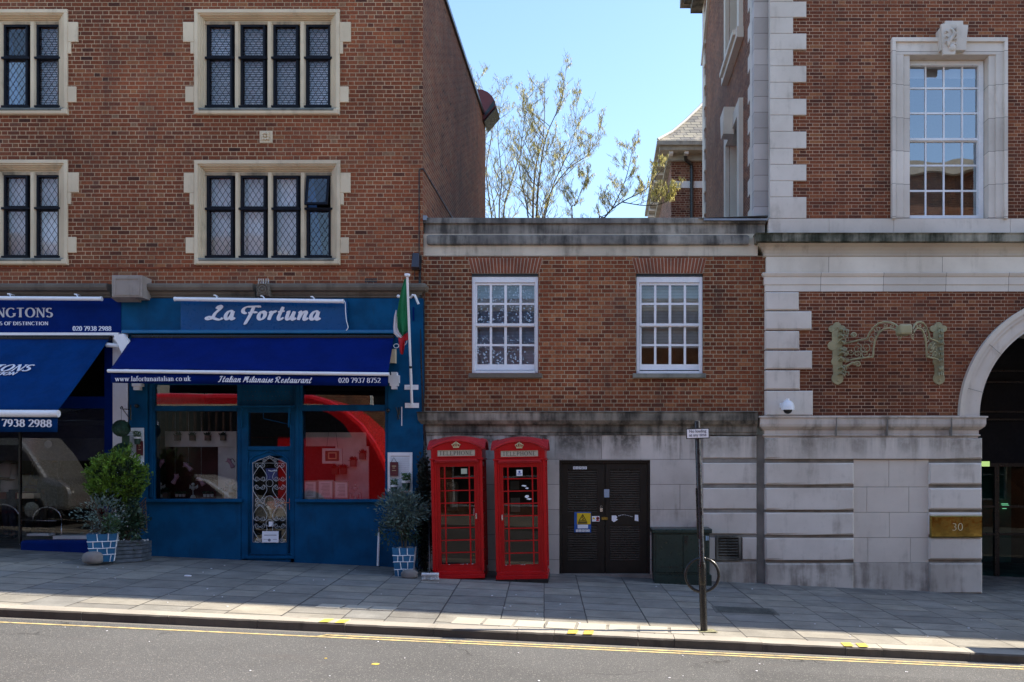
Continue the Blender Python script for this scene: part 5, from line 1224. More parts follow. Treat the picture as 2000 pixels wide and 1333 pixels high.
Yg = YF+.03
def pane(a, b, c, d, par, Y=Yg, mat='shopglass', name='pane'):
    m = MB(); m.quad((X(a,Y),Y,Z(d,Y)),(X(c,Y),Y,Z(d,Y)),(X(c,Y),Y,Z(b,Y)),(X(a,Y),Y,Z(b,Y))); return m.build(name, M[mat], par)
for r in ((300,750,465,795),(300,801,465,977),(587,748,754,793),(587,801,754,977)): pane(*r, SF)
# panel with rows of small holes above the door, canopy, transom
m = MB(); m.pr(471,740,575,792,Y1+.06,YF+.1); q = m.build('vent_panel', M['blue'], SF)
m = MB()
for i in range(13):
    for j in range(3): m.lathe([(.008,0),(.008,-.002)], (X(474+i*7.4+(j%2)*3,Y1),Y1+.059,Z(765+j*8.5,Y1)), 8, 'y')
m.build('vent_holes', M['black'], q)
m = MB(); m.polyX([(Y1-.16,Z(793,15.8)),(YF,Z(792)),(YF,Z(796)),(Y1-.16,Z(796,15.8))], X(455,15.8), X(571,15.8)); m.build('door_canopy', M['blue'], SF)
m = MB()
for q in (474, 566): m.tube([(X(q,15.85),YF-.18,Z(796,15.85)),(X(q),YF-.05,Z(835))], .018, 6)
m.build('canopy_bracket', M['blue'], SF)
m = MB(); m.tube([(X(516,15.9),YF-.14,Z(795,15.9)),(X(516,15.9),YF-.14,Z(818,15.9)),(X(568,15.95),YF-.07,Z(830,15.95)),(X(569),YF-.07,Z(1030))], .008, 6); m.build('cable', M['blue'], SF)
m = MB(); m.pr(471,796,484,1190,Y1+.03,YF+.12); m.pr(567,796,575,1190,Y1+.03,YF+.12); m.pr(484,872,567,880,Y1+.03,YF+.12); m.pr(484,796,567,806,Y1+.03,YF+.12); m.build('door_frame', M['blue'], SF, bevel=.006)
pane(484,806,567,872,SF)
DR = T('shop_door', 'teal blue restaurant door with glass behind white scrolled iron grille', 'door', (X(525),YF+.05,gz(X(525))))
m = MB(); m.pr(484,880,567,892,YF+.0,YF+.06)
# four-centred arched head trim
m.pr(484,892,494,1084,YF+.0,YF+.06); m.pr(560,892,567,1084,YF+.0,YF+.06); m.pr(494,1060,560,1084,YF+.0,YF+.06)
m.polyY([(X(494),Z(892)),(X(560),Z(892)),(X(560),Z(905)),(X(527),Z(890.5)),(X(494),Z(905))], YF, YF+.06); m.build('leaf', M['blue'], DR, bevel=.004)
m = MB()
for s_, e in ((487,1),(564,-1)):
    m.tube([(X(s_),YF-.01,Z(1080)),(X(s_),YF-.01,Z(908)),(X(s_+e*2),YF-.01,Z(898)),(X(s_+e*10),YF-.01,Z(891)),(X(s_+e*38.5),YF-.01,Z(881))], .02, 8)
m.build('arched_moulding', M['blue'], DR, smooth=True)
pane(494,896,560,1060,DR,YF+.045)
m = MB(); m.cpr(480,1086,575,1092,YF-.06,YF+.1,.006); m.pr(470,1092,577,1200,YF-.03,YF+.1); m.build('step', M['blue'], DR)
m = MB(); m.pr(563.5,974,568,996,YF-.02,YF+.0); m.tube([(X(566),YF-.02,Z(982)),(X(566),YF-.06,Z(982)),(X(556),YF-.06,Z(982.3))], .008, 8); m.lathe([(.02,0),(.02,-.015),(.012,-.02)], (X(565.5),YF,Z(932.5)), 12, 'y')
m.build('handle', paint('copper_handle', (.45,.13,.06), .35, .1, metal=.6), DR)
# scrolled grille
m = MB(); Yq = YF-.015
def q3(P, r=.0075, closed=False): m.tube([(X(p[0]),Yq,Z(p[1])) for p in P], r*.72, 5, closed)
q3([(494.5,1059),(494.5,904),(527,891),(560,905),(560,1059)], .008); q3([(494.5,1059),(560,1059)], .006); q3([(494.5,905),(560,905)], .006)
def curl(cx_, cy_, R_, a0, tu, r=.0065): q3(spiral((cx_,cy_), R_, R_*.2, a0, tu, 18), r)
for cxm in (508.5, 546.5):
    for yc in (909, 935, 952, 977, 986.5, 1013, 1028, 1056):
        for s_ in (-1, 1): curl(cxm+s_*5.6, yc, 5.0, (pi if s_ > 0 else 0), -1.35*s_)
    s2 = 1 if cxm < 527 else -1
    for (ya, yb_) in ((910,937),(951,978),(985,1014),(1027,1056)):
        w_ = 13.5; ym = (ya+yb_)/2
        up_ = (ya in (910, 985))
        for s_ in (-1, 1):
            if up_: P = [(cxm,ya),(cxm+s_*5,ya+6),(cxm+s_*11,ya+15),(cxm+s_*13.5,ya+21),(cxm+s_*12,yb_),(cxm+s_*6,yb_+4)]
            else: P = [(cxm,yb_),(cxm+s_*5,yb_-6),(cxm+s_*11,yb_-15),(cxm+s_*13.5,yb_-21),(cxm+s_*12,ya),(cxm+s_*6,ya-4)]
            q3(smoothline(P, 3))
q3(A_(527,944,7,7,0,360,18)[:-1], .0065, True); q3(A_(527,981,11,12,-200,20,14)); q3(A_(527,1022,7,7,0,360,18)[:-1], .0065, True)
for s_ in (-1, 1):
    curl(527+s_*3.5,893.5+1.5,3,0 if s_ < 0 else pi,1.3*s_,.005); curl(527+s_*10,901,4,0 if s_ < 0 else pi,1.3*s_,.006); q3([(527,895),(527+s_*14,904)], .005); q3(smoothline([(527+s_*13,897),(527+s_*20,897.5),(527+s_*28,903)]), .005)
m.build('grille', paint('worn_white_iron', (.42,.43,.44), .5, .15), DR, smooth=True)
m = MB(); m.pr(512,1038,544,1060,YF-.035,YF-.03); q = m.build('notice', M['paper'], DR)
m = MB(); m.pr(516,1045,540,1046.3,YF-.037,YF-.035); m.pr(514.5,1053.5,523,1054.2,YF-.037,YF-.035); m.pr(533,1053.5,541,1054.2,YF-.037,YF-.035); m.lathe([(.026,0),(.026,-.002)], (X(527.5),YF-.035,Z(1055)), 14, 'y'); m.build('print', M['ink'], q)
m = MB(); m.pr(519,915,542,938,YF+.06,YF+.065); q = m.build('blue_poster', paint('violet_blue_poster', (.06,.07,.22), .6), DR); m = MB(); m.tube([(X(522),YF+.055,Z(919)),(X(528),YF+.055,Z(921)),(X(534),YF+.055,Z(919)),(X(539),YF+.055,Z(920))],.012,5); m.build('white_wave', M['paper'], q)
m = MB(); m.pr(525,1019,534,1029,YF-.01,YF-.005); m.build('small_sign', M['paper'], DR)
# turquoise trim, name board, lamp trough
m = MB(); m.cpr(237,644.5,771,651.5,YF-.18,YF,.012); m.build('trim_board', M['bluelite'], SF)
NB = T('name_board', 'blue restaurant name board with large white brush script name', 'sign', (X(515),YF-.08,Z(616)))
m = MB(); m.pr(353,588,678,645,YF-.13,YF-.07); m.build('panel', M['signblue'], NB, bevel=.004)
yb_ = YF-.13
a = pen('La Fortuna', (X(405,yb_),yb_,Z(625,yb_)), (1,0,-.004), (0,0,1), (0,-1,0), 27*yb_/F, font=GS, wmax=.235, wmin=.095, slant=.1, track=.05, fit=222*yb_/F, th=.012); a.build('lettering', M['lettering'], NB, recalc=False)
LT = T('sign_lamp', 'long white lamp trough above the restaurant name board', 'lamp', (X(506),YF-.3,Z(587)))
def trough(x0, x1, ya, yb_, par, arms, Yl=15.72):
    m = MB(); r_ = .036
    a, b = Vector((X(x0,Yl),Yl,Z(ya,Yl))), Vector((X(x1,Yl),Yl,Z(yb_,Yl)))
    m.tube([a, b], r_, 12); m.build('tube', M['whitemetal'], par, smooth=True, auto=40)
    for d in (a, b): 
        m = MB(); m.tube([d+Vector((-.012,0,0)), d+Vector((.012,0,0))], r_*1.12, 12); m.build('end_cap', M['whitemetal'], par)
    for q in arms:
        m = MB(); t_ = (q-x0)/(x1-x0); p = a+(b-a)*t_; m.tube([p+Vector((.05,0,.02)), p+Vector((-.02,.06,.09)), p+Vector((-.06,.28,.1))], .012, 6); m.lathe([(.02,0),(.02,.02)], (p.x-.03,p.y+.05,p.z+.075), 8); m.build('arm', M['whitemetal'], par)
trough(342, 670, 584.5, 589, LT, (420,512,610))
m = MB(); m.tube([(X(q[0],15.8),15.8,Z(q[1],15.8)) for q in smoothline([(669,587),(674,591),(675,610),(677,628),(680,640),(676,646)])], .007, 6); m.build('cable', M['whitemetal'], LT)
# awning
def awning(name, label, xt0, xt1, yt, Yt, xb0, xb1, yb0, yb1, Yb, hv, mat, barr, root=None):
    t = T(name, label, 'awning', (X((xt0+xt1)/2,Yt),YF,Z(yt,Yt)))
    m = MB(); n = 70; mm = 12; vs = []
    for j in range(mm+1):
        v = j/mm
        for i in range(n+1):
            u = i/n; Yj = Yt+(Yb-Yt)*v
            xa_, xb_ = X(xt0,Yt)*(1-v)+X(xb0,Yb)*v, X(xt1,Yt)*(1-v)+X(xb1,Yb)*v
            za_, zb_ = Z(yt,Yt)*(1-v)+Z(yb0,Yb)*v, Z(yt,Yt)*(1-v)+Z(yb1,Yb)*v
            sag = -.022*sin(pi*v)*(1+.5*sin(u*9))+.005*sin(u*31+v*5)+.004*sin(u*57-v*9)*v
            vs.append((xa_+(xb_-xa_)*u, Yj, za_+(zb_-za_)*u+sag))
    m.add(vs, [(j*(n+1)+i, j*(n+1)+i+1, (j+1)*(n+1)+i+1, (j+1)*(n+1)+i) for j in range(mm) for i in range(n)])
    o = m.build('canopy', mat, t, smooth=True, recalc=False); s_ = o.modifiers.new('thick','SOLIDIFY'); s_.thickness = .006
    a, b = Vector((X(xb0-3,Yb),Yb-.02,Z(yb0+barr,Yb))), Vector((X(xb1+3,Yb),Yb-.02,Z(yb1+barr,Yb)))
    m = MB(); m.tube([a, b], barr/F*Yb*.95, 12); m.build('front_bar', M['whitemetal'], t, smooth=True, auto=40)
    m = MB(); n = 30; vs = []
    for i in range(n+1):
        u = i/n; x_ = X(xb0+1,Yb)*(1-u)+X(xb1-1,Yb)*u; z_ = a.z*(1-u)+b.z*u; w = .006*sin(u*40)+.01*sin(u*11)
        vs += [(x_,Yb+.01,z_-.01),(x_,Yb+.01+w,z_-hv*Yb/F)]
    m.add(vs, [(2*i,2*i+2,2*i+3,2*i+1) for i in range(n)]); o = m.build('valance', mat, t, smooth=True, recalc=False); s_ = o.modifiers.new('thick','SOLIDIFY'); s_.thickness = .004
    m = MB(); m.tube([(X(xt0,Yt),Yt+.02,Z(yt-2,Yt)),(X(xt1,Yt),Yt+.02,Z(yt-2,Yt))], .05, 10); m.build('roller', M['black'], t)
    return t
AW = awning('blue_awning', 'navy blue awning with white valance lettering over the restaurant windows', 258, 769, 660, 15.88, 215, 758, 721.5, 728, 15.0, 23, M['awn1'], 3.7)
Yb = 14.985
front_text('www.lafortunaitalian.co.uk', 225, 745, 9.6, Yb, 148, wmax=.15, wmin=.055, serif=True, track=.03, tilt=.004).build('website_lettering', M['lettering'], AW, recalc=False)
front_text('Italian Milanaise Restaurant', 427, 746.5, 11.5, Yb, 181, font=GS, wmax=.17, wmin=.07, slant=.25, track=.02, tilt=-.012).build('script_lettering', M['lettering'], AW, recalc=False)
front_text('020 7937 8752', 661, 748, 9.5, Yb, 83, wmax=.16, wmin=.06, track=.03, tilt=.0).build('phone_lettering', M['lettering'], AW, recalc=False)
m = MB(); m.polyY([(X(222,15.7),Z(655,15.7)),(X(240,15.7),Z(652,15.7)),(X(250,15.7),Z(665,15.7)),(X(228,15.3),Z(700,15.3)),(X(222,15.3),Z(705,15.3))], 15.7, 15.78); m.build('side_arm', M['whitemetal'], AW)
# right hand side boxes
m = MB(); 
for (a,b,c,d) in ((764,727,775,733),(758.5,733,779,748),(761,748,777,754),(764,754,774,760.5)): m.pr(a,b,c,d,YF-.16,YF-.06)
o = m.build('corbel_ornament', M['whitemetal'], SF, bevel=.004)
m = MB(); m.polyY([(X(765),Z(685)),(X(776),Z(684)),(X(776),Z(711)),(X(761),Z(711))], YF-.16, YF-.06); m.build('bracket_box', M['cream'], SF)
m = MB(); m.pr(257,749,276,755,YF-.16,YF-.05); m.pr(260,755,273,762,YF-.14,YF-.05); m.build('corbel_ornament', M['whitemetal'], SF, bevel=.004)
m = MB()
for (a, b) in ((273,794),(760.5,803)): m.ball((X(a),YF-.11,Z(b)), .038, 12, 8); m.tube([(X(a),YF-.05,Z(b)),(X(a),YF-.1,Z(b))], .02, 8)
m.build('globe_light', M['black'], SF, smooth=True)
m = MB()
for i in range(7): m.tube([(X(775+i*1.6),YF-.065,Z(796+i%3*3)),(X(779+(i%4)*2-i*.6),YF-.07,Z(810+(i*5)%14))], .006, 4)
m.build('torn_bracket', M['black'], SF); m = MB(); m.pr(784,795,785.4,832,YF-.065,YF-.06); m.build('scar', M['whitemetal'], SF)
# small bracket lamps by the flag
FL = T('bracket_lamp', 'small white folding bracket lamp high on the blue pier behind the flag', 'lamp', (X(805),YF-.1,Z(585)))
m = MB(); m.tube([(X(800,15.8),YF-.1,Z(584)),(X(806,15.8),YF-.2,Z(577,15.8)),(X(810,15.8),YF-.2,Z(577,15.8)),(X(817,15.8),YF-.18,Z(594,15.8))], .022, 6); m.build('arm', M['whitemetal'], FL); m = MB(); m.ball((X(778,15.8),YF-.2,Z(579,15.8)), .03, 10, 6); m.tube([(X(778,15.8),YF-.2,Z(579,15.8)),(X(800,15.8),YF-.12,Z(584))], .012, 6); m.build('lamp_head', M['whitemetal'], FL)
m = MB(); m.pr(806,600,808.6,627,YF-.08,YF-.06); m.build('small_sign', M['navy'], FL)
# flag and pole
FP = T('flagpole', 'white angled flagpole held by two steel plates on the blue pier', 'flagpole', (X(803),YF-.06,Z(792)))
def fp(q, r, d): Yq = YF-.1-d; return Vector((X(q,Yq),Yq,Z(r,Yq)))
p0, p1 = fp(804.5,789,.0), fp(795.5,541,.75)
m = MB(); m.tube([p0, p0+(p1-p0)*.3], .024, 10); m.tube([p0+(p1-p0)*.3, p1], .021, 10); m.build('pole', M['whitemetal'], FP, smooth=True, auto=40)
m = MB(); q_ = p0+(p1-p0)*.29; m.tube([q_, q_+(p1-p0)*.018], .027, 10); m.build('band', M['black'], FP)
m = MB(); m.lathe([(.03,0),(.045,.01),(.05,.04),(.045,.05),(.01,.055)], tuple(p1), 14); m.build('finial', M['whitemetal'], FP, smooth=True, auto=40)
for (a, b, c, d) in ((790,752,817,761.5),(791,787.5,818,797)):
    m = MB(); m.pr(a,b,c,d,YF-.075,YF-.06); m.tube([(X((a+c)/2-3),YF-.07,Z(b+4)),(X((a+c)/2),YF-.13,Z(b+5.5)),(X((a+c)/2+4),YF-.07,Z(b+4))], .01, 6); m.build('wall_plate', M['whitemetal'], FP)
FG = T('flag', 'green, white and red tricolour flag hanging limp from the angled pole', 'flag', tuple(p1))
def flagpart(name, mat, L_, R_, seed, ph):
    """hanging folded strip between two px outlines"""
    n = len(L_)-1; k = 10; vs = []
    for j in range(n+1):
        for i in range(k+1):
            u = i/k; a = L_[j][0]*(1-u)+R_[j][0]*u; b = L_[j][1]*(1-u)+R_[j][1]*u
            d = 15.22+.68*(b-548)/240.0 + .03*sin(u*9+ph)*(.3+j/n) + .015*sin(b*.07+u*4)
            vs.append((X(a,d), d, Z(b,d)))
    m = MB(); m.add(vs, [(j*(k+1)+i, j*(k+1)+i+1, (j+1)*(k+1)+i+1, (j+1)*(k+1)+i) for j in range(n) for i in range(k)])
    o = m.build(name, mat, FG, smooth=True, recalc=False); s_ = o.modifiers.new('thick','SOLIDIFY'); s_.thickness = .003
flagpart('green_stripe', M['flaggreen'], [(790,545),(785,562),(779,590),(775,614),(774,630),(778,646),(784,657)], [(797,545),(797.5,562),(798.5,590),(799.5,614),(799.5,630),(798,645),(788,657)], 1, 0)
flagpart('white_stripe', M['flagwhite'], [(773,606),(769.5,620),(768,640),(769,652),(776,659),(782,661)], [(774.5,606),(775.5,620),(776,640),(780,650),(785,656),(787,658)], 2, 1)
flagpart('red_stripe', M['flagred'], [(778,661),(779,670),(780.5,682),(782,691),(786,693)], [(799,648),(798,664),(791,666),(790,678),(787.5,692)], 3, 2)
m = MB(); m.tube([(X(q[0],15.6),15.6,Z(q[1],15.6)) for q in smoothline([(795,665),(793,672),(788,676)])], .006, 5); m.tube([(X(q[0],15.7),15.7,Z(q[1],15.7)) for q in A_(774,676,5,4,0,360,14)], .006, 5); m.build('cord', M['whitemetal'], FG)

# interior of the restaurant
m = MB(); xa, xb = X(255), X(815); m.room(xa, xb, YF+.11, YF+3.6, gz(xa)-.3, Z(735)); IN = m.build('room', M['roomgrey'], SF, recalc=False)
m = MB(); Yi = 18.9; m.pr(240, 735, 560, 862, Yi-1.7, Yi-1.68) if False else None
m.pr(322,843,462,873,16.75,16.8); m.pr(426,868,462,980,16.8,16.85) ; m.pr(589,845,715,872,16.95,17.0); m.pr(655,872,720,990,16.95,17.0); m.build('white_beam', M['whitebrick'], SF)
m = MB()
for i in range(11): q = 322+i*14; m.pr(q, 805, q+4, 843, 16.85, 16.9)
m.build('slatted_rail', M['wood'], SF)
m = MB(); m.pr(320,873,430,980,17.3,17.35); m.pr(589,872,660,960,17.3,17.35); m.build('red_panel', M['dkred'], SF)
m = MB(); m.box(X(300),X(463),YF+.06,YF+.5,Z(979),Z(976)); m.box(X(589),X(752),YF+.06,YF+.5,Z(980),Z(977)); m.build('window_shelf', M['whitebrick'], SF)
# goods in the window
def pot_plant(x, zb, Y, s, label, group, mat='terracotta', leaf='dkleaf', hang=False):
    t = T('potted_plant', label, 'potted plant', (x,Y,zb), group); m = MB()
    m.lathe([(.035*s,0),(.045*s,.08*s),(.04*s,.08*s),(.03*s,.06*s)], (x,Y,zb), 10) if mat != 'terracotta' else m.box(x-.045*s,x+.045*s,Y-.045*s,Y+.045*s,zb,zb+.1*s)
    m.build('pot', M[mat], t, bevel=.003)
    m = MB(); rr = random.Random(int(x*977)+int(zb*31))
    for i in range(60):
        a = rr.uniform(0,2*pi); e = rr.uniform(.2,1.3); L = s*rr.uniform(.04,.1); c = Vector((x+rr.uniform(-.03,.03)*s, Y+rr.uniform(-.03,.03)*s, zb+.09*s))
        d = Vector((cos(a)*cos(e),sin(a)*cos(e),sin(e)))*L; sd = Vector((-sin(a),cos(a),.3))*L*.18
        m.add([c+d*.2, c+d*.6+sd, c+d, c+d*.6-sd],[(0,1,2,3)])
    m.build('leaves', M[leaf], t, recalc=False); return t
wd = ['leftmost','second','third','rightmost']
for i, q in enumerate((347,376,406,436)): pot_plant(X(q,16.7), Z(861,16.7), 16.7, 1.0, '%s of four small pots hanging inside the left restaurant window' % wd[i], 'small pots inside the restaurant window')
def moka(px, py, rot, lab):
    Yq = 16.2; t = T('coffee_pot', lab, 'coffee pot', (X(px,Yq),Yq,Z(py,Yq)), 'pink coffee pots hanging in the window'); t.rotation_euler = (0, radians(rot), 0)
    def loc(m, n, mat): 
        o = m.build(n, mat, None, smooth=True, auto=30); o.parent = t; return o
    m = MB(); m.lathe([(.04,-.08),(.045,-.07),(.03,0),(.03,.005),(.045,.075),(.04,.08)], (0,0,0), 8); m.tube([(-.04,0,.06),(-.065,0,.08)], .01, 5); b = loc(m,'body',M['pink'])
    m = MB(); m.tube([(.04,0,.07),(.075,0,.06),(.08,0,-.01)], .008, 5); loc(m,'handle',M['black'])
    m = MB(); m.lathe([(.042,.08),(.02,.1),(.008,.105),(.01,.12)], (0,0,0), 8); loc(m,'lid',M['pink'])
    m = MB(); m.tube([(X(px,Yq),Yq,Z(py-5,Yq)),(X(px,Yq),Yq,Z(806,Yq))], .0015, 3); tag(m.build('hanging_thread', M['whitemetal']), 'thin thread holding %s' % lab.replace('hanging ',''), 'thread', 'threads in the restaurant window')
moka(313,908,35,'pink coffee pot hanging at the far left of the left window'); moka(342,937,30,'lower pink coffee pot hanging left of the middle of the left window'); moka(368,913,-45,'upper pink coffee pot hanging centrally in the left window'); moka(393,941,-35,'lower pink coffee pot hanging right of the middle of the left window'); moka(451,906,-30,'pink coffee pot hanging at the far right of the left window')
def cherub(px, py, lab, s=1.0, base_h=.14):
    Yq = 16.25; x, zb = X(px,Yq), Z(py,Yq); t = T('cherub_ornament', lab, 'ornament', (x,Yq,zb), 'white cherub ornaments in the windows')
    m = MB(); m.lathe([(.045*s,0),(.045*s,.015),(.03*s,.05),(.015*s,.055)], (x,Yq,zb), 12); m.lathe([(.008,.05),(.008,base_h+.02)], (x,Yq,zb), 8); m.build('stand', M['plaster'], t, smooth=True, auto=40)
    m = MB(); z = zb+base_h
    m.ball((x,Yq,z+.04), .035*s, 10, 8, (1,.8,1.2)); m.ball((x+.004,Yq-.005,z+.11*s), .03*s, 10, 8)
    m.tube([(x-.03*s,Yq,z+.06*s),(x-.055*s,Yq-.02,z+.04*s),(x-.02*s,Yq-.04,z+.05*s)], .011*s, 6); m.tube([(x+.03*s,Yq,z+.06*s),(x+.055*s,Yq-.02,z+.07*s)], .011*s, 6)
    for s_ in (-1,1): m.add([(x+s_*.02,Yq+.02,z+.05),(x+s_*.075*s,Yq+.03,z+.11*s),(x+s_*.08*s,Yq+.03,z+.05),(x+s_*.04,Yq+.03,z+.02)],[(0,1,2,3)])
    m.build('figure', M['plaster'], t, smooth=True)
cherub(313,972,'white cherub ornament on stand at left end of the left window'); cherub(377,973,'white cherub ornament on stand in the middle of the left window'); cherub(450,962,'larger white angel ornament at right end of the left window',1.4,.04); cherub(694,975,'white cherub ornament on stand in the right window beside menus')
for i, q in enumerate((325,430,454)): pot_plant(X(q,16.3), Z(974,16.3), 16.3, 1.15, ['grey pot plant on the sill between the two left cherubs','grey square pot on the sill near the right end of left window','grey square pot at the right end of left window sill'][i], 'pots on the window sill')
for gi, q0 in enumerate((345,400)):
    for i in range(3):
        pot_plant(X(q0+i*7,16.2), Z(971,16.2), 16.2, .65, '%s tiny white cup plant in the %s trio on the window sill' % (['left','middle','right'][i], ['left hand','right hand'][gi]), 'tiny white cup plants', 'plaster')
for i, (a, b, c, d, lab) in enumerate(((591,939,619,975,'leftmost silver framed menu leaning in the right window'),(620,938,651,975,'middle silver framed menu leaning in the right window'),(652,940,681,975,'rightmost silver framed menu leaning in the right window'))):
    Yq = 16.12; t = T('framed_menu', lab, 'framed menu', (X((a+c)/2,Yq),Yq,Z(d,Yq)), 'three framed menus in the restaurant window')
    m = MB(); w_ = 2.6; m.pr(a,b,a+w_,d,Yq,Yq+.02); m.pr(c-w_,b,c,d,Yq,Yq+.02); m.pr(a+w_,b,c-w_,b+w_,Yq,Yq+.02); m.pr(a+w_,d-w_,c-w_,d,Yq,Yq+.02); m.build('frame', paint('silver_frame', (.42,.42,.4), .35, .1), t, bevel=.003)
    m = MB(); m.pr(a+w_,b+w_,c-w_,d-w_,Yq+.01,Yq+.018); m.build('menu_sheet', M['paper'], t)
    m = MB()
    for k in range(9): m.pr(a+7+(k*3)%4, b+7+k*2.7, c-7-(k*5)%5, b+7.7+k*2.7, Yq+.008, Yq+.01)
    m.build('print', M['ink'], t)
Yq = 16.2; t = T('picture_frame', 'white ornate picture frame hanging on strings in the right window', 'picture frame', (X(648,Yq),Yq,Z(890,Yq)))
m = MB()
for (a,b,c,d) in ((629,876,668,881),(629,901,668,906),(629,881,635,901),(662,881,668,901)): m.pr(a,b,c,d,Yq-.02,Yq+.02)
m.build('frame', M['plaster'], t, bevel=.006); m = MB(); m.pr(635,881,662,901,Yq,Yq+.01); m.build('backing', M['wood'], t)
m = MB(); m.pr(641,884,657,897,Yq-.01,Yq); m.build('inner_frame', M['gold'], t); m = MB(); m.pr(643,886,655,895,Yq-.014,Yq-.01); m.build('picture', M['dkred'], t)
m = MB(); m.tube([(X(638,Yq),Yq,Z(876,Yq)),(X(644,Yq),Yq,Z(826,Yq))], .003, 4); m.tube([(X(660,Yq),Yq,Z(876,Yq)),(X(654,Yq),Yq,Z(826,Yq))], .003, 4); m.build('string', M['black'], t)
for i, (q, r) in enumerate(((655,915),(671,915),(690,900),(708,886))): pot_plant(X(q,16.9), Z(r+12,16.9), 16.9, 1.2, 'small grey wall pot %s behind the right window' % ['at lower left','low in the middle','at mid height','at upper right'][i], 'wall pots behind the right window')
for i, q in enumerate((684,703)):
    t = T('candle_lantern', '%s little pale house shaped lantern beside the cherub in right window' % ['left','right'][i], 'lantern', (X(q,16.2),16.2,Z(975,16.2)), 'little lanterns in the right window')
    m = MB(); a, z0_ = X(q,16.2), Z(975,16.2)
    for s_ in (-1,1): m.box(a+s_*.028-.004,a+s_*.028+.004,16.17,16.23,z0_,z0_+.09)
    m.box(a-.032,a+.032,16.17,16.23,z0_,z0_+.01); m.polyY([(a-.036,z0_+.09),(a+.036,z0_+.09),(a,z0_+.13)],16.17,16.23); m.build('case', M['plaster'], t)

# shutters with pots on both piers
def shutter(x0, y0, x1, y1, lab, Y=YF-.09):
    t = T('louvred_shutter', lab, 'shutter', (X((x0+x1)/2,Y),Y,Z(y1,Y)), 'white louvred shutters on the blue piers')
    m = MB(); m.pr(x0,y0,x0+5,y1,Y,Y+.03); m.pr(x1-5,y0,x1,y1,Y,Y+.03); m.pr(x0+5,y0,x1-5,y0+7,Y,Y+.03); m.pr(x0+5,y1-6,x1-5,y1,Y,Y+.03); m.build('frame', M['white'], t, bevel=.003)
    m = MB(); n = int((y1-y0-13)/3.6)
    for i in range(n): z = Z(y0+8+i*3.6,Y); m.add([(X(x0+5,Y),Y+.004,z-.028),(X(x1-5,Y),Y+.004,z-.028),(X(x1-5,Y),Y+.026,z+.004),(X(x0+5,Y),Y+.026,z+.004)],[(0,1,2,3)])
    m.build('louvres', M['white'], t, recalc=False)
    m = MB(); m.pr(x0+4,y0+5,x1-4,y1-4,Y+.027,Y+.029); m.build('backing', M['belt'], t); return t
shutter(757,884,805,964,'white louvred shutter on the right blue pier above the olive plant')
shutter(244,836,280,910,'white louvred shutter on the left blue pier behind the conifer')
def menuboard(px0, py0, px1, py1, lab):
    Y = YF-.12; t = T('menu_board', lab, 'menu board', (X((px0+px1)/2,Y),Y,Z(py1,Y)))
    m = MB(); m.pr(px0,py0,px1,py1,Y,Y+.015); m.build('board', M['dkred'], t)
    m = MB(); m.pr(px0+4,py0+7,px1-4,py0+8.6,Y-.002,Y); m.pr(px0+5,py0+11,px1-6,py0+12,Y-.002,Y); m.pr(px0+4,py0+16,px1-4,py0+17,Y-.002,Y); m.build('print', M['gold'], t)
    m = MB(); c = (px0+px1)/2; m.tube([(X(px0+3,Y),Y,Z(py0,Y)),(X(c,Y),Y-.01,Z(py0-9,Y)),(X(px1-3,Y),Y,Z(py0,Y))], .005, 5); m.build('hanger', M['black'], t)
menuboard(761.5,903,777.5,930,'small dark red menu board hanging on the right white shutter')
menuboard(266,862,279,890,'small dark red board hanging on the left white shutter')
def bucket(px, py, s, lab):
    Y = YF-.17; x, z = X(px,Y), Z(py,Y); t = T('hanging_planter', lab, 'planter', (x,Y,z), 'green bucket planters hooked on the shutters'); m = MB()
    m.lathe([(.055*s,0),(.08*s,.16*s),(.075*s,.16*s),(.06*s,.1*s)], (x,Y,z), 14); m.build('bucket', paint('dark_green_bucket', (.01,.05,.035), .5), t, smooth=True, auto=40)
    m = MB(); m.lathe([(.079*s,.13*s),(.083*s,.135*s),(.084*s,.17*s),(.078*s,.175*s)], (x,Y,z), 14); m.build('white_rim', M['white'], t, smooth=True, auto=40)
    m = MB(); rr = random.Random(int(px))
    for i in range(220):
        a = rr.uniform(0,2*pi); r_ = .09*s*sqrt(rr.random()); h = rr.uniform(.0,.15)*s; c = Vector((x+r_*cos(a),Y+r_*sin(a),z+.16*s+h)); d = Vector((rr.uniform(-1,1),rr.uniform(-1,1),rr.uniform(-.3,1)))*.022*s; e = Vector((rr.uniform(-1,1),rr.uniform(-1,1),rr.uniform(-1,1)))*.011*s
        m.add([c-d,c+e,c+d,c-e],[(0,1,2,3)])
    m.build('leaves', paint('mid_green_leaves', (.035,.10,.02), .6, .4, scale=20), t, recalc=False)
bucket(793,958,1.0,'fuller green bucket planter at the right of the right shutter'); bucket(770,963,.8,'smaller green bucket planter at the left of the right shutter'); bucket(268,868,.75,'green planter with white rim hooked on the left shutter')

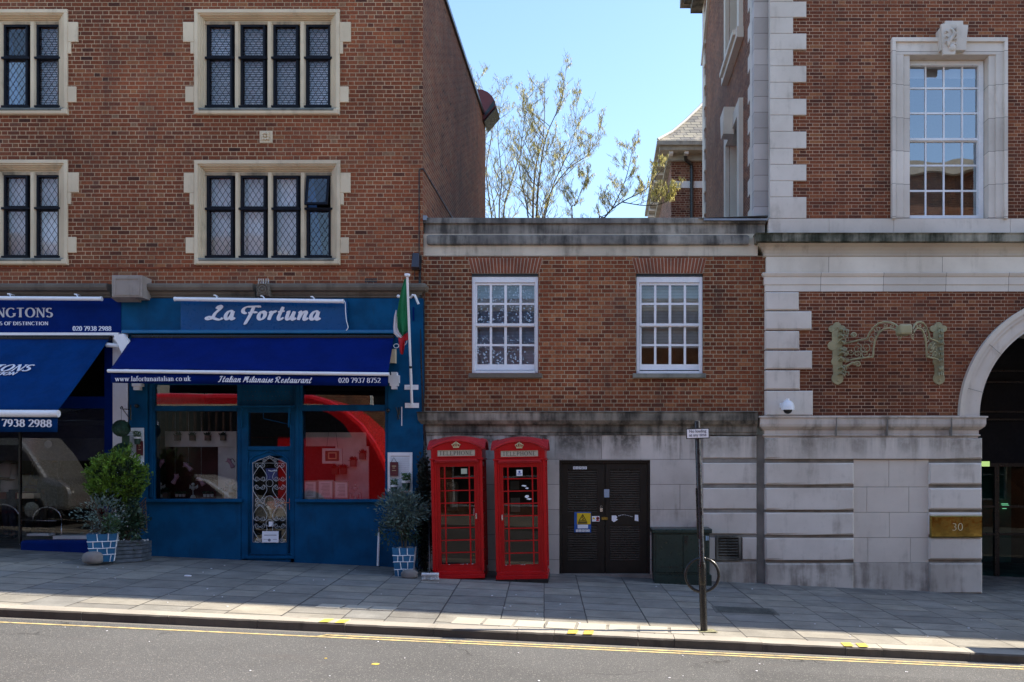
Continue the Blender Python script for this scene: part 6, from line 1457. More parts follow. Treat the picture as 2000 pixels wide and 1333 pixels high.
# ---------------- estate agent shop at far left ----------------
SA = T('agency_shopfront', 'dark navy glazed shopfront at the far left with low blue plinth', 'shopfront', (X(80),YF,gz(X(80))))
m = MB(); m.pr(-480,583,236,652,YF-.07,YF+.2); FB = m.build('fascia_board', M['navy'], SA)
m = MB(); m.pr(220,585,252,1190,YF-.05,YF+.2); m.build('white_pilaster', M['white'], SA)
m = MB(); m.pr(204,650,221,1060,YF-.03,YF+.2); m.pr(-480,775,204,798,YF+.02,YF+.1); m.build('navy_frame', M['navy'], SA)
m = MB(); m.pr(38,1056,222,1190,YF-.05,YF+.3); m.lathe([(.2,0),(.2,1.0)],(X(42,15.95)+.03,YF+.15,Z(1190)),20) if False else None; m.build('plinth', M['navy'], SA, bevel=.05)
m = MB(); m.pr(-480,817,204,900,YF+.35,YF+.4); m.pr(120,798,204,817,YF+.3,YF+2); m.build('ceiling_bulkhead', paint('bulkhead_navy', (.004,.005,.03), .6), SA)
m = MB(); m.room(X(-480), X(205), YF+.1, YF+4.5, gz(X(0))-.2, Z(798)); m.build('room', M['roomgrey'], SA, recalc=False)
pane(-480,798,38,1190,SA,YF+.08,'shopglass2'); pane(38,798,204,1058,SA,YF+.03,'shopglass2')
m = MB(); m.pr(36,798,39,1062,YF+.0,YF+.06); m.build('glass_edge', M['black'], SA)
m = MB(); m.lathe([(.07,0),(.07,-.003)], (X(92.5),YF+.028,Z(868)), 24, 'y'); m.build('round_sticker', paint('grey_sticker', (.3,.3,.3), .6), SA)
m = MB(); m.pr(10,835,55,876,18.5,18.52); m.pr(-200,990,60,1000,17.6,18.2); m.build('wall_panel', paint('brown_wall_panel', (.14,.1,.07), .7), SA)
m = MB(); m.pr(-200,962,40,975,16.9,17.5); m.build('desk', M['dkred'], SA); m = MB(); m.pr(34,964,66,974,16.75,16.95); m.build('desk_tray', M['cream'], SA)
m = MB()
for (cxp, r_) in ((5,34),(92,28)): m.tube([(X(cxp+r_*sin(q),16.5),16.5,Z(1016-r_*.9*cos(q),16.5)) for q in [-pi/2+pi*i/14 for i in range(15)]], .012, 6); m.tube([(X(cxp+r_,16.5),16.5,Z(1016,16.5)),(X(cxp+r_,16.5),16.5,Z(1075,16.5))], .012, 6)
m.tube([(X(36,16.5),16.5,Z(1016,16.5)),(X(110,16.5),16.5,Z(1018,16.5))], .007, 5); m.build('chrome_rail', M['steel'], SA, smooth=True)
m = MB(); m.pr(103,1047,176,1054,YF+.3,YF+.6); m.pr(52,1043,95,1047,YF+.3,YF+.5); m.build('display_base', M['whitebrick'], SA)
yf = YF-.07
def ftxt(s, px, py, h, w_, par, mat=M['goldlet'], name='lettering', **k): front_text(s, px, py, h, yf-.001, w_, **k).build(name, mat, par, recalc=False)
ftxt('NGTONS', -8, 620, 18, 113, FB, wmax=.2, wmin=.07); ftxt('ERS OF DISTINCTION', -14, 635.5, 6.6, 109, FB, mat=M['lettering'], wmax=.2, wmin=.09); ftxt('020 7938 2988', 142, 646.5, 8.7, 76, FB, mat=M['lettering'], wmax=.2, wmin=.08, track=.03)
LT2 = T('sign_lamp', 'long white lamp trough above the navy agency fascia at far left', 'lamp', (X(0),YF-.3,Z(581)))
trough(-400, 198, 580, 584, LT2, (-100,16,147))
m = MB(); m.pr(-480,650,230,655,YF-.2,YF-.05); m.build('awning_cover', M['whitemetal'], SA)
# its deeper awning, seen from the side
AL = awning('blue_awning', 'faded blue awning reaching far forward over the agency shop at far left', -420, 214, 662, 15.85, -560, 113, 798, 801, 14.45, 36, M['awn2'], 7.5)
m = MB(); m.tube([(X(225,15.8),15.8,Z(660,15.8)),(X(232,15.8),15.8,Z(668,15.8)),(X(232,15.8),15.8,Z(676,15.8)),(X(208,15.8),15.8,Z(674,15.8))], .04, 8); m.build('arm_bracket', M['whitemetal'], AL)
m = MB(); m.tube([(X(118,14.6),14.6,Z(803,14.6)),(X(165,15.8),15.8,Z(800,15.8))], .02, 6); m.tube([(X(118,14.6),14.6,Z(806,14.6)),(X(150,15.8),15.8,Z(806,15.8))], .012, 6); m.build('folding_arm', M['black'], AL)
Yv = 14.44; front_text('0 7938 2988', -14, 833, 14, Yv, 116, wmax=.2, wmin=.08, track=.03, tilt=-.012).build('phone_lettering', M['lettering'], AL, recalc=False)
# writing on the slope of the canopy
u0 = Vector((1,0,0)); top = Vector((0,15.85,Z(662,15.85))); bot = Vector((0,14.45,Z(799,14.45))); vv = (top-bot).normalized(); nn = u0.cross(vv).normalized()
if nn.y > 0: nn = -nn
def oncan(px, py):
    # point on the canopy plane seen at a photo position
    d = Vector(((px-VX)/F, 1, -(py-VY)/F)); o = Vector((0,0,EYE)); P0 = Vector((0,15.85,Z(662,15.85))); t = (P0-o).dot(nn)/d.dot(nn); return o+d*t
for (s_, px, py, h, w_, sl) in (('TONS',-22,726,14,78,.35),('TION',-14,733.5,6.5,42,.35)):
    p = oncan(px, py); m = pen(s_, p, u0, vv, nn, h/F*15.2*1.45, wmax=.19, wmin=.07, slant=sl, fit=w_/F*15.2, th=.01); m.build('canopy_lettering', M['lettering'], AL, recalc=False)
# ---------------- telephone boxes ----------------
def phonebox(px, Yf, zb, mir, lab, tilt, s=1.0):
    """local: x across, front face at y=-.45, base z=0; W .875, H 2.42"""
    t = T('telephone_box', lab, 'telephone box', (X(px,Yf), Yf+.45, zb), 'red telephone boxes on the pavement')
    t.rotation_euler = (0, radians(tilt), 0)
    def B(m, n, mat, par=None, **k):
        sm = k.pop('smooth', False); o = m.build(n, mat, None, smooth=sm, auto=k.pop('auto', None), recalc=k.pop('recalc', True), bevel=k.pop('bevel', 0)); o.parent = par or t; return o
    W = .435; D = .45; m = MB()
    # plinth, posts with stepped mouldings, crown section
    m.box(-W,W,-D,D,0,.07); m.box(-W+.015,W-.015,-D+.015,D-.015,.07,.13)
    for sx_ in (-1,1):
        for sy_ in (-1,1):
            x0_, y0_ = sx_*W*.99, sy_*D*.99
            m.box(x0_, x0_-sx_*.05, y0_, y0_-sy_*.05, .13, 2.0); m.box(x0_-sx_*.05, x0_-sx_*.085, y0_-sy_*.018, y0_-sy_*.06, .13, 2.0); m.box(x0_-sx_*.018, x0_-sx_*.06, y0_-sy_*.05, y0_-sy_*.085, .13, 2.0)
            m.box(x0_-sx_*.085, x0_-sx_*.11, y0_-sy_*.04, y0_-sy_*.08, .13, 1.96)
    m.box(-W+.06,W-.06,-D+.02,-D+.06,1.965,2.0); m.box(-W+.06,W-.06,D-.06,D-.02,1.965,2.0)
    m.box(-W-.012,W+.012,-D-.012,D+.012,2.0,2.03); m.box(-W+.01,W-.01,-D+.01,D-.01,2.03,2.19)
    body = B(m, 'body', M['red'], bevel=.006)
    m = MB(); m.add([(-W+.07,-D-.012,1.955),(W-.07,-D-.012,1.955),(W-.10,-D-.04,1.99),(-W+.10,-D-.04,1.99),(-W+.07,-D+.02,1.955),(W-.07,-D+.02,1.955),(W-.07,-D+.02,2.0),(-W+.07,-D+.02,2.0)],[(0,1,2,3),(4,7,6,5),(0,4,5,1),(3,2,6,7),(0,3,7,4),(1,5,6,2)]); m.box(-W+.09,W-.09,-D-.04,-D-.01,1.985,2.003); B(m, 'door_hood', M['redroof'], body)
    # pediments: segmental heads on all four sides, domed roof
    zc = 2.17; rise = .145; R_ = (W*W+rise*rise)/(2*rise); n = 18
    def arcz(x, e=0): return zc+rise+e-R_+sqrt(max(0, R_*R_-x*x))
    m = MB()
    for sy_ in (-1, 1):
        P = [(-W+.012,2.165)]+[(-W+.012+(2*W-.024)*i/n, arcz(-W+.012+(2*W-.024)*i/n)) for i in range(n+1)]+[(W-.012,2.165)]
        m.polyY(P, sy_*(D-.004), sy_*(D-.05)); m.polyX(P, sy_*(W-.004), sy_*(W-.05))
    B(m, 'pediment', M['red'], body)
    m = MB(); vs = []; N2 = 16; e = .03
    for j in range(N2+1):
        for i in range(N2+1):
            u = -1+2*i/N2; v = -1+2*j/N2; x = u*(W+e); y = v*(D+e)
            h = max(arcz(x*W/(W+e)), arcz(y*W/(D+e)))-zc
            dome = rise*(1-u*u)**.5*(1-v*v)**.5 if False else 0
            hh = arcz(x*W/(W+e))-zc if abs(v) >= .999 else (arcz(y*W/(D+e))-zc if abs(u) >= .999 else None)
            a = (arcz(x*W/(W+e))-zc); b = (arcz(y*W/(D+e))-zc)
            z = zc+.045+(max(a,b) if max(abs(u),abs(v)) > .8 else max(a,b))*1.0
            z = zc+.02+a*(v*v)+b*(u*u)-(0)*(u*u*v*v)+(.225)*(1-u*u)*(1-v*v)
            vs.append((x,y,z))
    m.add(vs, [(j*(N2+1)+i, j*(N2+1)+i+1, (j+1)*(N2+1)+i+1, (j+1)*(N2+1)+i) for j in range(N2) for i in range(N2)])
    rf = B(m, 'roof', M['redroof'], recalc=False, smooth=True)
    m = MB()
    for sy_ in (-1, 1):   # projecting rim following the arch
        for (ax) in (0, 1):
            P1 = []; 
            for i in range(n+1):
                x = -W-.02+(2*W+.04)*i/n; z = arcz(x*W/(W+.02)); P1.append((x, z))
            for i in range(n):
                (xa_, za_), (xb_, zb_) = P1[i], P1[i+1]; y0_, y1_ = sy_*(D+.03), sy_*(D-.06)
                v8 = [(xa_,y0_,za_),(xb_,y0_,zb_),(xb_,y1_,zb_),(xa_,y1_,za_),(xa_,y0_,za_+.035),(xb_,y0_,zb_+.035),(xb_,y1_,zb_+.06),(xa_,y1_,za_+.06)]
                if ax: v8 = [(b_,a_,c_) for a_, b_, c_ in v8]
                m.add(v8, [(0,3,2,1),(4,5,6,7),(0,1,5,4),(2,3,7,6)]+([(3,0,4,7)] if i == 0 else [])+([(1,2,6,5)] if i == n-1 else []))
    B(m, 'rim', M['redroof'], rf)
    # telephone sign
    m = MB(); zf = -D-.004
    m.box(-.335,.335,zf-.012,zf+.02,2.045,2.07-.01); m.box(-.335,.335,zf-.012,zf+.02,2.165,2.178); m.box(-.335,-.318,zf-.012,zf+.02,2.06,2.165); m.box(.318,.335,zf-.012,zf+.02,2.06,2.165); B(m, 'sign_frame', M['red'], body)
    m = MB(); m.box(-.312,.312,-D-.004,-D+.012,2.062,2.163); sg = B(m, 'sign_panel', M['opal'])
    a = pen('TELEPHONE', (-.285,-D-.0042,2.078), (1,0,0), (0,0,1), (0,-1,0), .07, wmax=.16, wmin=.055, track=.16, fit=.565, th=.0015); B(a, 'lettering', paint('dark_grey_lettering', (.07,.065,.05), .6), sg, recalc=False)
    # crown
    m = MB(); cz = 2.2; y_ = -D-.008
    m.box(-.05,.05,y_-.012,y_,cz,cz+.02); 
    for i in range(5): a = -40+20*i; m.tube([(-.046+.023*i,y_-.006,cz+.02),(-.066+.033*i,y_-.02,cz+.05+.012*(2-abs(i-2))),(-.02+.01*i if i != 2 else 0,y_-.01,cz+.09)], .0075, 6)
    m.polyY([(-.05,cz+.02),(.05,cz+.02),(.05,cz+.026),(-.05,cz+.026)], y_-.014, y_)
    for i in range(5): m.ball((-.066+.033*i,y_-.018,cz+.055+.012*(2-abs(i-2))), .009, 8, 5)
    m.ball((0,y_-.01,cz+.098), .011, 8, 6); m.box(-.004,.004,y_-.014,y_-.004,cz+.105,cz+.125); B(m, 'crown', M['gold'], body, smooth=True, auto=40)
    # door (front) and glazed sides, back panel
    def glazed(name, ax, sgn, par):
        m = MB(); g = MB(); rows = [.20+.165*0, ]; zb_ = .23; zt_ = 1.90; nr = 8; h = (zt_-zb_)/nr
        def bx(m, a, b, d0, d1, z0_, z1_):
            if ax == 'y': m.box(a, b, sgn*d0, sgn*d1, z0_, z1_)
            else: m.box(sgn*d0, sgn*d1, a, b, z0_, z1_)
        w_ = .345
        bx(m,-w_,w_,D-.045,D-.075,.09,zb_); bx(m,-w_,w_,D-.045,D-.075,zt_,1.965); bx(m,-w_,-w_+.045,D-.045,D-.075,zb_,zt_); bx(m,w_-.045,w_,D-.045,D-.075,zb_,zt_)
        # bead round the glazing
        for (a, b) in ((-w_+.045,-w_+.06),(w_-.06,w_-.045)): bx(m,a,b,D-.035,D-.07,zb_,zt_)
        bx(m,-w_+.06,w_-.06,D-.035,D-.07,zb_,zb_+.014); bx(m,-w_+.06,w_-.06,D-.035,D-.07,zt_-.014,zt_)
        for q in (-.205,.205): bx(m,q-.011,q+.011,D-.038,D-.068,zb_+.014,zt_-.014)
        for i in range(1, nr): 
            for (a, b) in ((-w_+.06,-.216),(-.194,.194),(.216,w_-.06)): bx(m,a,b,D-.04,D-.066,zb_+i*h-.009,zb_+i*h+.009)
        o = B(m, name, M['red'], par)
        c = [(-w_+.05,sgn*(D-.06)),(w_-.05,sgn*(D-.06))]
        if ax == 'y': g.quad((c[0][0],c[0][1],zb_),(c[1][0],c[1][1],zb_),(c[1][0],c[1][1],zt_),(c[0][0],c[0][1],zt_))
        else: g.quad((c[0][1],c[0][0],zb_),(c[1][1],c[1][0],zb_),(c[1][1],c[1][0],zt_),(c[0][1],c[0][0],zt_))
        B(g, 'pane', M['boxglass'], o); return o
    dr = glazed('door', 'y', -1, None); glazed('glazed_side', 'x', 1, None); glazed('glazed_side', 'x', -1, None)
    m = MB(); m.box(-.36,.36,D-.06,D-.04,.09,2.0); B(m, 'back_panel', paint('back_panel_dark', (.03,.03,.03), .5))
    m = MB(); hx = .31*mir; m.box(hx-.012,hx+.012,-D+.02,-D+.05,1.0,1.09); m.tube([(hx-.002,-D+.02,1.02),(hx-.002,-D-.02,1.025),(hx-.002,-D-.02,1.07),(hx-.002,-D+.02,1.075)], .009, 8); B(m, 'handle', M['steel'], dr)
    def sticker(n, x0_, z0_, w_, h_, mat, y=-D+.046, par=dr): m = MB(); m.box(x0_,x0_+w_,y,y+.003,z0_,z0_+h_); return B(m, n, mat, par)
    if mir > 0:
        m = MB(); m.box(-.24,-.05,.15,.3,1.12,1.62); q = B(m, 'telephone', paint('grey_phone', (.16,.16,.14), .4), bevel=.01)
        m = MB(); m.box(-.19,-.09,.135,.15,1.52,1.58); m.box(-.19,-.06,.13,.15,1.18,1.45); B(m, 'keypad', paint('pale_keypad', (.34,.34,.32), .4), q)
        m = MB(); m.tube([(-.215,.13,1.2),(-.235,.11,1.3),(-.235,.11,1.45),(-.215,.13,1.56)], .02, 8); B(m, 'handset', M['black'], q)
        sticker('notice', .07, 1.76, .1, .09, paint('cream_notice', (.45,.5,.38), .6))
        for i in range(9): sticker('worn_label', .262+.002*(i%3), 1.06+i*.014, .012+.004*(i%2), .007, paint('worn_pink', (.5,.3,.3), .7) if i == 0 else bpy.data.materials['worn_pink'], y=-D+.03)
    else:
        q = sticker('notice', -.06, 1.74, .1, .1, M['paper']); m = MB(); m.lathe([(.018,0),(.018,-.002)], (-.01,-D+.045,1.805), 12, 'y'); m.box(-.045,.025,-D+.042,-D+.045,1.762,1.778); B(m, 'print', M['blueplate'], q)
        sticker('poster', -.19, 1.50, .15, .15, paint('dim_poster', (.16,.16,.15), .6), y=-.1, par=t); sticker('poster', -.19, 1.12, .16, .24, paint('grey_poster', (.3,.3,.29), .6), y=-.1, par=t)
        rr = random.Random(4)
        for (a, b, w_, h_) in ((.02,1.555,.09,.028),(.08,1.515,.06,.026),(.07,1.36,.07,.055),(.1,1.33,.09,.03)):
            m = MB(); P = [(a+w_*(.5+.5*cos(2*pi*i/9)*rr.uniform(.7,1.15)), b+h_*(.5+.5*sin(2*pi*i/9)*rr.uniform(.6,1.3))) for i in range(9)]; m.polyY(P, -D+.046, -D+.05); B(m, 'torn_sticker', M['paper'], dr)
        m = MB(); m.box(-W-.005,W+.005,-D-.005,D,-.12,.0); B(m, 'base', M['black'], body)
    for i in range(5):   # chips of pale undercoat
        a = random.uniform(-.28,.28); sticker('paint_chip', a, .238, random.uniform(.01,.03), random.uniform(.004,.009), M['plaster'], y=-D+.034)
    return t
M['boxglass'] = glass('phone_box_glass', .0, (.5,.5,.46), wav=.05)
YB = 14.86
b1 = phonebox(893, YB, Z(1131,YB), 1, 'left red telephone box with handle on the right of its door', 1.0)
b1.rotation_euler[1] = radians(-1.1); b1.rotation_euler[2] = radians(3.2)
b2 = phonebox(1018, YB, Z(1132,YB), -1, 'right red telephone box with white and blue stickers inside, nearer the louvred door', 1.0)
b2.rotation_euler[1] = radians(-1.1); b2.rotation_euler[2] = radians(1.5)
# ---------------- sign pole with cycle ring ----------------
px_, py_ = 1375, 1234; Yp = 11.43; bx, bz = X(px_,Yp), gz(X(px_,Yp),Yp)
P_ = T('sign_post', 'black post with no loading sign and round cycle ring near the kerb', 'sign post', (bx,Yp,bz)); P_.rotation_euler = (0, radians(-1.85), 0)
def PB(m, n, mat, par=None, **k): o = m.build(n, mat, None, **k); o.parent = par or P_; return o
m = MB(); m.lathe([(.047,-.05),(.047,.88),(.047,.9),(.038,.92),(.038,2.70),(.034,2.715),(.01,2.72)], (0,0,0), 20); PB(m, 'post', M['pole'], smooth=True, auto=35)
m = MB(); m.lathe([(.05,.60),(.056,.61),(.056,.86),(.052,.88),(.04,.885)], (0,0,0), 20); sl_ = PB(m, 'sleeve', M['pole'], smooth=True, auto=35)
m = MB(); R_ = .215; m.tube([(R_*cos(2*pi*i/40), .0, .725+R_*sin(2*pi*i/40)) for i in range(40)], .02, 10, True); 
for s_ in (-1, 1): m.ball((.03*s_,0,.725+.21), .028, 10, 6); m.ball((.03*s_,0,.725-.21), .028, 10, 6)
PB(m, 'cycle_ring', M['pole'], smooth=True)
m = MB(); m.cbox(-.155,.145,-.062,-.052,2.485,2.62,.003); sg = PB(m, 'sign_plate', M['black'])
m = MB(); m.box(-.143,.133,-.0645,-.062,2.497,2.608); PB(m, 'white_face', M['paper'], sg)
for s_, z_ in (('No loading', 2.565), ('at any time', 2.517)):
    c = bpy.data.curves.new('lettering', 'FONT'); c.body = s_; c.size = .052; c.align_x = 'CENTER'; c.offset = .0012; c.extrude = .001
    o = bpy.data.objects.new('tmp', c); COL.objects.link(o); bpy.context.view_layer.update()
    me = bpy.data.meshes.new_from_object(o.evaluated_get(bpy.context.evaluated_depsgraph_get())); bpy.data.objects.remove(o)
    for v in me.vertices: a, b_, d = v.co; v.co = (-.005+a*.95, -.0655-d, z_+b_)
    me.materials.clear(); me.materials.append(M['ink']); me.name = 'lettering'
    o = bpy.data.objects.new('lettering', me); COL.objects.link(o); o.parent = sg
m = MB(); m.box(-.045,.035,-.055,.045,2.53,2.56); PB(m, 'clamp', M['pole'], sg)
for (z_, h_, mt) in ((1.5,.05,'paper'),(1.56,.03,'ink'),(1.75,.02,'yellow')): m = MB(); m.box(.022,.038,-.038,-.03,z_,z_+h_); PB(m, 'sticker_scrap', paint('faded_'+mt, (.3,.28,.26), .7))
m = MB(); m.box(-.052,-.036,-.03,-.02,1.2,1.85); m.box(-.052,-.04,-.035,-.02,1.2,1.26); PB(m, 'side_strip', M['pole'])
m = MB(); xx, yy = bx, Yp
m.polyZ([(xx-.15,yy-.1),(xx+.17,yy-.1),(xx+.13,yy+.12),(xx-.12,yy+.12)], gz(xx,yy)+.003, gz(xx,yy)+.007); tag(m.build('moss_patch', paint('mossy_mortar', (.2,.19,.11), .95, .4, scale=30)), None, None, kind='structure')
# ---------------- green cabinet ----------------
CB = T('utility_cabinet', 'dark green street utility cabinet against the pale stone wall', 'cabinet', (X(1330),15.6,gz(X(1330),15.6)))
Yc = 15.45
m = MB(); m.pr(1276,1041,1386,1124,Yc,YM-.03); m.build('body', M['cabinet'], CB, bevel=.008)
m = MB(); m.cpr(1273,1034,1391,1042,Yc-.04,YM-.03,.012); m.build('lid', M['cabinet'], CB)
m = MB(); m.cpr(1281,1044,1333,1119,Yc-.018,Yc,.006); m.cpr(1335,1044,1384,1119,Yc-.018,Yc,.006); dd = m.build('door', M['cabinet'], CB)
m = MB(); m.pr(1337.5,1047,1339.5,1064,Yc-.032,Yc-.018); m.pr(1341.5,1047,1343,1064,Yc-.03,Yc-.018); m.build('handle', M['black'], dd)
m = MB(); m.pr(1378.5,1047,1381,1056,Yc-.022,Yc-.018); m.pr(1382,1047,1384,1056,Yc-.022,Yc-.018); m.build('number_sticker', paint('pale_blue_sticker',(.3,.4,.5),.6), dd)
m = MB(); m.pr(1290,1107,1325,1109,Yc-.021,Yc-.018); m.build('vent_slot', M['black'], dd)
m = MB(); m.pr(1278,1124,1390,1150,Yc-.03,YM-.03); m.build('plinth', M['cabinet'], CB)
m = MB(); m.pr(1361,1018,1364,1032,YM-.06,YM-.02); m.build('cable_outlet', M['cream'], CB)

# ---------------- plants ----------------
def leafcloud(name, mat, par, cen, rad, n, size, seed, flat=.35, clumps=0, clr=.3, up=0.0, tip=None, droop=0):
    """many small blades spread through an ellipsoid of clumps"""
    m = MB(); rr = random.Random(seed); C_ = []
    if clumps:
        for i in range(clumps):
            while True:
                p = Vector((rr.uniform(-1,1),rr.uniform(-1,1),rr.uniform(-1,1)))
                if .35 < p.length < 1: break
            C_.append(p)
    for i in range(n):
        if clumps:
            c = C_[rr.randrange(clumps)]; d = Vector((rr.gauss(0,1),rr.gauss(0,1),rr.gauss(0,1)))*clr*.5; p = c+d; 
        else:
            while True:
                p = Vector((rr.uniform(-1,1),rr.uniform(-1,1),rr.uniform(-1,1)))
                if p.length < 1: break
        out = p.normalized() if p.length > 0 else Vector((0,0,1))
        P = Vector((cen[0]+p.x*rad[0], cen[1]+p.y*rad[1], cen[2]+p.z*rad[2]))
        d = (out*.7+Vector((rr.uniform(-1,1),rr.uniform(-1,1),rr.uniform(-.6,1)+up))*.7+Vector((0,0,-droop))).normalized()*size*rr.uniform(.6,1.3)
        s_ = d.cross(Vector((rr.uniform(-1,1),rr.uniform(-1,1),rr.uniform(-1,1)))).normalized()*d.length*flat*.5
        m.add([P, P+d*.5+s_, P+d, P+d*.5-s_],[(0,1,2,3)])
    return m.build(name, mat, par, recalc=False)
def crown_twigs(name, mat, par, base, cen, rad, n, seed, r=.008):
    m = MB(); rr = random.Random(seed)
    for i in range(n):
        while True:
            p = Vector((rr.uniform(-1,1),rr.uniform(-1,1),rr.uniform(-1,1)))
            if p.length < .95: break
        e = Vector((cen[0]+p.x*rad[0],cen[1]+p.y*rad[1],cen[2]+p.z*rad[2])); b = Vector(base)+Vector((rr.uniform(-.03,.03),rr.uniform(-.03,.03),0)); mid = b.lerp(e,.5)+Vector((rr.uniform(-.05,.05),rr.uniform(-.05,.05),.03))
        m.tube([b,mid,e],[r,r*.7,r*.3],5)
    return m.build(name, mat, par)
def brickpot(cx, zt, zb, Y, wt, wb, lab, rot):
    t = T('planter', lab, 'planter', (cx,Y,zb), 'blue tapered planters painted with a brick pattern'); t.rotation_euler = (0,0,rot)
    def B(m, n, mat, par=None, **k): o = m.build(n, mat, None, **k); o.parent = par or t; return o
    h = zt-zb; a, b = wt/2, wb/2; m = MB()
    m.add([(-b,-b,0),(b,-b,0),(b,b,0),(-b,b,0),(-a,-a,h),(a,-a,h),(a,a,h),(-a,a,h),(-a+.03,-a+.03,h),(a-.03,-a+.03,h),(a-.03,a-.03,h),(-a+.03,a-.03,h),(-a+.04,-a+.04,h-.06),(a-.04,-a+.04,h-.06),(a-.04,a-.04,h-.06),(-a+.04,a-.04,h-.06)],
          [(0,3,2,1),(0,1,5,4),(1,2,6,5),(2,3,7,6),(3,0,4,7),(4,5,9,8),(5,6,10,9),(6,7,11,10),(7,4,8,11),(8,9,13,12),(9,10,14,13),(10,11,15,14),(11,8,12,15)])
    body = B(m, 'body', M['potblue'])
    m = MB(); rr = random.Random(int(cx*50))
    def F_(face, u, v):
        w_ = b+(a-b)*v; x = (u*2-1)*w_; y = -w_-.003; z = v*h
        return {0:(x,y,z),1:(-y,x,z),2:(y,-x,z)}[face]
    nr = 4
    for face in (0,1,2):
        for r_ in range(1, nr+0): v = r_/nr+rr.uniform(-.015,.015); m.tube([F_(face,u_,v+rr.uniform(-.008,.008)) for u_ in (0,.25,.5,.75,1)], .007, 4)
        for r_ in range(nr):
            for q in ((.33,.72) if r_%2 else (.2,.5,.82)): qq = q+rr.uniform(-.05,.05); m.tube([F_(face,qq,r_/nr),F_(face,qq+rr.uniform(-.04,.04),(r_+1)/nr)], .007, 4)
    B(m, 'painted_joints', M['pebble'] if False else M['white'], body)
    m = MB(); m.box(-a+.04,a-.04,-a+.04,a-.04,h-.07,h-.05); B(m, 'soil', M['soil'])
    m = MB(); 
    for i in range(40): m.ball((rr.uniform(-a+.05,a-.05),rr.uniform(-a+.05,a-.05),h-.04+rr.uniform(0,.03)), rr.uniform(.01,.02), 6, 4)
    B(m, 'white_pebbles', M['pebble']); return t
Yl = 14.75
bpl = brickpot(X(201,Yl), Z(1042,Yl), Z(1096,Yl), Yl, .44, .33, 'blue planter painted with brick pattern left of the grey wooden trough', radians(24))
SH_ = T('shrub', 'straggly silvery shrub with brown strap leaves growing in left blue planter', 'shrub', (X(203,Yl),Yl,Z(1046,Yl)))
cen = (X(195,Yl),Yl,Z(1012,Yl)); crown_twigs('stems', M['brownleaf'], SH_, (X(203,Yl),Yl,Z(1046,Yl)), cen, (.3,.2,.42), 26, 3)
leafcloud('leaves', M['olive'], SH_, cen, (.33,.22,.46), 900, .055, 5, .4, 36, .35)
m = MB(); rr = random.Random(9)
for i in range(34):
    a = rr.uniform(0,2*pi); L = rr.uniform(.35,.62); b0 = Vector((X(203,Yl)+rr.uniform(-.04,.04),Yl+rr.uniform(-.04,.04),Z(1046,Yl))); d = Vector((cos(a)*.38,sin(a)*.25,1)).normalized()
    e = b0+d*L; s_ = Vector((-sin(a),cos(a),0))*.008; m.add([b0-s_,b0+s_,b0+d*L*.6+s_*1.4,e,b0+d*L*.6-s_*1.4],[(0,1,2,3,4)])
m.build('strap_leaves', M['brownleaf'], SH_, recalc=False)
leafcloud('green_tuft', paint('soft_green_tuft',(.05,.11,.04),.7,.4,scale=9), SH_, (X(220,Yl),Yl-.05,Z(1025,Yl)), (.1,.1,.17), 260, .09, 8, .16, 0, up=.6)
# conifer
Yq = 15.15; CF = T('conifer_bush', 'bushy bright green conifer crown above planters left of the restaurant', 'bush', (X(238,Yq),Yq,gz(X(238,Yq),Yq)))
m = MB(); m.tube([(X(238,Yq),Yq,gz(X(238,Yq),Yq)+.1),(X(236,Yq),Yq,Z(1000,Yq)),(X(230,Yq),Yq,Z(930,Yq))],[.03,.025,.012],8); m.build('stem', M['bark'], CF)
rr = random.Random(31); m = MB(); cc = (X(229,Yq),Yq,Z(943,Yq))
SP = []
for i in range(330):
    while True:
        p = Vector((rr.uniform(-1,1),rr.uniform(-1,1),rr.uniform(-1,1)))
        if .45 < p.length < 1: break
    w_ = 1.0+.15*p.z*-1
    lump = 1+.16*sin(p.x*6+1)*sin(p.z*7+2)+.10*sin(p.x*13+p.z*5)+(.22*max(0,p.z-.5) if abs(p.x-.15) < .3 else -.1*max(0,p.z))
    b0 = Vector((cc[0]+p.x*.39*w_*lump, cc[1]+p.y*.38, cc[2]+p.z*.45*lump)); out = Vector((p.x*.8,p.y*.8,abs(p.z)*.5+.45)).normalized()
    # each spray: a small fan of overlapping scale leaves
    side = out.cross(Vector((rr.uniform(-1,1),rr.uniform(-1,1),rr.uniform(-1,1)))).normalized()
    for k in range(34):
        t_ = rr.random(); L = .17*rr.uniform(.7,1.2); q = b0+out*L*t_+side*rr.uniform(-1,1)*.055*(1-t_*.5)+Vector((rr.gauss(0,.012),rr.gauss(0,.012),rr.gauss(0,.012)))
        d = (out+side*rr.uniform(-.9,.9)+Vector((rr.uniform(-.5,.5),rr.uniform(-.5,.5),rr.uniform(-.3,.5)))).normalized()*rr.uniform(.035,.06); s_ = d.cross(Vector((rr.uniform(-1,1),rr.uniform(-1,1),rr.uniform(-1,1)))).normalized()*.012
        m.add([q,q+d*.5+s_,q+d,q+d*.5-s_],[(0,1,2,3)])
m.build('crown', M['conifer'], CF, recalc=False)
leafcloud('inner_foliage', paint('deep_conifer_green', (.01,.03,.006), .8, .3), CF, cc, (.40,.34,.42), 4200, .06, 12, .5)
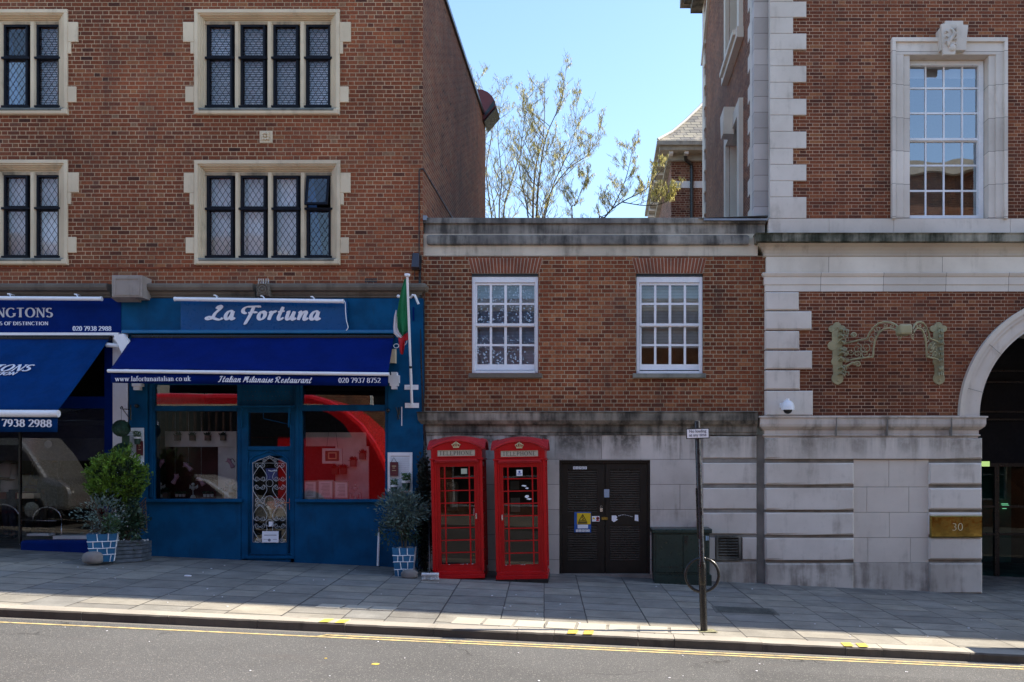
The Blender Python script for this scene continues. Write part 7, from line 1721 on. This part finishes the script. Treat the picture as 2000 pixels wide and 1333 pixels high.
# trough with glossy shrub
TR = T('wooden_trough', 'grey stained wooden trough planter beside the blue painted planter', 'trough', (X(255,15.1),15.1,gz(X(255,15.1),15.1)))
xa, xb = X(223,14.9), X(279,15.2); z0_ = gz(xa,15)-.02; m = MB()
for i in range(5): z_ = z0_+.02+i*.068; m.add([(xa,14.85,z_),(xb,15.15,z_),(xb,15.5,z_),(xa,15.2,z_),(xa,14.85,z_+.06),(xb,15.15,z_+.06),(xb,15.5,z_+.06),(xa,15.2,z_+.06)],[(0,3,2,1),(4,5,6,7),(0,1,5,4),(1,2,6,5),(2,3,7,6),(3,0,4,7)])
m.build('planks', M['troughwood'], TR, bevel=.006)
m = MB(); z_ = z0_+.355; m.add([(xa-.02,14.82,z_),(xb+.02,15.12,z_),(xb+.02,15.19,z_),(xa-.02,14.89,z_),(xa-.02,14.82,z_+.03),(xb+.02,15.12,z_+.03),(xb+.02,15.19,z_+.03),(xa-.02,14.89,z_+.03)],[(0,3,2,1),(4,5,6,7),(0,1,5,4),(1,2,6,5),(2,3,7,6),(3,0,4,7)]); m.build('rim', M['troughwood'], TR)
m = MB(); rr = random.Random(2)
for i in range(46): u = rr.random(); m.ball((xa+(xb-xa)*u, 14.93+.3*u+rr.uniform(0,.15), z0_+.37), rr.uniform(.01,.022), 6, 4)
m.build('white_pebbles', M['pebble'], TR)
GL = T('shrub', 'dark glossy leaved shrub growing in the grey wooden trough', 'shrub', (X(248,15.1),15.15,z0_+.36))
cen = (X(247,15.1),15.1,Z(1018,15.1)); crown_twigs('stems', M['bark'], GL, (X(248,15.1),15.15,z0_+.35), cen, (.25,.18,.3), 18, 4); leafcloud('leaves', M['dkleaf'], GL, cen, (.28,.2,.34), 1500, .07, 6, .6, 40, .4)
t = T('lattice_trellis', 'brown expanding lattice trellis leaning behind the conifer against blue wall', 'trellis', (X(278,15.7),15.7,Z(1030,15.7))); m = MB()
for i in range(9): m.tube([(X(262,15.75),15.72,Z(1000+i*6,15.7)),(X(287,15.75),15.72,Z(972+i*6,15.7))], .008, 4)
for i in range(4): m.tube([(X(264+i*7,15.75),15.735,Z(980,15.7)),(X(270+i*6,15.75),15.735,Z(1036,15.7))], .007, 4)
m.build('laths', M['wood'], t)
# boulders used as weights
def boulder(px0, px1, py0, py1, Y, lab, seed):
    rr = random.Random(seed); cx, cz = X((px0+px1)/2,Y), Z((py0+py1)/2,Y); a, h = (X(px1,Y)-X(px0,Y))/2, (Z(py0,Y)-Z(py1,Y))/2; m = MB(); m.ball((0,0,0), 1, 22, 16)
    vs = []
    for v in m.v:
        p = Vector(v); k = 1+.05*sin(p.x*4+seed)+.05*sin(p.y*5+2*seed)+.03*sin(p.z*9+p.x*6)
        sx_ = (1-.13*p.z); q = (cx+math.copysign(abs(p.x)**.8,p.x)*a*k*sx_, Y+p.y*a*.8*k*sx_, cz+math.copysign(abs(p.z)**.65,p.z)*h); vs.append(q)
    m.v = vs; tag(m.build('boulder', M['rock'], smooth=True, loc=(cx,Y,cz-h)), lab, 'boulder', 'boulders beside the blue planters')
boulder(162, 201, 1077, 1102, 14.55, 'pinkish grey rounded boulder at foot of the left blue planter', 1)
boulder(783, 817, 1112, 1131, 14.8, 'grey rounded boulder at foot of the right blue planter beside the broom', 2)
# right planter with olive
Yr = 15.05
brickpot(X(790,Yr), Z(1069,Yr), Z(1124,Yr), Yr, .37, .28, 'blue planter painted with brick pattern under the olive tree', radians(6))
OL = T('olive_tree', 'small grey green olive tree in the right blue planter', 'tree', (X(790,Yr),Yr,Z(1072,Yr)))
cen = (X(783,Yr),Yr,Z(1008,Yr)); 
m = MB()
for (a, b) in ((-.05,0),(.02,.03),(.07,-.02)): m.tube([(X(789,Yr)+a*.5,Yr+b,Z(1072,Yr)),(X(788,Yr)+a,Yr+b,Z(1030,Yr)),(X(783,Yr)+a*2.4,Yr+b*2,Z(985,Yr))],[.012,.01,.004],6)
m.build('trunk', M['bark'], OL); crown_twigs('twigs', M['bark'], OL, (X(788,Yr),Yr,Z(1045,Yr)), (X(782,Yr),Yr,Z(1003,Yr)), (.36,.25,.3), 30, 8, .005)
leafcloud('crown', M['olive'], OL, (X(783,Yr),Yr,Z(1000,Yr)), (.38,.26,.31), 3200, .075, 15, .26, 60, .38)
leafcloud('lower_foliage', M['dkleaf'], OL, (X(778,Yr),Yr+.05,Z(1035,Yr)), (.32,.22,.28), 1300, .06, 16, .3, 30, .4)
# dark ivy column beside the phone box, with twisted ribbon
IV = T('climbing_ivy', 'dark ivy climbing the gap between blue pier and left telephone box', 'climbing plant', (X(824,15.6),15.7,gz(X(824,15.6),15.6)))
m = MB(); 
for a in (-.05,.0,.04): m.tube([(X(826,15.7)+a,15.75,gz(-3.2,15.6)),(X(824,15.7)+a*1.4,15.75,Z(1020,15.7)),(X(829,15.7)+a,15.78,Z(905,15.7))],[.02,.015,.008],6)
m.build('stems', M['bark'], IV); leafcloud('leaves', M['ivy'], IV, (X(827,15.65),15.68,Z(1010,15.65)), (.12,.16,1.05), 4200, .055, 17, .7, 130, .26)
leafcloud('upper_leaves', M['ivy'], IV, (X(829,15.7),15.75,Z(918,15.7)), (.1,.12,.2), 260, .05, 18, .7, 12, .4)
RP = T('twisted_garland', 'shiny dark blue twisted tinsel garland hanging beside the ivy', 'garland', (X(815,15.5),15.5,Z(1125,15.5))); m = MB()
for i in range(46):
    z_ = Z(1025+i*2.1,15.5); a = i*.9; m.add([(X(813+i*.08,15.5)+.0*cos(a),15.5,z_),(X(820,15.5)+.02*cos(a),15.46+.02*sin(a),z_+.04),(X(819,15.5)+.02,15.5,z_+.055)],[(0,1,2)])
m.tube([(X(813,15.5),15.51,Z(1020,15.5)),(X(816,15.5),15.51,Z(1124,15.5))], .008, 5); m.build('tinsel', paint('tinsel_blue', (.02,.12,.2), .25, .4, metal=.6, scale=30), RP, recalc=False)
# broom
BM = T('broom', 'white bristled broom head standing beside the left telephone box', 'broom', (X(841,14.5),14.6,gz(X(841,14.5),14.5)))
m = MB(); Yz = 14.5; m.cpr(823,1120,856,1125,Yz,Yz+.07,.01); m.build('head', M['terracotta'] if False else M['plaster'], BM)
m = MB(); rr = random.Random(1)
for i in range(60): a = 824.5+i*.52; m.tube([(X(a,Yz),Yz+.03+rr.uniform(-.02,.02),Z(1125,Yz)),(X(a+(i-30)*.06,Yz),Yz+.03+rr.uniform(-.03,.03),Z(1132,Yz)-rr.uniform(0,.01))], .004, 3)
m.build('bristles', M['plaster'], BM); m = MB(); m.tube([(X(838,Yz),Yz+.035,Z(1120,Yz)),(X(836,15.2),15.3,Z(1000,15.2))], .011, 8); m.ball((X(838,Yz),Yz+.035,Z(1117,Yz)), .025, 8, 6); m.build('handle', M['black'], BM)
# white tube leaning on the blue wall
t = T('white_pipe', 'thin white upright pipe stub against the blue wall beside the olive planter', 'pipe', (X(739),15.85,gz(X(739))))
m = MB(); m.tube([(X(738,15.85),15.85,Z(1106,15.85)),(X(739.5,15.85),15.88,Z(1040,15.85))], .022, 10); m.build('tube', M['whitemetal'], t, smooth=True, auto=40); m = MB(); m.tube([(X(739.5,15.85),15.88,Z(1040,15.85)),(X(740,15.85),15.88,Z(1029,15.85))], .016, 8); m.build('tip', M['rock'], t)
# hanging topiary ball on iron bracket, second ball below
HB = T('iron_bracket', 'black scrolled iron wall bracket on white pilaster holding a topiary ball', 'bracket', (X(255),15.9,Z(800)))
Yh = 15.5; m = MB(); m.tube([(X(255,15.88),15.88,Z(792)),(X(255,15.88),15.88,Z(822))], .014, 6); m.tube([(X(255,15.88),15.86,Z(801)),(X(237,Yh),Yh,Z(799,Yh))], .009, 6); m.tube([(X(255,15.88),15.86,Z(819)),(X(240,Yh),Yh,Z(800,Yh))], .008, 6); sp = spiral((237,797),3,1,-pi/2,1.2,14); m.tube([(X(q[0],Yh),Yh,Z(q[1],Yh)) for q in sp], .008, 5); m.build('ironwork', M['black'], HB)
m = MB(); m.tube([(X(237,Yh),Yh,Z(800,Yh)),(X(237,Yh),Yh,Z(823,Yh))], .003, 4); m.build('chain', M['black'], HB)
def topi(px, py, r_, Y, lab):
    t = T('topiary_ball', lab, 'topiary', (X(px,Y),Y,Z(py,Y)), 'dark topiary balls by the white pilaster'); m = MB(); m.ball((X(px,Y),Y,Z(py,Y)), r_*.93, 20, 14); m.build('core', M['topiary'], t, smooth=True)
    m = MB(); rr = random.Random(int(py)); c = Vector((X(px,Y),Y,Z(py,Y)))
    for i in range(1500):
        d = Vector((rr.gauss(0,1),rr.gauss(0,1),rr.gauss(0,1))).normalized(); p = c+d*r_*rr.uniform(.9,1.02); a = d.cross(Vector((rr.uniform(-1,1),rr.uniform(-1,1),1))).normalized()*.014; b_ = d.cross(a).normalized()*.009+d*.006
        m.add([p-a,p-b_,p+a,p+b_],[(0,1,2,3)])
    m.build('leaves', M['topiary'], t, recalc=False)
topi(237, 837, .145, Yh, 'round dark green topiary ball hanging from the black iron bracket'); topi(238, 882, .145, 15.6, 'lower dark topiary ball partly hidden behind the conifer')
m = MB(); m.pr(238,851,252,870,15.7,15.72); tag(m.build('green_board', paint('green_board', (.01,.06,.035), .6)), 'small dark green board fixed to pilaster between the two topiary balls', 'board')

# ---------------- trees behind the parapet ----------------
def bare_tree(name, lab, base, ends, seed, spread, nb, catn, r0=.09, dens=1.0):
    """ends = list of leader paths (photo points at depth Y); side branches and twigs grow from them"""
    t = T(name, lab, 'tree', base, 'trees with yellow green catkins behind the parapet'); rr = random.Random(seed); m = MB(); tips = []
    def grow(p, d, L, r, lev):
        n = 5; pts = [p]; dd = d.copy(); 
        for i in range(n):
            dd = (dd+Vector((rr.gauss(0,.13),rr.gauss(0,.13),rr.gauss(0,.08)+.07))).normalized(); pts.append(pts[-1]+dd*L/n)
        m.tube(pts, [max(.0035, r*(1-.8*i/n)) for i in range(n+1)], 5 if lev < 2 else 4, caps=False)
        if lev >= 2: tips.append(pts)
        if lev < 3:
            k = {0:8,1:6,2:3}[lev]
            for i in range(k):
                u = .2+.8*(i+rr.random())/k; j = min(n-1,int(u*n)); q = pts[j].lerp(pts[j+1], u*n-j); ax = Vector((rr.gauss(0,1),rr.gauss(0,1),rr.gauss(0,.5))).normalized(); nd = (dd*.75+ax*.75+Vector((0,0,.25))).normalized()
                grow(q, nd, L*rr.uniform(.35,.55), r*.5, lev+1)
    for (path, Y, rad) in ends:
        P = [Vector((X(a,Y+dy),Y+dy,Z(b,Y+dy))) for (a, b, dy) in path]; P = [Vector(q) for q in smoothline3(P)]
        m.tube(P, [max(.005, rad*.62*(1-.93*i/(len(P)-1))) for i in range(len(P))], 7, caps=False)
        tot = len(P)-1
        for i in range(nb):
            u = .12+.85*(i+rr.random())/nb; j = min(tot-1,int(u*tot)); q = P[j].lerp(P[j+1], u*tot-j)
            if q.z < 5.2: continue
            a = rr.uniform(0,2*pi); up_ = (P[j+1]-P[j]).normalized(); nd = (Vector((cos(a),sin(a)*.8,.55))+up_*.3).normalized(); grow(q, nd, spread*(1-.62*u)*rr.uniform(.7,1.15), rad*.3*(1-.6*u), 1)
        tips.append(P[-4:])
    m.build('trunk', M['bark'], t, smooth=True)
    f = MB(); cnt = 0
    for pts in tips:
        if rr.random() > .55*dens: continue
        for i in range(max(3,int(catn*.7))):
            u = rr.random()*(len(pts)-1); j = min(len(pts)-2,int(u)); q = pts[j].lerp(pts[j+1], u-j)
            k = rr.choice((1,1,2,3))
            for _ in range(k):
                L = rr.uniform(.05,.13); b_ = q+Vector((rr.gauss(0,.02),rr.gauss(0,.02),0)); w_ = .0065; a = rr.uniform(0,pi); s_ = Vector((cos(a),sin(a),0))*w_; e = b_+Vector((rr.gauss(0,.035),rr.gauss(0,.035),-L)); mid = b_.lerp(e,.5)+Vector((rr.gauss(0,.012),0,0))
                f.add([b_-s_*.4,b_+s_*.4,mid+s_,e+s_*.3,e-s_*.3,mid-s_],[(0,1,2,5),(5,2,3,4)])
    f.build('catkins', M['catkin'], t, recalc=False); return t
def smoothline3(P, k=4):
    out = []
    for i in range(len(P)-1):
        p0, p1, p2, p3 = P[max(i-1,0)], P[i], P[i+1], P[min(i+2,len(P)-1)]
        for q in range(k):
            t = q/k; out.append(.5*((2*p1)+(-p0+p2)*t+(2*p0-5*p1+4*p2-p3)*t*t+(-p0+3*p1-3*p2+p3)*t**3))
    out.append(P[-1]); return out
Yt = 29
bare_tree('catkin_tree', 'tallest spring tree with yellow green catkins near middle of the sky gap', (X(1043,Yt),Yt,0),
  [([(1043,1000,0),(1043,600,0),(1041,430,0),(1046,330,0.2),(1062,260,.2),(1064,150,.1)],Yt,.10), ([(1043,560,0),(1048,420,-.2),(1053,350,-.5),(1066,270,-.6),(1095,200,-.6),(1106,134,-.6)],Yt,.07),
   ([(1043,520,0),(1070,390,.5),(1110,330,.8),(1150,300,1.0),(1176,240,1.0)],Yt,.05), ([(1043,560,0),(1030,410,-.3),(1015,330,-.4),(1025,230,-.6),(1030,180,-.6)],Yt,.045), ([(1043,520,0),(1075,380,-.5),(1100,320,-.8),(1120,270,-1),(1128,180,-1)],Yt,.04)], 11, 1.55, 17, 6)
bare_tree('catkin_tree', 'left spring tree with thin catkins beside the tall brick side wall', (X(985,31),31,0),
  [([(985,1000,0),(984,600,0),(983,425,0),(998,360,0),(1020,290,0),(1035,240,.1)],31,.08), ([(985,600,0),(975,420,-.3),(980,350,-.4),(972,250,-.5),(985,170,-.5)],31,.055), ([(985,600,0),(960,420,0),(950,330,.3),(962,250,.3),(948,190,.3),(930,140,.3)],31,.05), ([(985,600,0),(965,400,.5),(945,300,.6),(968,210,.6)],31,.04)], 12, 1.4, 15, 5)
bare_tree('catkin_tree', 'right leaning spring tree with catkins crossing in front of distant house', (X(1175,27),27,0),
  [([(1150,1000,0),(1165,480,0),(1181,425,0),(1215,395,0),(1262,370,0),(1290,335,0),(1312,320,0)],27,.055), ([(1181,425,0),(1200,400,0),(1222,350,0),(1232,310,0),(1240,265,0)],27,.04), ([(1150,700,0),(1118,430,0),(1125,400,0),(1140,360,0),(1146,345,0)],27,.04), ([(1215,395,0),(1262,402,-.2),(1300,395,-.2),(1325,365,-.3)],27,.03)], 13, .85, 14, 7)

# ---------------- people inside the agency ----------------
def person(lab, loc, face, joints, mats, hairlen=0):
    """one skinned body; joints given in metres relative to the feet, facing -y before turning by face"""
    t = T('person', lab, 'person', loc); t.rotation_euler = (0,0,face)
    J, E = joints
    me = bpy.data.meshes.new('body'); names = list(J); me.from_pydata([J[n][0] for n in names], [(names.index(a),names.index(b)) for a, b in E], [])
    o = bpy.data.objects.new('body', me); COL.objects.link(o); o.parent = t
    bm = bmesh.new(); bm.from_mesh(me); ly = bm.verts.layers.skin.verify()
    for v, n in zip(bm.verts, names): v[ly].radius = (J[n][1],J[n][1]); v[ly].use_root = (n == 'pelvis')
    bm.to_mesh(me); bm.free(); me.materials.append(M[mats[0]])
    o.modifiers.new('skin','SKIN').use_smooth_shade = True; s_ = o.modifiers.new('sub','SUBSURF'); s_.levels = 2; s_.render_levels = 2
    def part(n, pts, rad, mat):
        m = MB()
        m.tube(pts, rad, 14); p = m.build(n, M[mat], None, smooth=True); p.parent = t; return p
    g = lambda n: Vector(J[n][0])
    # head with nose, ears and hair
    h = g('head'); m = MB(); m.ball((h.x,h.y,h.z), .098, 18, 14, (.8,1.0,1.22)); m.ball((h.x,h.y-.105,h.z-.012), .017, 8, 6, (.8,1.2,1.3))
    for s_ in (-1,1): m.ball((h.x+s_*.08,h.y+.005,h.z-.01), .026, 8, 6, (.35,.7,1.2)); m.ball((h.x+s_*.032,h.y-.087,h.z+.012), .012, 8, 6)
    m.tube([(h.x-.022,h.y-.093,h.z-.05),(h.x,h.y-.1,h.z-.052),(h.x+.022,h.y-.093,h.z-.05)], .006, 6); p = m.build('head', M['skin'], None, smooth=True); p.parent = t
    m = MB(); m.ball((h.x,h.y+.018,h.z+.03), .108, 18, 12, (.86,1.0,1.08)); 
    if hairlen: m.ball((h.x,h.y+.06,h.z-.07), .085, 14, 10, (1,.7,1.6))
    q = m.build('hair', M['hair'], p, smooth=True); q.location = (0,0,0); q.parent = p
    # shirt over the torso and sleeves, trousers over the legs
    part('torso_clothing', [g('pelvis')+Vector((0,0,-.04)), g('pelvis')+Vector((0,0,.06)), g('waist'), g('chest'), g('neckbase')+Vector((0,0,-.03)), g('neckbase')+Vector((0,0,.02))], [.165,.165,.155,.19,.16,.075], mats[1])
    for s_ in ('l','r'):
        part('sleeve', [g('sh'+s_), g('sh'+s_).lerp(g('el'+s_),.5), g('el'+s_).lerp(g('wr'+s_),.1)], [.075,.062,.055], mats[1])
        part('trouser_leg', [g('hip'+s_)+Vector((0,0,.06)), g('hip'+s_).lerp(g('kn'+s_),.5), g('kn'+s_), g('an'+s_)+Vector((0,0,.03))], [.105,.095,.072,.06], mats[2])
        a = g('an'+s_); m = MB(); m.ball((a.x,a.y-.07,.045), .1, 12, 8, (.45,1.35,.45)); p2 = m.build('shoe', M['black'], None, smooth=True); p2.parent = t
    return t
def skeleton(h=1.7, arms=None, lean=0):
    k = h/1.7; J = {'pelvis':((0,0,.92*k),.13),'waist':((0,-lean*.3,1.08*k),.125),'chest':((0,-lean*.7,1.28*k),.14),'neckbase':((0,-lean,1.43*k),.07),'neck':((0,-lean-.01,1.49*k),.052),'head':((0,-lean-.03,1.6*k),.07)}
    E = [('pelvis','waist'),('waist','chest'),('chest','neckbase'),('neckbase','neck'),('neck','head')]
    arms = arms or {}
    for s_, x in (('l',-1),('r',1)):
        J['hip'+s_] = ((x*.09,0,.86*k),.095); J['kn'+s_] = ((x*.11,-.02,.48*k),.062); J['an'+s_] = ((x*.12,.01,.09*k),.042); J['toe'+s_] = ((x*.13,-.14,.03*k),.03)
        J['sh'+s_] = ((x*.19,-lean*.9,1.38*k),.06); e, w_ = arms.get(s_, ((x*.25,.02,1.1*k),(x*.26,-.05,.86*k))); J['el'+s_] = (e,.042); J['wr'+s_] = (w_,.028); d = (Vector(w_)-Vector(e)).normalized(); pm = Vector(w_)+d*.07; J['palm'+s_] = (tuple(pm),.03)
        E += [('pelvis','hip'+s_),('hip'+s_,'kn'+s_),('kn'+s_,'an'+s_),('an'+s_,'toe'+s_),('chest','sh'+s_),('sh'+s_,'el'+s_),('el'+s_,'wr'+s_),('wr'+s_,'palm'+s_)]
        sd = d.cross(Vector((0,1,0))); sd = sd.normalized() if sd.length > .1 else Vector((1,0,0))
        for f_ in range(4): J['f%d%s' % (f_,s_)] = (tuple(pm+d*(.075+.012*(1-abs(f_-1.5)))+sd*(f_-1.5)*.019),.009); E.append(('palm'+s_,'f%d%s' % (f_,s_)))
        J['th'+s_] = (tuple(Vector(w_)+d*.06+sd*.05),.011); E.append(('wr'+s_,'th'+s_))
    return J, E
gy = gz(X(0),16)
person('person in black seen from behind standing inside the agency window', (X(92,17.2),17.2,gy+.12), radians(165), skeleton(1.78, {'l':((-.27,-.02,1.12),(-.22,-.22,1.0)),'r':((.27,.02,1.14),(.2,-.2,1.02))}, .03), ('skin','clothk','clothk'))
person('person in ochre jacket standing beside the person in black inside the agency', (X(66,17.6),17.6,gy+.1), radians(70), skeleton(1.5, {'l':((-.24,-.05,1.0),(-.12,-.25,.98)),'r':((.24,-.05,1.0),(.12,-.25,.98))}, .05), ('skin','clothy','jeans'), 1)
person('person in pale grey shirt with folded arms at the left edge of the agency window', (X(20,17.0),17.0,gy+.1), radians(-30), skeleton(1.74, {'l':((-.27,-.06,1.14),(-.02,-.2,1.12)),'r':((.27,-.06,1.14),(.02,-.22,1.16))}, .02), ('skin','shirtw','jeans'), 0)

# ---------------- other side of the street, seen only in reflections ----------------
def vehicle(name, lab, cat, x0, x1, y0, y1, prof, mat, wins, wheels, r_w):
    zb = rz((x0+x1)/2,(y0+y1)/2); t = T(name, lab, cat, ((x0+x1)/2,(y0+y1)/2,zb))
    m = MB(); P = [(x0+(x1-x0)*a, zb+b) for a, b in prof]; m.polyY(P, y0, y1); b = m.build('body', mat, t, bevel=.12)
    m = MB()
    for W_ in wins: m.polyY([(x0+(x1-x0)*a, zb+c) for a, c in W_], y0-.012, y1+.012)
    m.build('side_windows', M['carglass'], t)
    for a in wheels:
        for yy in (y0+.1, y1-.1):
            m = MB(); cx = x0+(x1-x0)*a; m.lathe([(r_w*.55,-.115),(r_w*.95,-.12),(r_w,-.08),(r_w,.08),(r_w*.95,.12),(r_w*.55,.115)], (cx,yy,zb+r_w), 24, 'y'); w_ = m.build('wheel', M['tyre'], t, smooth=True, auto=40)
            m = MB(); m.lathe([(.03,-.13),(r_w*.55,-.118),(r_w*.55,.118),(.03,.13)], (cx,yy,zb+r_w), 16, 'y'); m.build('rim', M['silver'], w_)
    return t
bus = vehicle('red_bus', 'red bus standing in the road left of the camera', 'bus', -17.2, -5.9, 4.8, 7.3, [(0,.3),(.99,.3),(1,.9),(1,1.4),(.985,1.8),(.962,2.3),(.93,2.8),(.89,3.2),(.85,3.48),(.8,3.65),(.02,3.7),(0,3.5)], M['busred'],
  [[(.03,2.45),(.905,2.45),(.885,2.8),(.85,3.1),(.8,3.28),(.03,3.32)],[(.03,.8),(.72,.8),(.72,2.44),(.03,2.44)]], (.2,.8), .48)
m = MB(); m.box(-5.93,-5.87,5.0,7.1,rz(-6,6)+.95,rz(-6,6)+1.4); m.build('bumper_grille', M['carglass'], bus)
m = MB(); m.box(-17,-7.8,4.785,7.315,rz(-6,6)+3.5,rz(-6,6)+3.62); m.build('cream_band', M['cream'], bus)
car = vehicle('silver_car', 'silver hatchback parked between the bus and the shops', 'car', -12.6, -8.4, 7.95, 9.7, [(0,.3),(1,.28),(1,.6),(.97,.78),(.76,.95),(.62,1.36),(.5,1.48),(.25,1.48),(.1,1.3),(.02,.95),(0,.6)], M['silver'],
  [[(.14,.98),(.72,.96),(.61,1.32),(.5,1.4),(.26,1.4),(.17,1.25)]], (.18,.82), .32)
for s_ in (8.1, 9.5): m = MB(); m.ball((-8.5,s_,rz(-8.5,9)+.68), .12, 12, 8, (.8,1,.7)); m.build('headlight', M['headlamp'], car, smooth=True)
van = vehicle('silver_van', 'silver panel van parked behind the silver car', 'van', -18.6, -13.4, 7.8, 9.8, [(0,.35),(1,.33),(1,.75),(.985,1.0),(.88,1.2),(.8,1.85),(.74,2.2),(.66,2.4),(.02,2.45),(0,2.3)], M['silver'],
  [[(.62,1.25),(.86,1.22),(.79,1.78),(.75,1.98),(.62,1.98)]], (.17,.82), .36)
for s_ in (8.0, 9.6): m = MB(); m.ball((-13.5,s_,rz(-14,9)+.85), .14, 12, 8, (.7,1,.9)); m.build('headlight', M['headlamp'], van, smooth=True)
def terrace(lab, x0, x1, mat, h, nb, seed):
    t = T('terrace_building', lab, 'building', ((x0+x1)/2,-4.5,-.5)); y = -4.5; m = MB(); zs = [3.6+3.1*i for i in range(int((h-3.8)/3.1))]
    holes = []; w_ = (x1-x0)/nb
    for z_ in zs:
        for i in range(nb): c = x0+w_*(i+.5); holes.append((c-.55,z_+.8,c+.55,z_+2.6))
    holes += [(x0+w_*(i+.5)-w_*.38, .5, x0+w_*(i+.5)+w_*.38, 2.9) for i in range(nb)]
    xs = sorted(set([x0,x1]+[q[0] for q in holes]+[q[2] for q in holes])); zz = sorted(set([-3,h]+[q[1] for q in holes]+[q[3] for q in holes]))
    for a, b in zip(xs, xs[1:]):
        for c, d in zip(zz, zz[1:]):
            if any(q[0] < (a+b)/2 < q[2] and q[1] < (c+d)/2 < q[3] for q in holes): continue
            m.quad((a,y,c),(a,y,d),(b,y,d),(b,y,c))
    m.quad((x0,y-8,-3),(x0,y-8,h),(x0,y,h),(x0,y,-3)); m.quad((x1,y-8,-3),(x1,y,-3),(x1,y,h),(x1,y-8,h)); m.quad((x0,y-8,h),(x1,y-8,h),(x1,y,h),(x0,y,h)); m.build('wall', mat, t, recalc=False)
    m = MB(); m.box(x0,x1,y,y+.3,h-.5,h); m.box(x0,x1,y,y+.25,3.0,3.4); m.build('cornice', M['stucco'], t)
    f = MB(); g = MB()
    for q in holes:
        f.box(q[0],q[0]+.07,y-.15,y-.08,q[1],q[3]); f.box(q[2]-.07,q[2],y-.15,y-.08,q[1],q[3]); f.box(q[0]+.07,q[2]-.07,y-.15,y-.08,q[3]-.07,q[3]); f.box(q[0]+.07,q[2]-.07,y-.15,y-.08,q[1],q[1]+.07); f.box(q[0]+.07,q[2]-.07,y-.14,y-.09,(q[1]+q[3])/2-.03,(q[1]+q[3])/2+.03)
        g.box(q[0],q[2],y-.2,y-.16,q[1],q[3])
    f.build('window_frame', M['white'], t); g.build('window_glass', M['carglass'], t)
terrace('long pale stucco terrace opposite the restaurant', -40, -14, M['stucco'], 11.5, 8, 1); terrace('low brick terrace directly behind the camera', -14, 6, M['brickM'], 9.0, 6, 2); terrace('taller brick terrace opposite the archway', 6, 40, M['brickM'], 14.8, 10, 3)
# litter bin just past the right edge of the frame: it throws the dark wedge on the kerb there
BX = 5.95; t = T('litter_bin', 'black pavement litter bin standing just outside the right edge of the picture', 'litter bin', (BX+.3,11.25,gz(BX,11.25)))
z0_ = gz(BX,11.25); m = MB(); m.box(BX,BX+.55,11.08,11.42,z0_-.05,z0_+.95); m.build('body', M['pole'], t, bevel=.03); m = MB(); m.box(BX-.03,BX+.58,11.05,11.45,z0_+1.12,z0_+1.2); m.box(BX+.01,BX+.05,11.1,11.4,z0_+.95,z0_+1.12); m.box(BX+.5,BX+.54,11.1,11.4,z0_+.95,z0_+1.12); m.build('lid', M['pole'], t, bevel=.015)
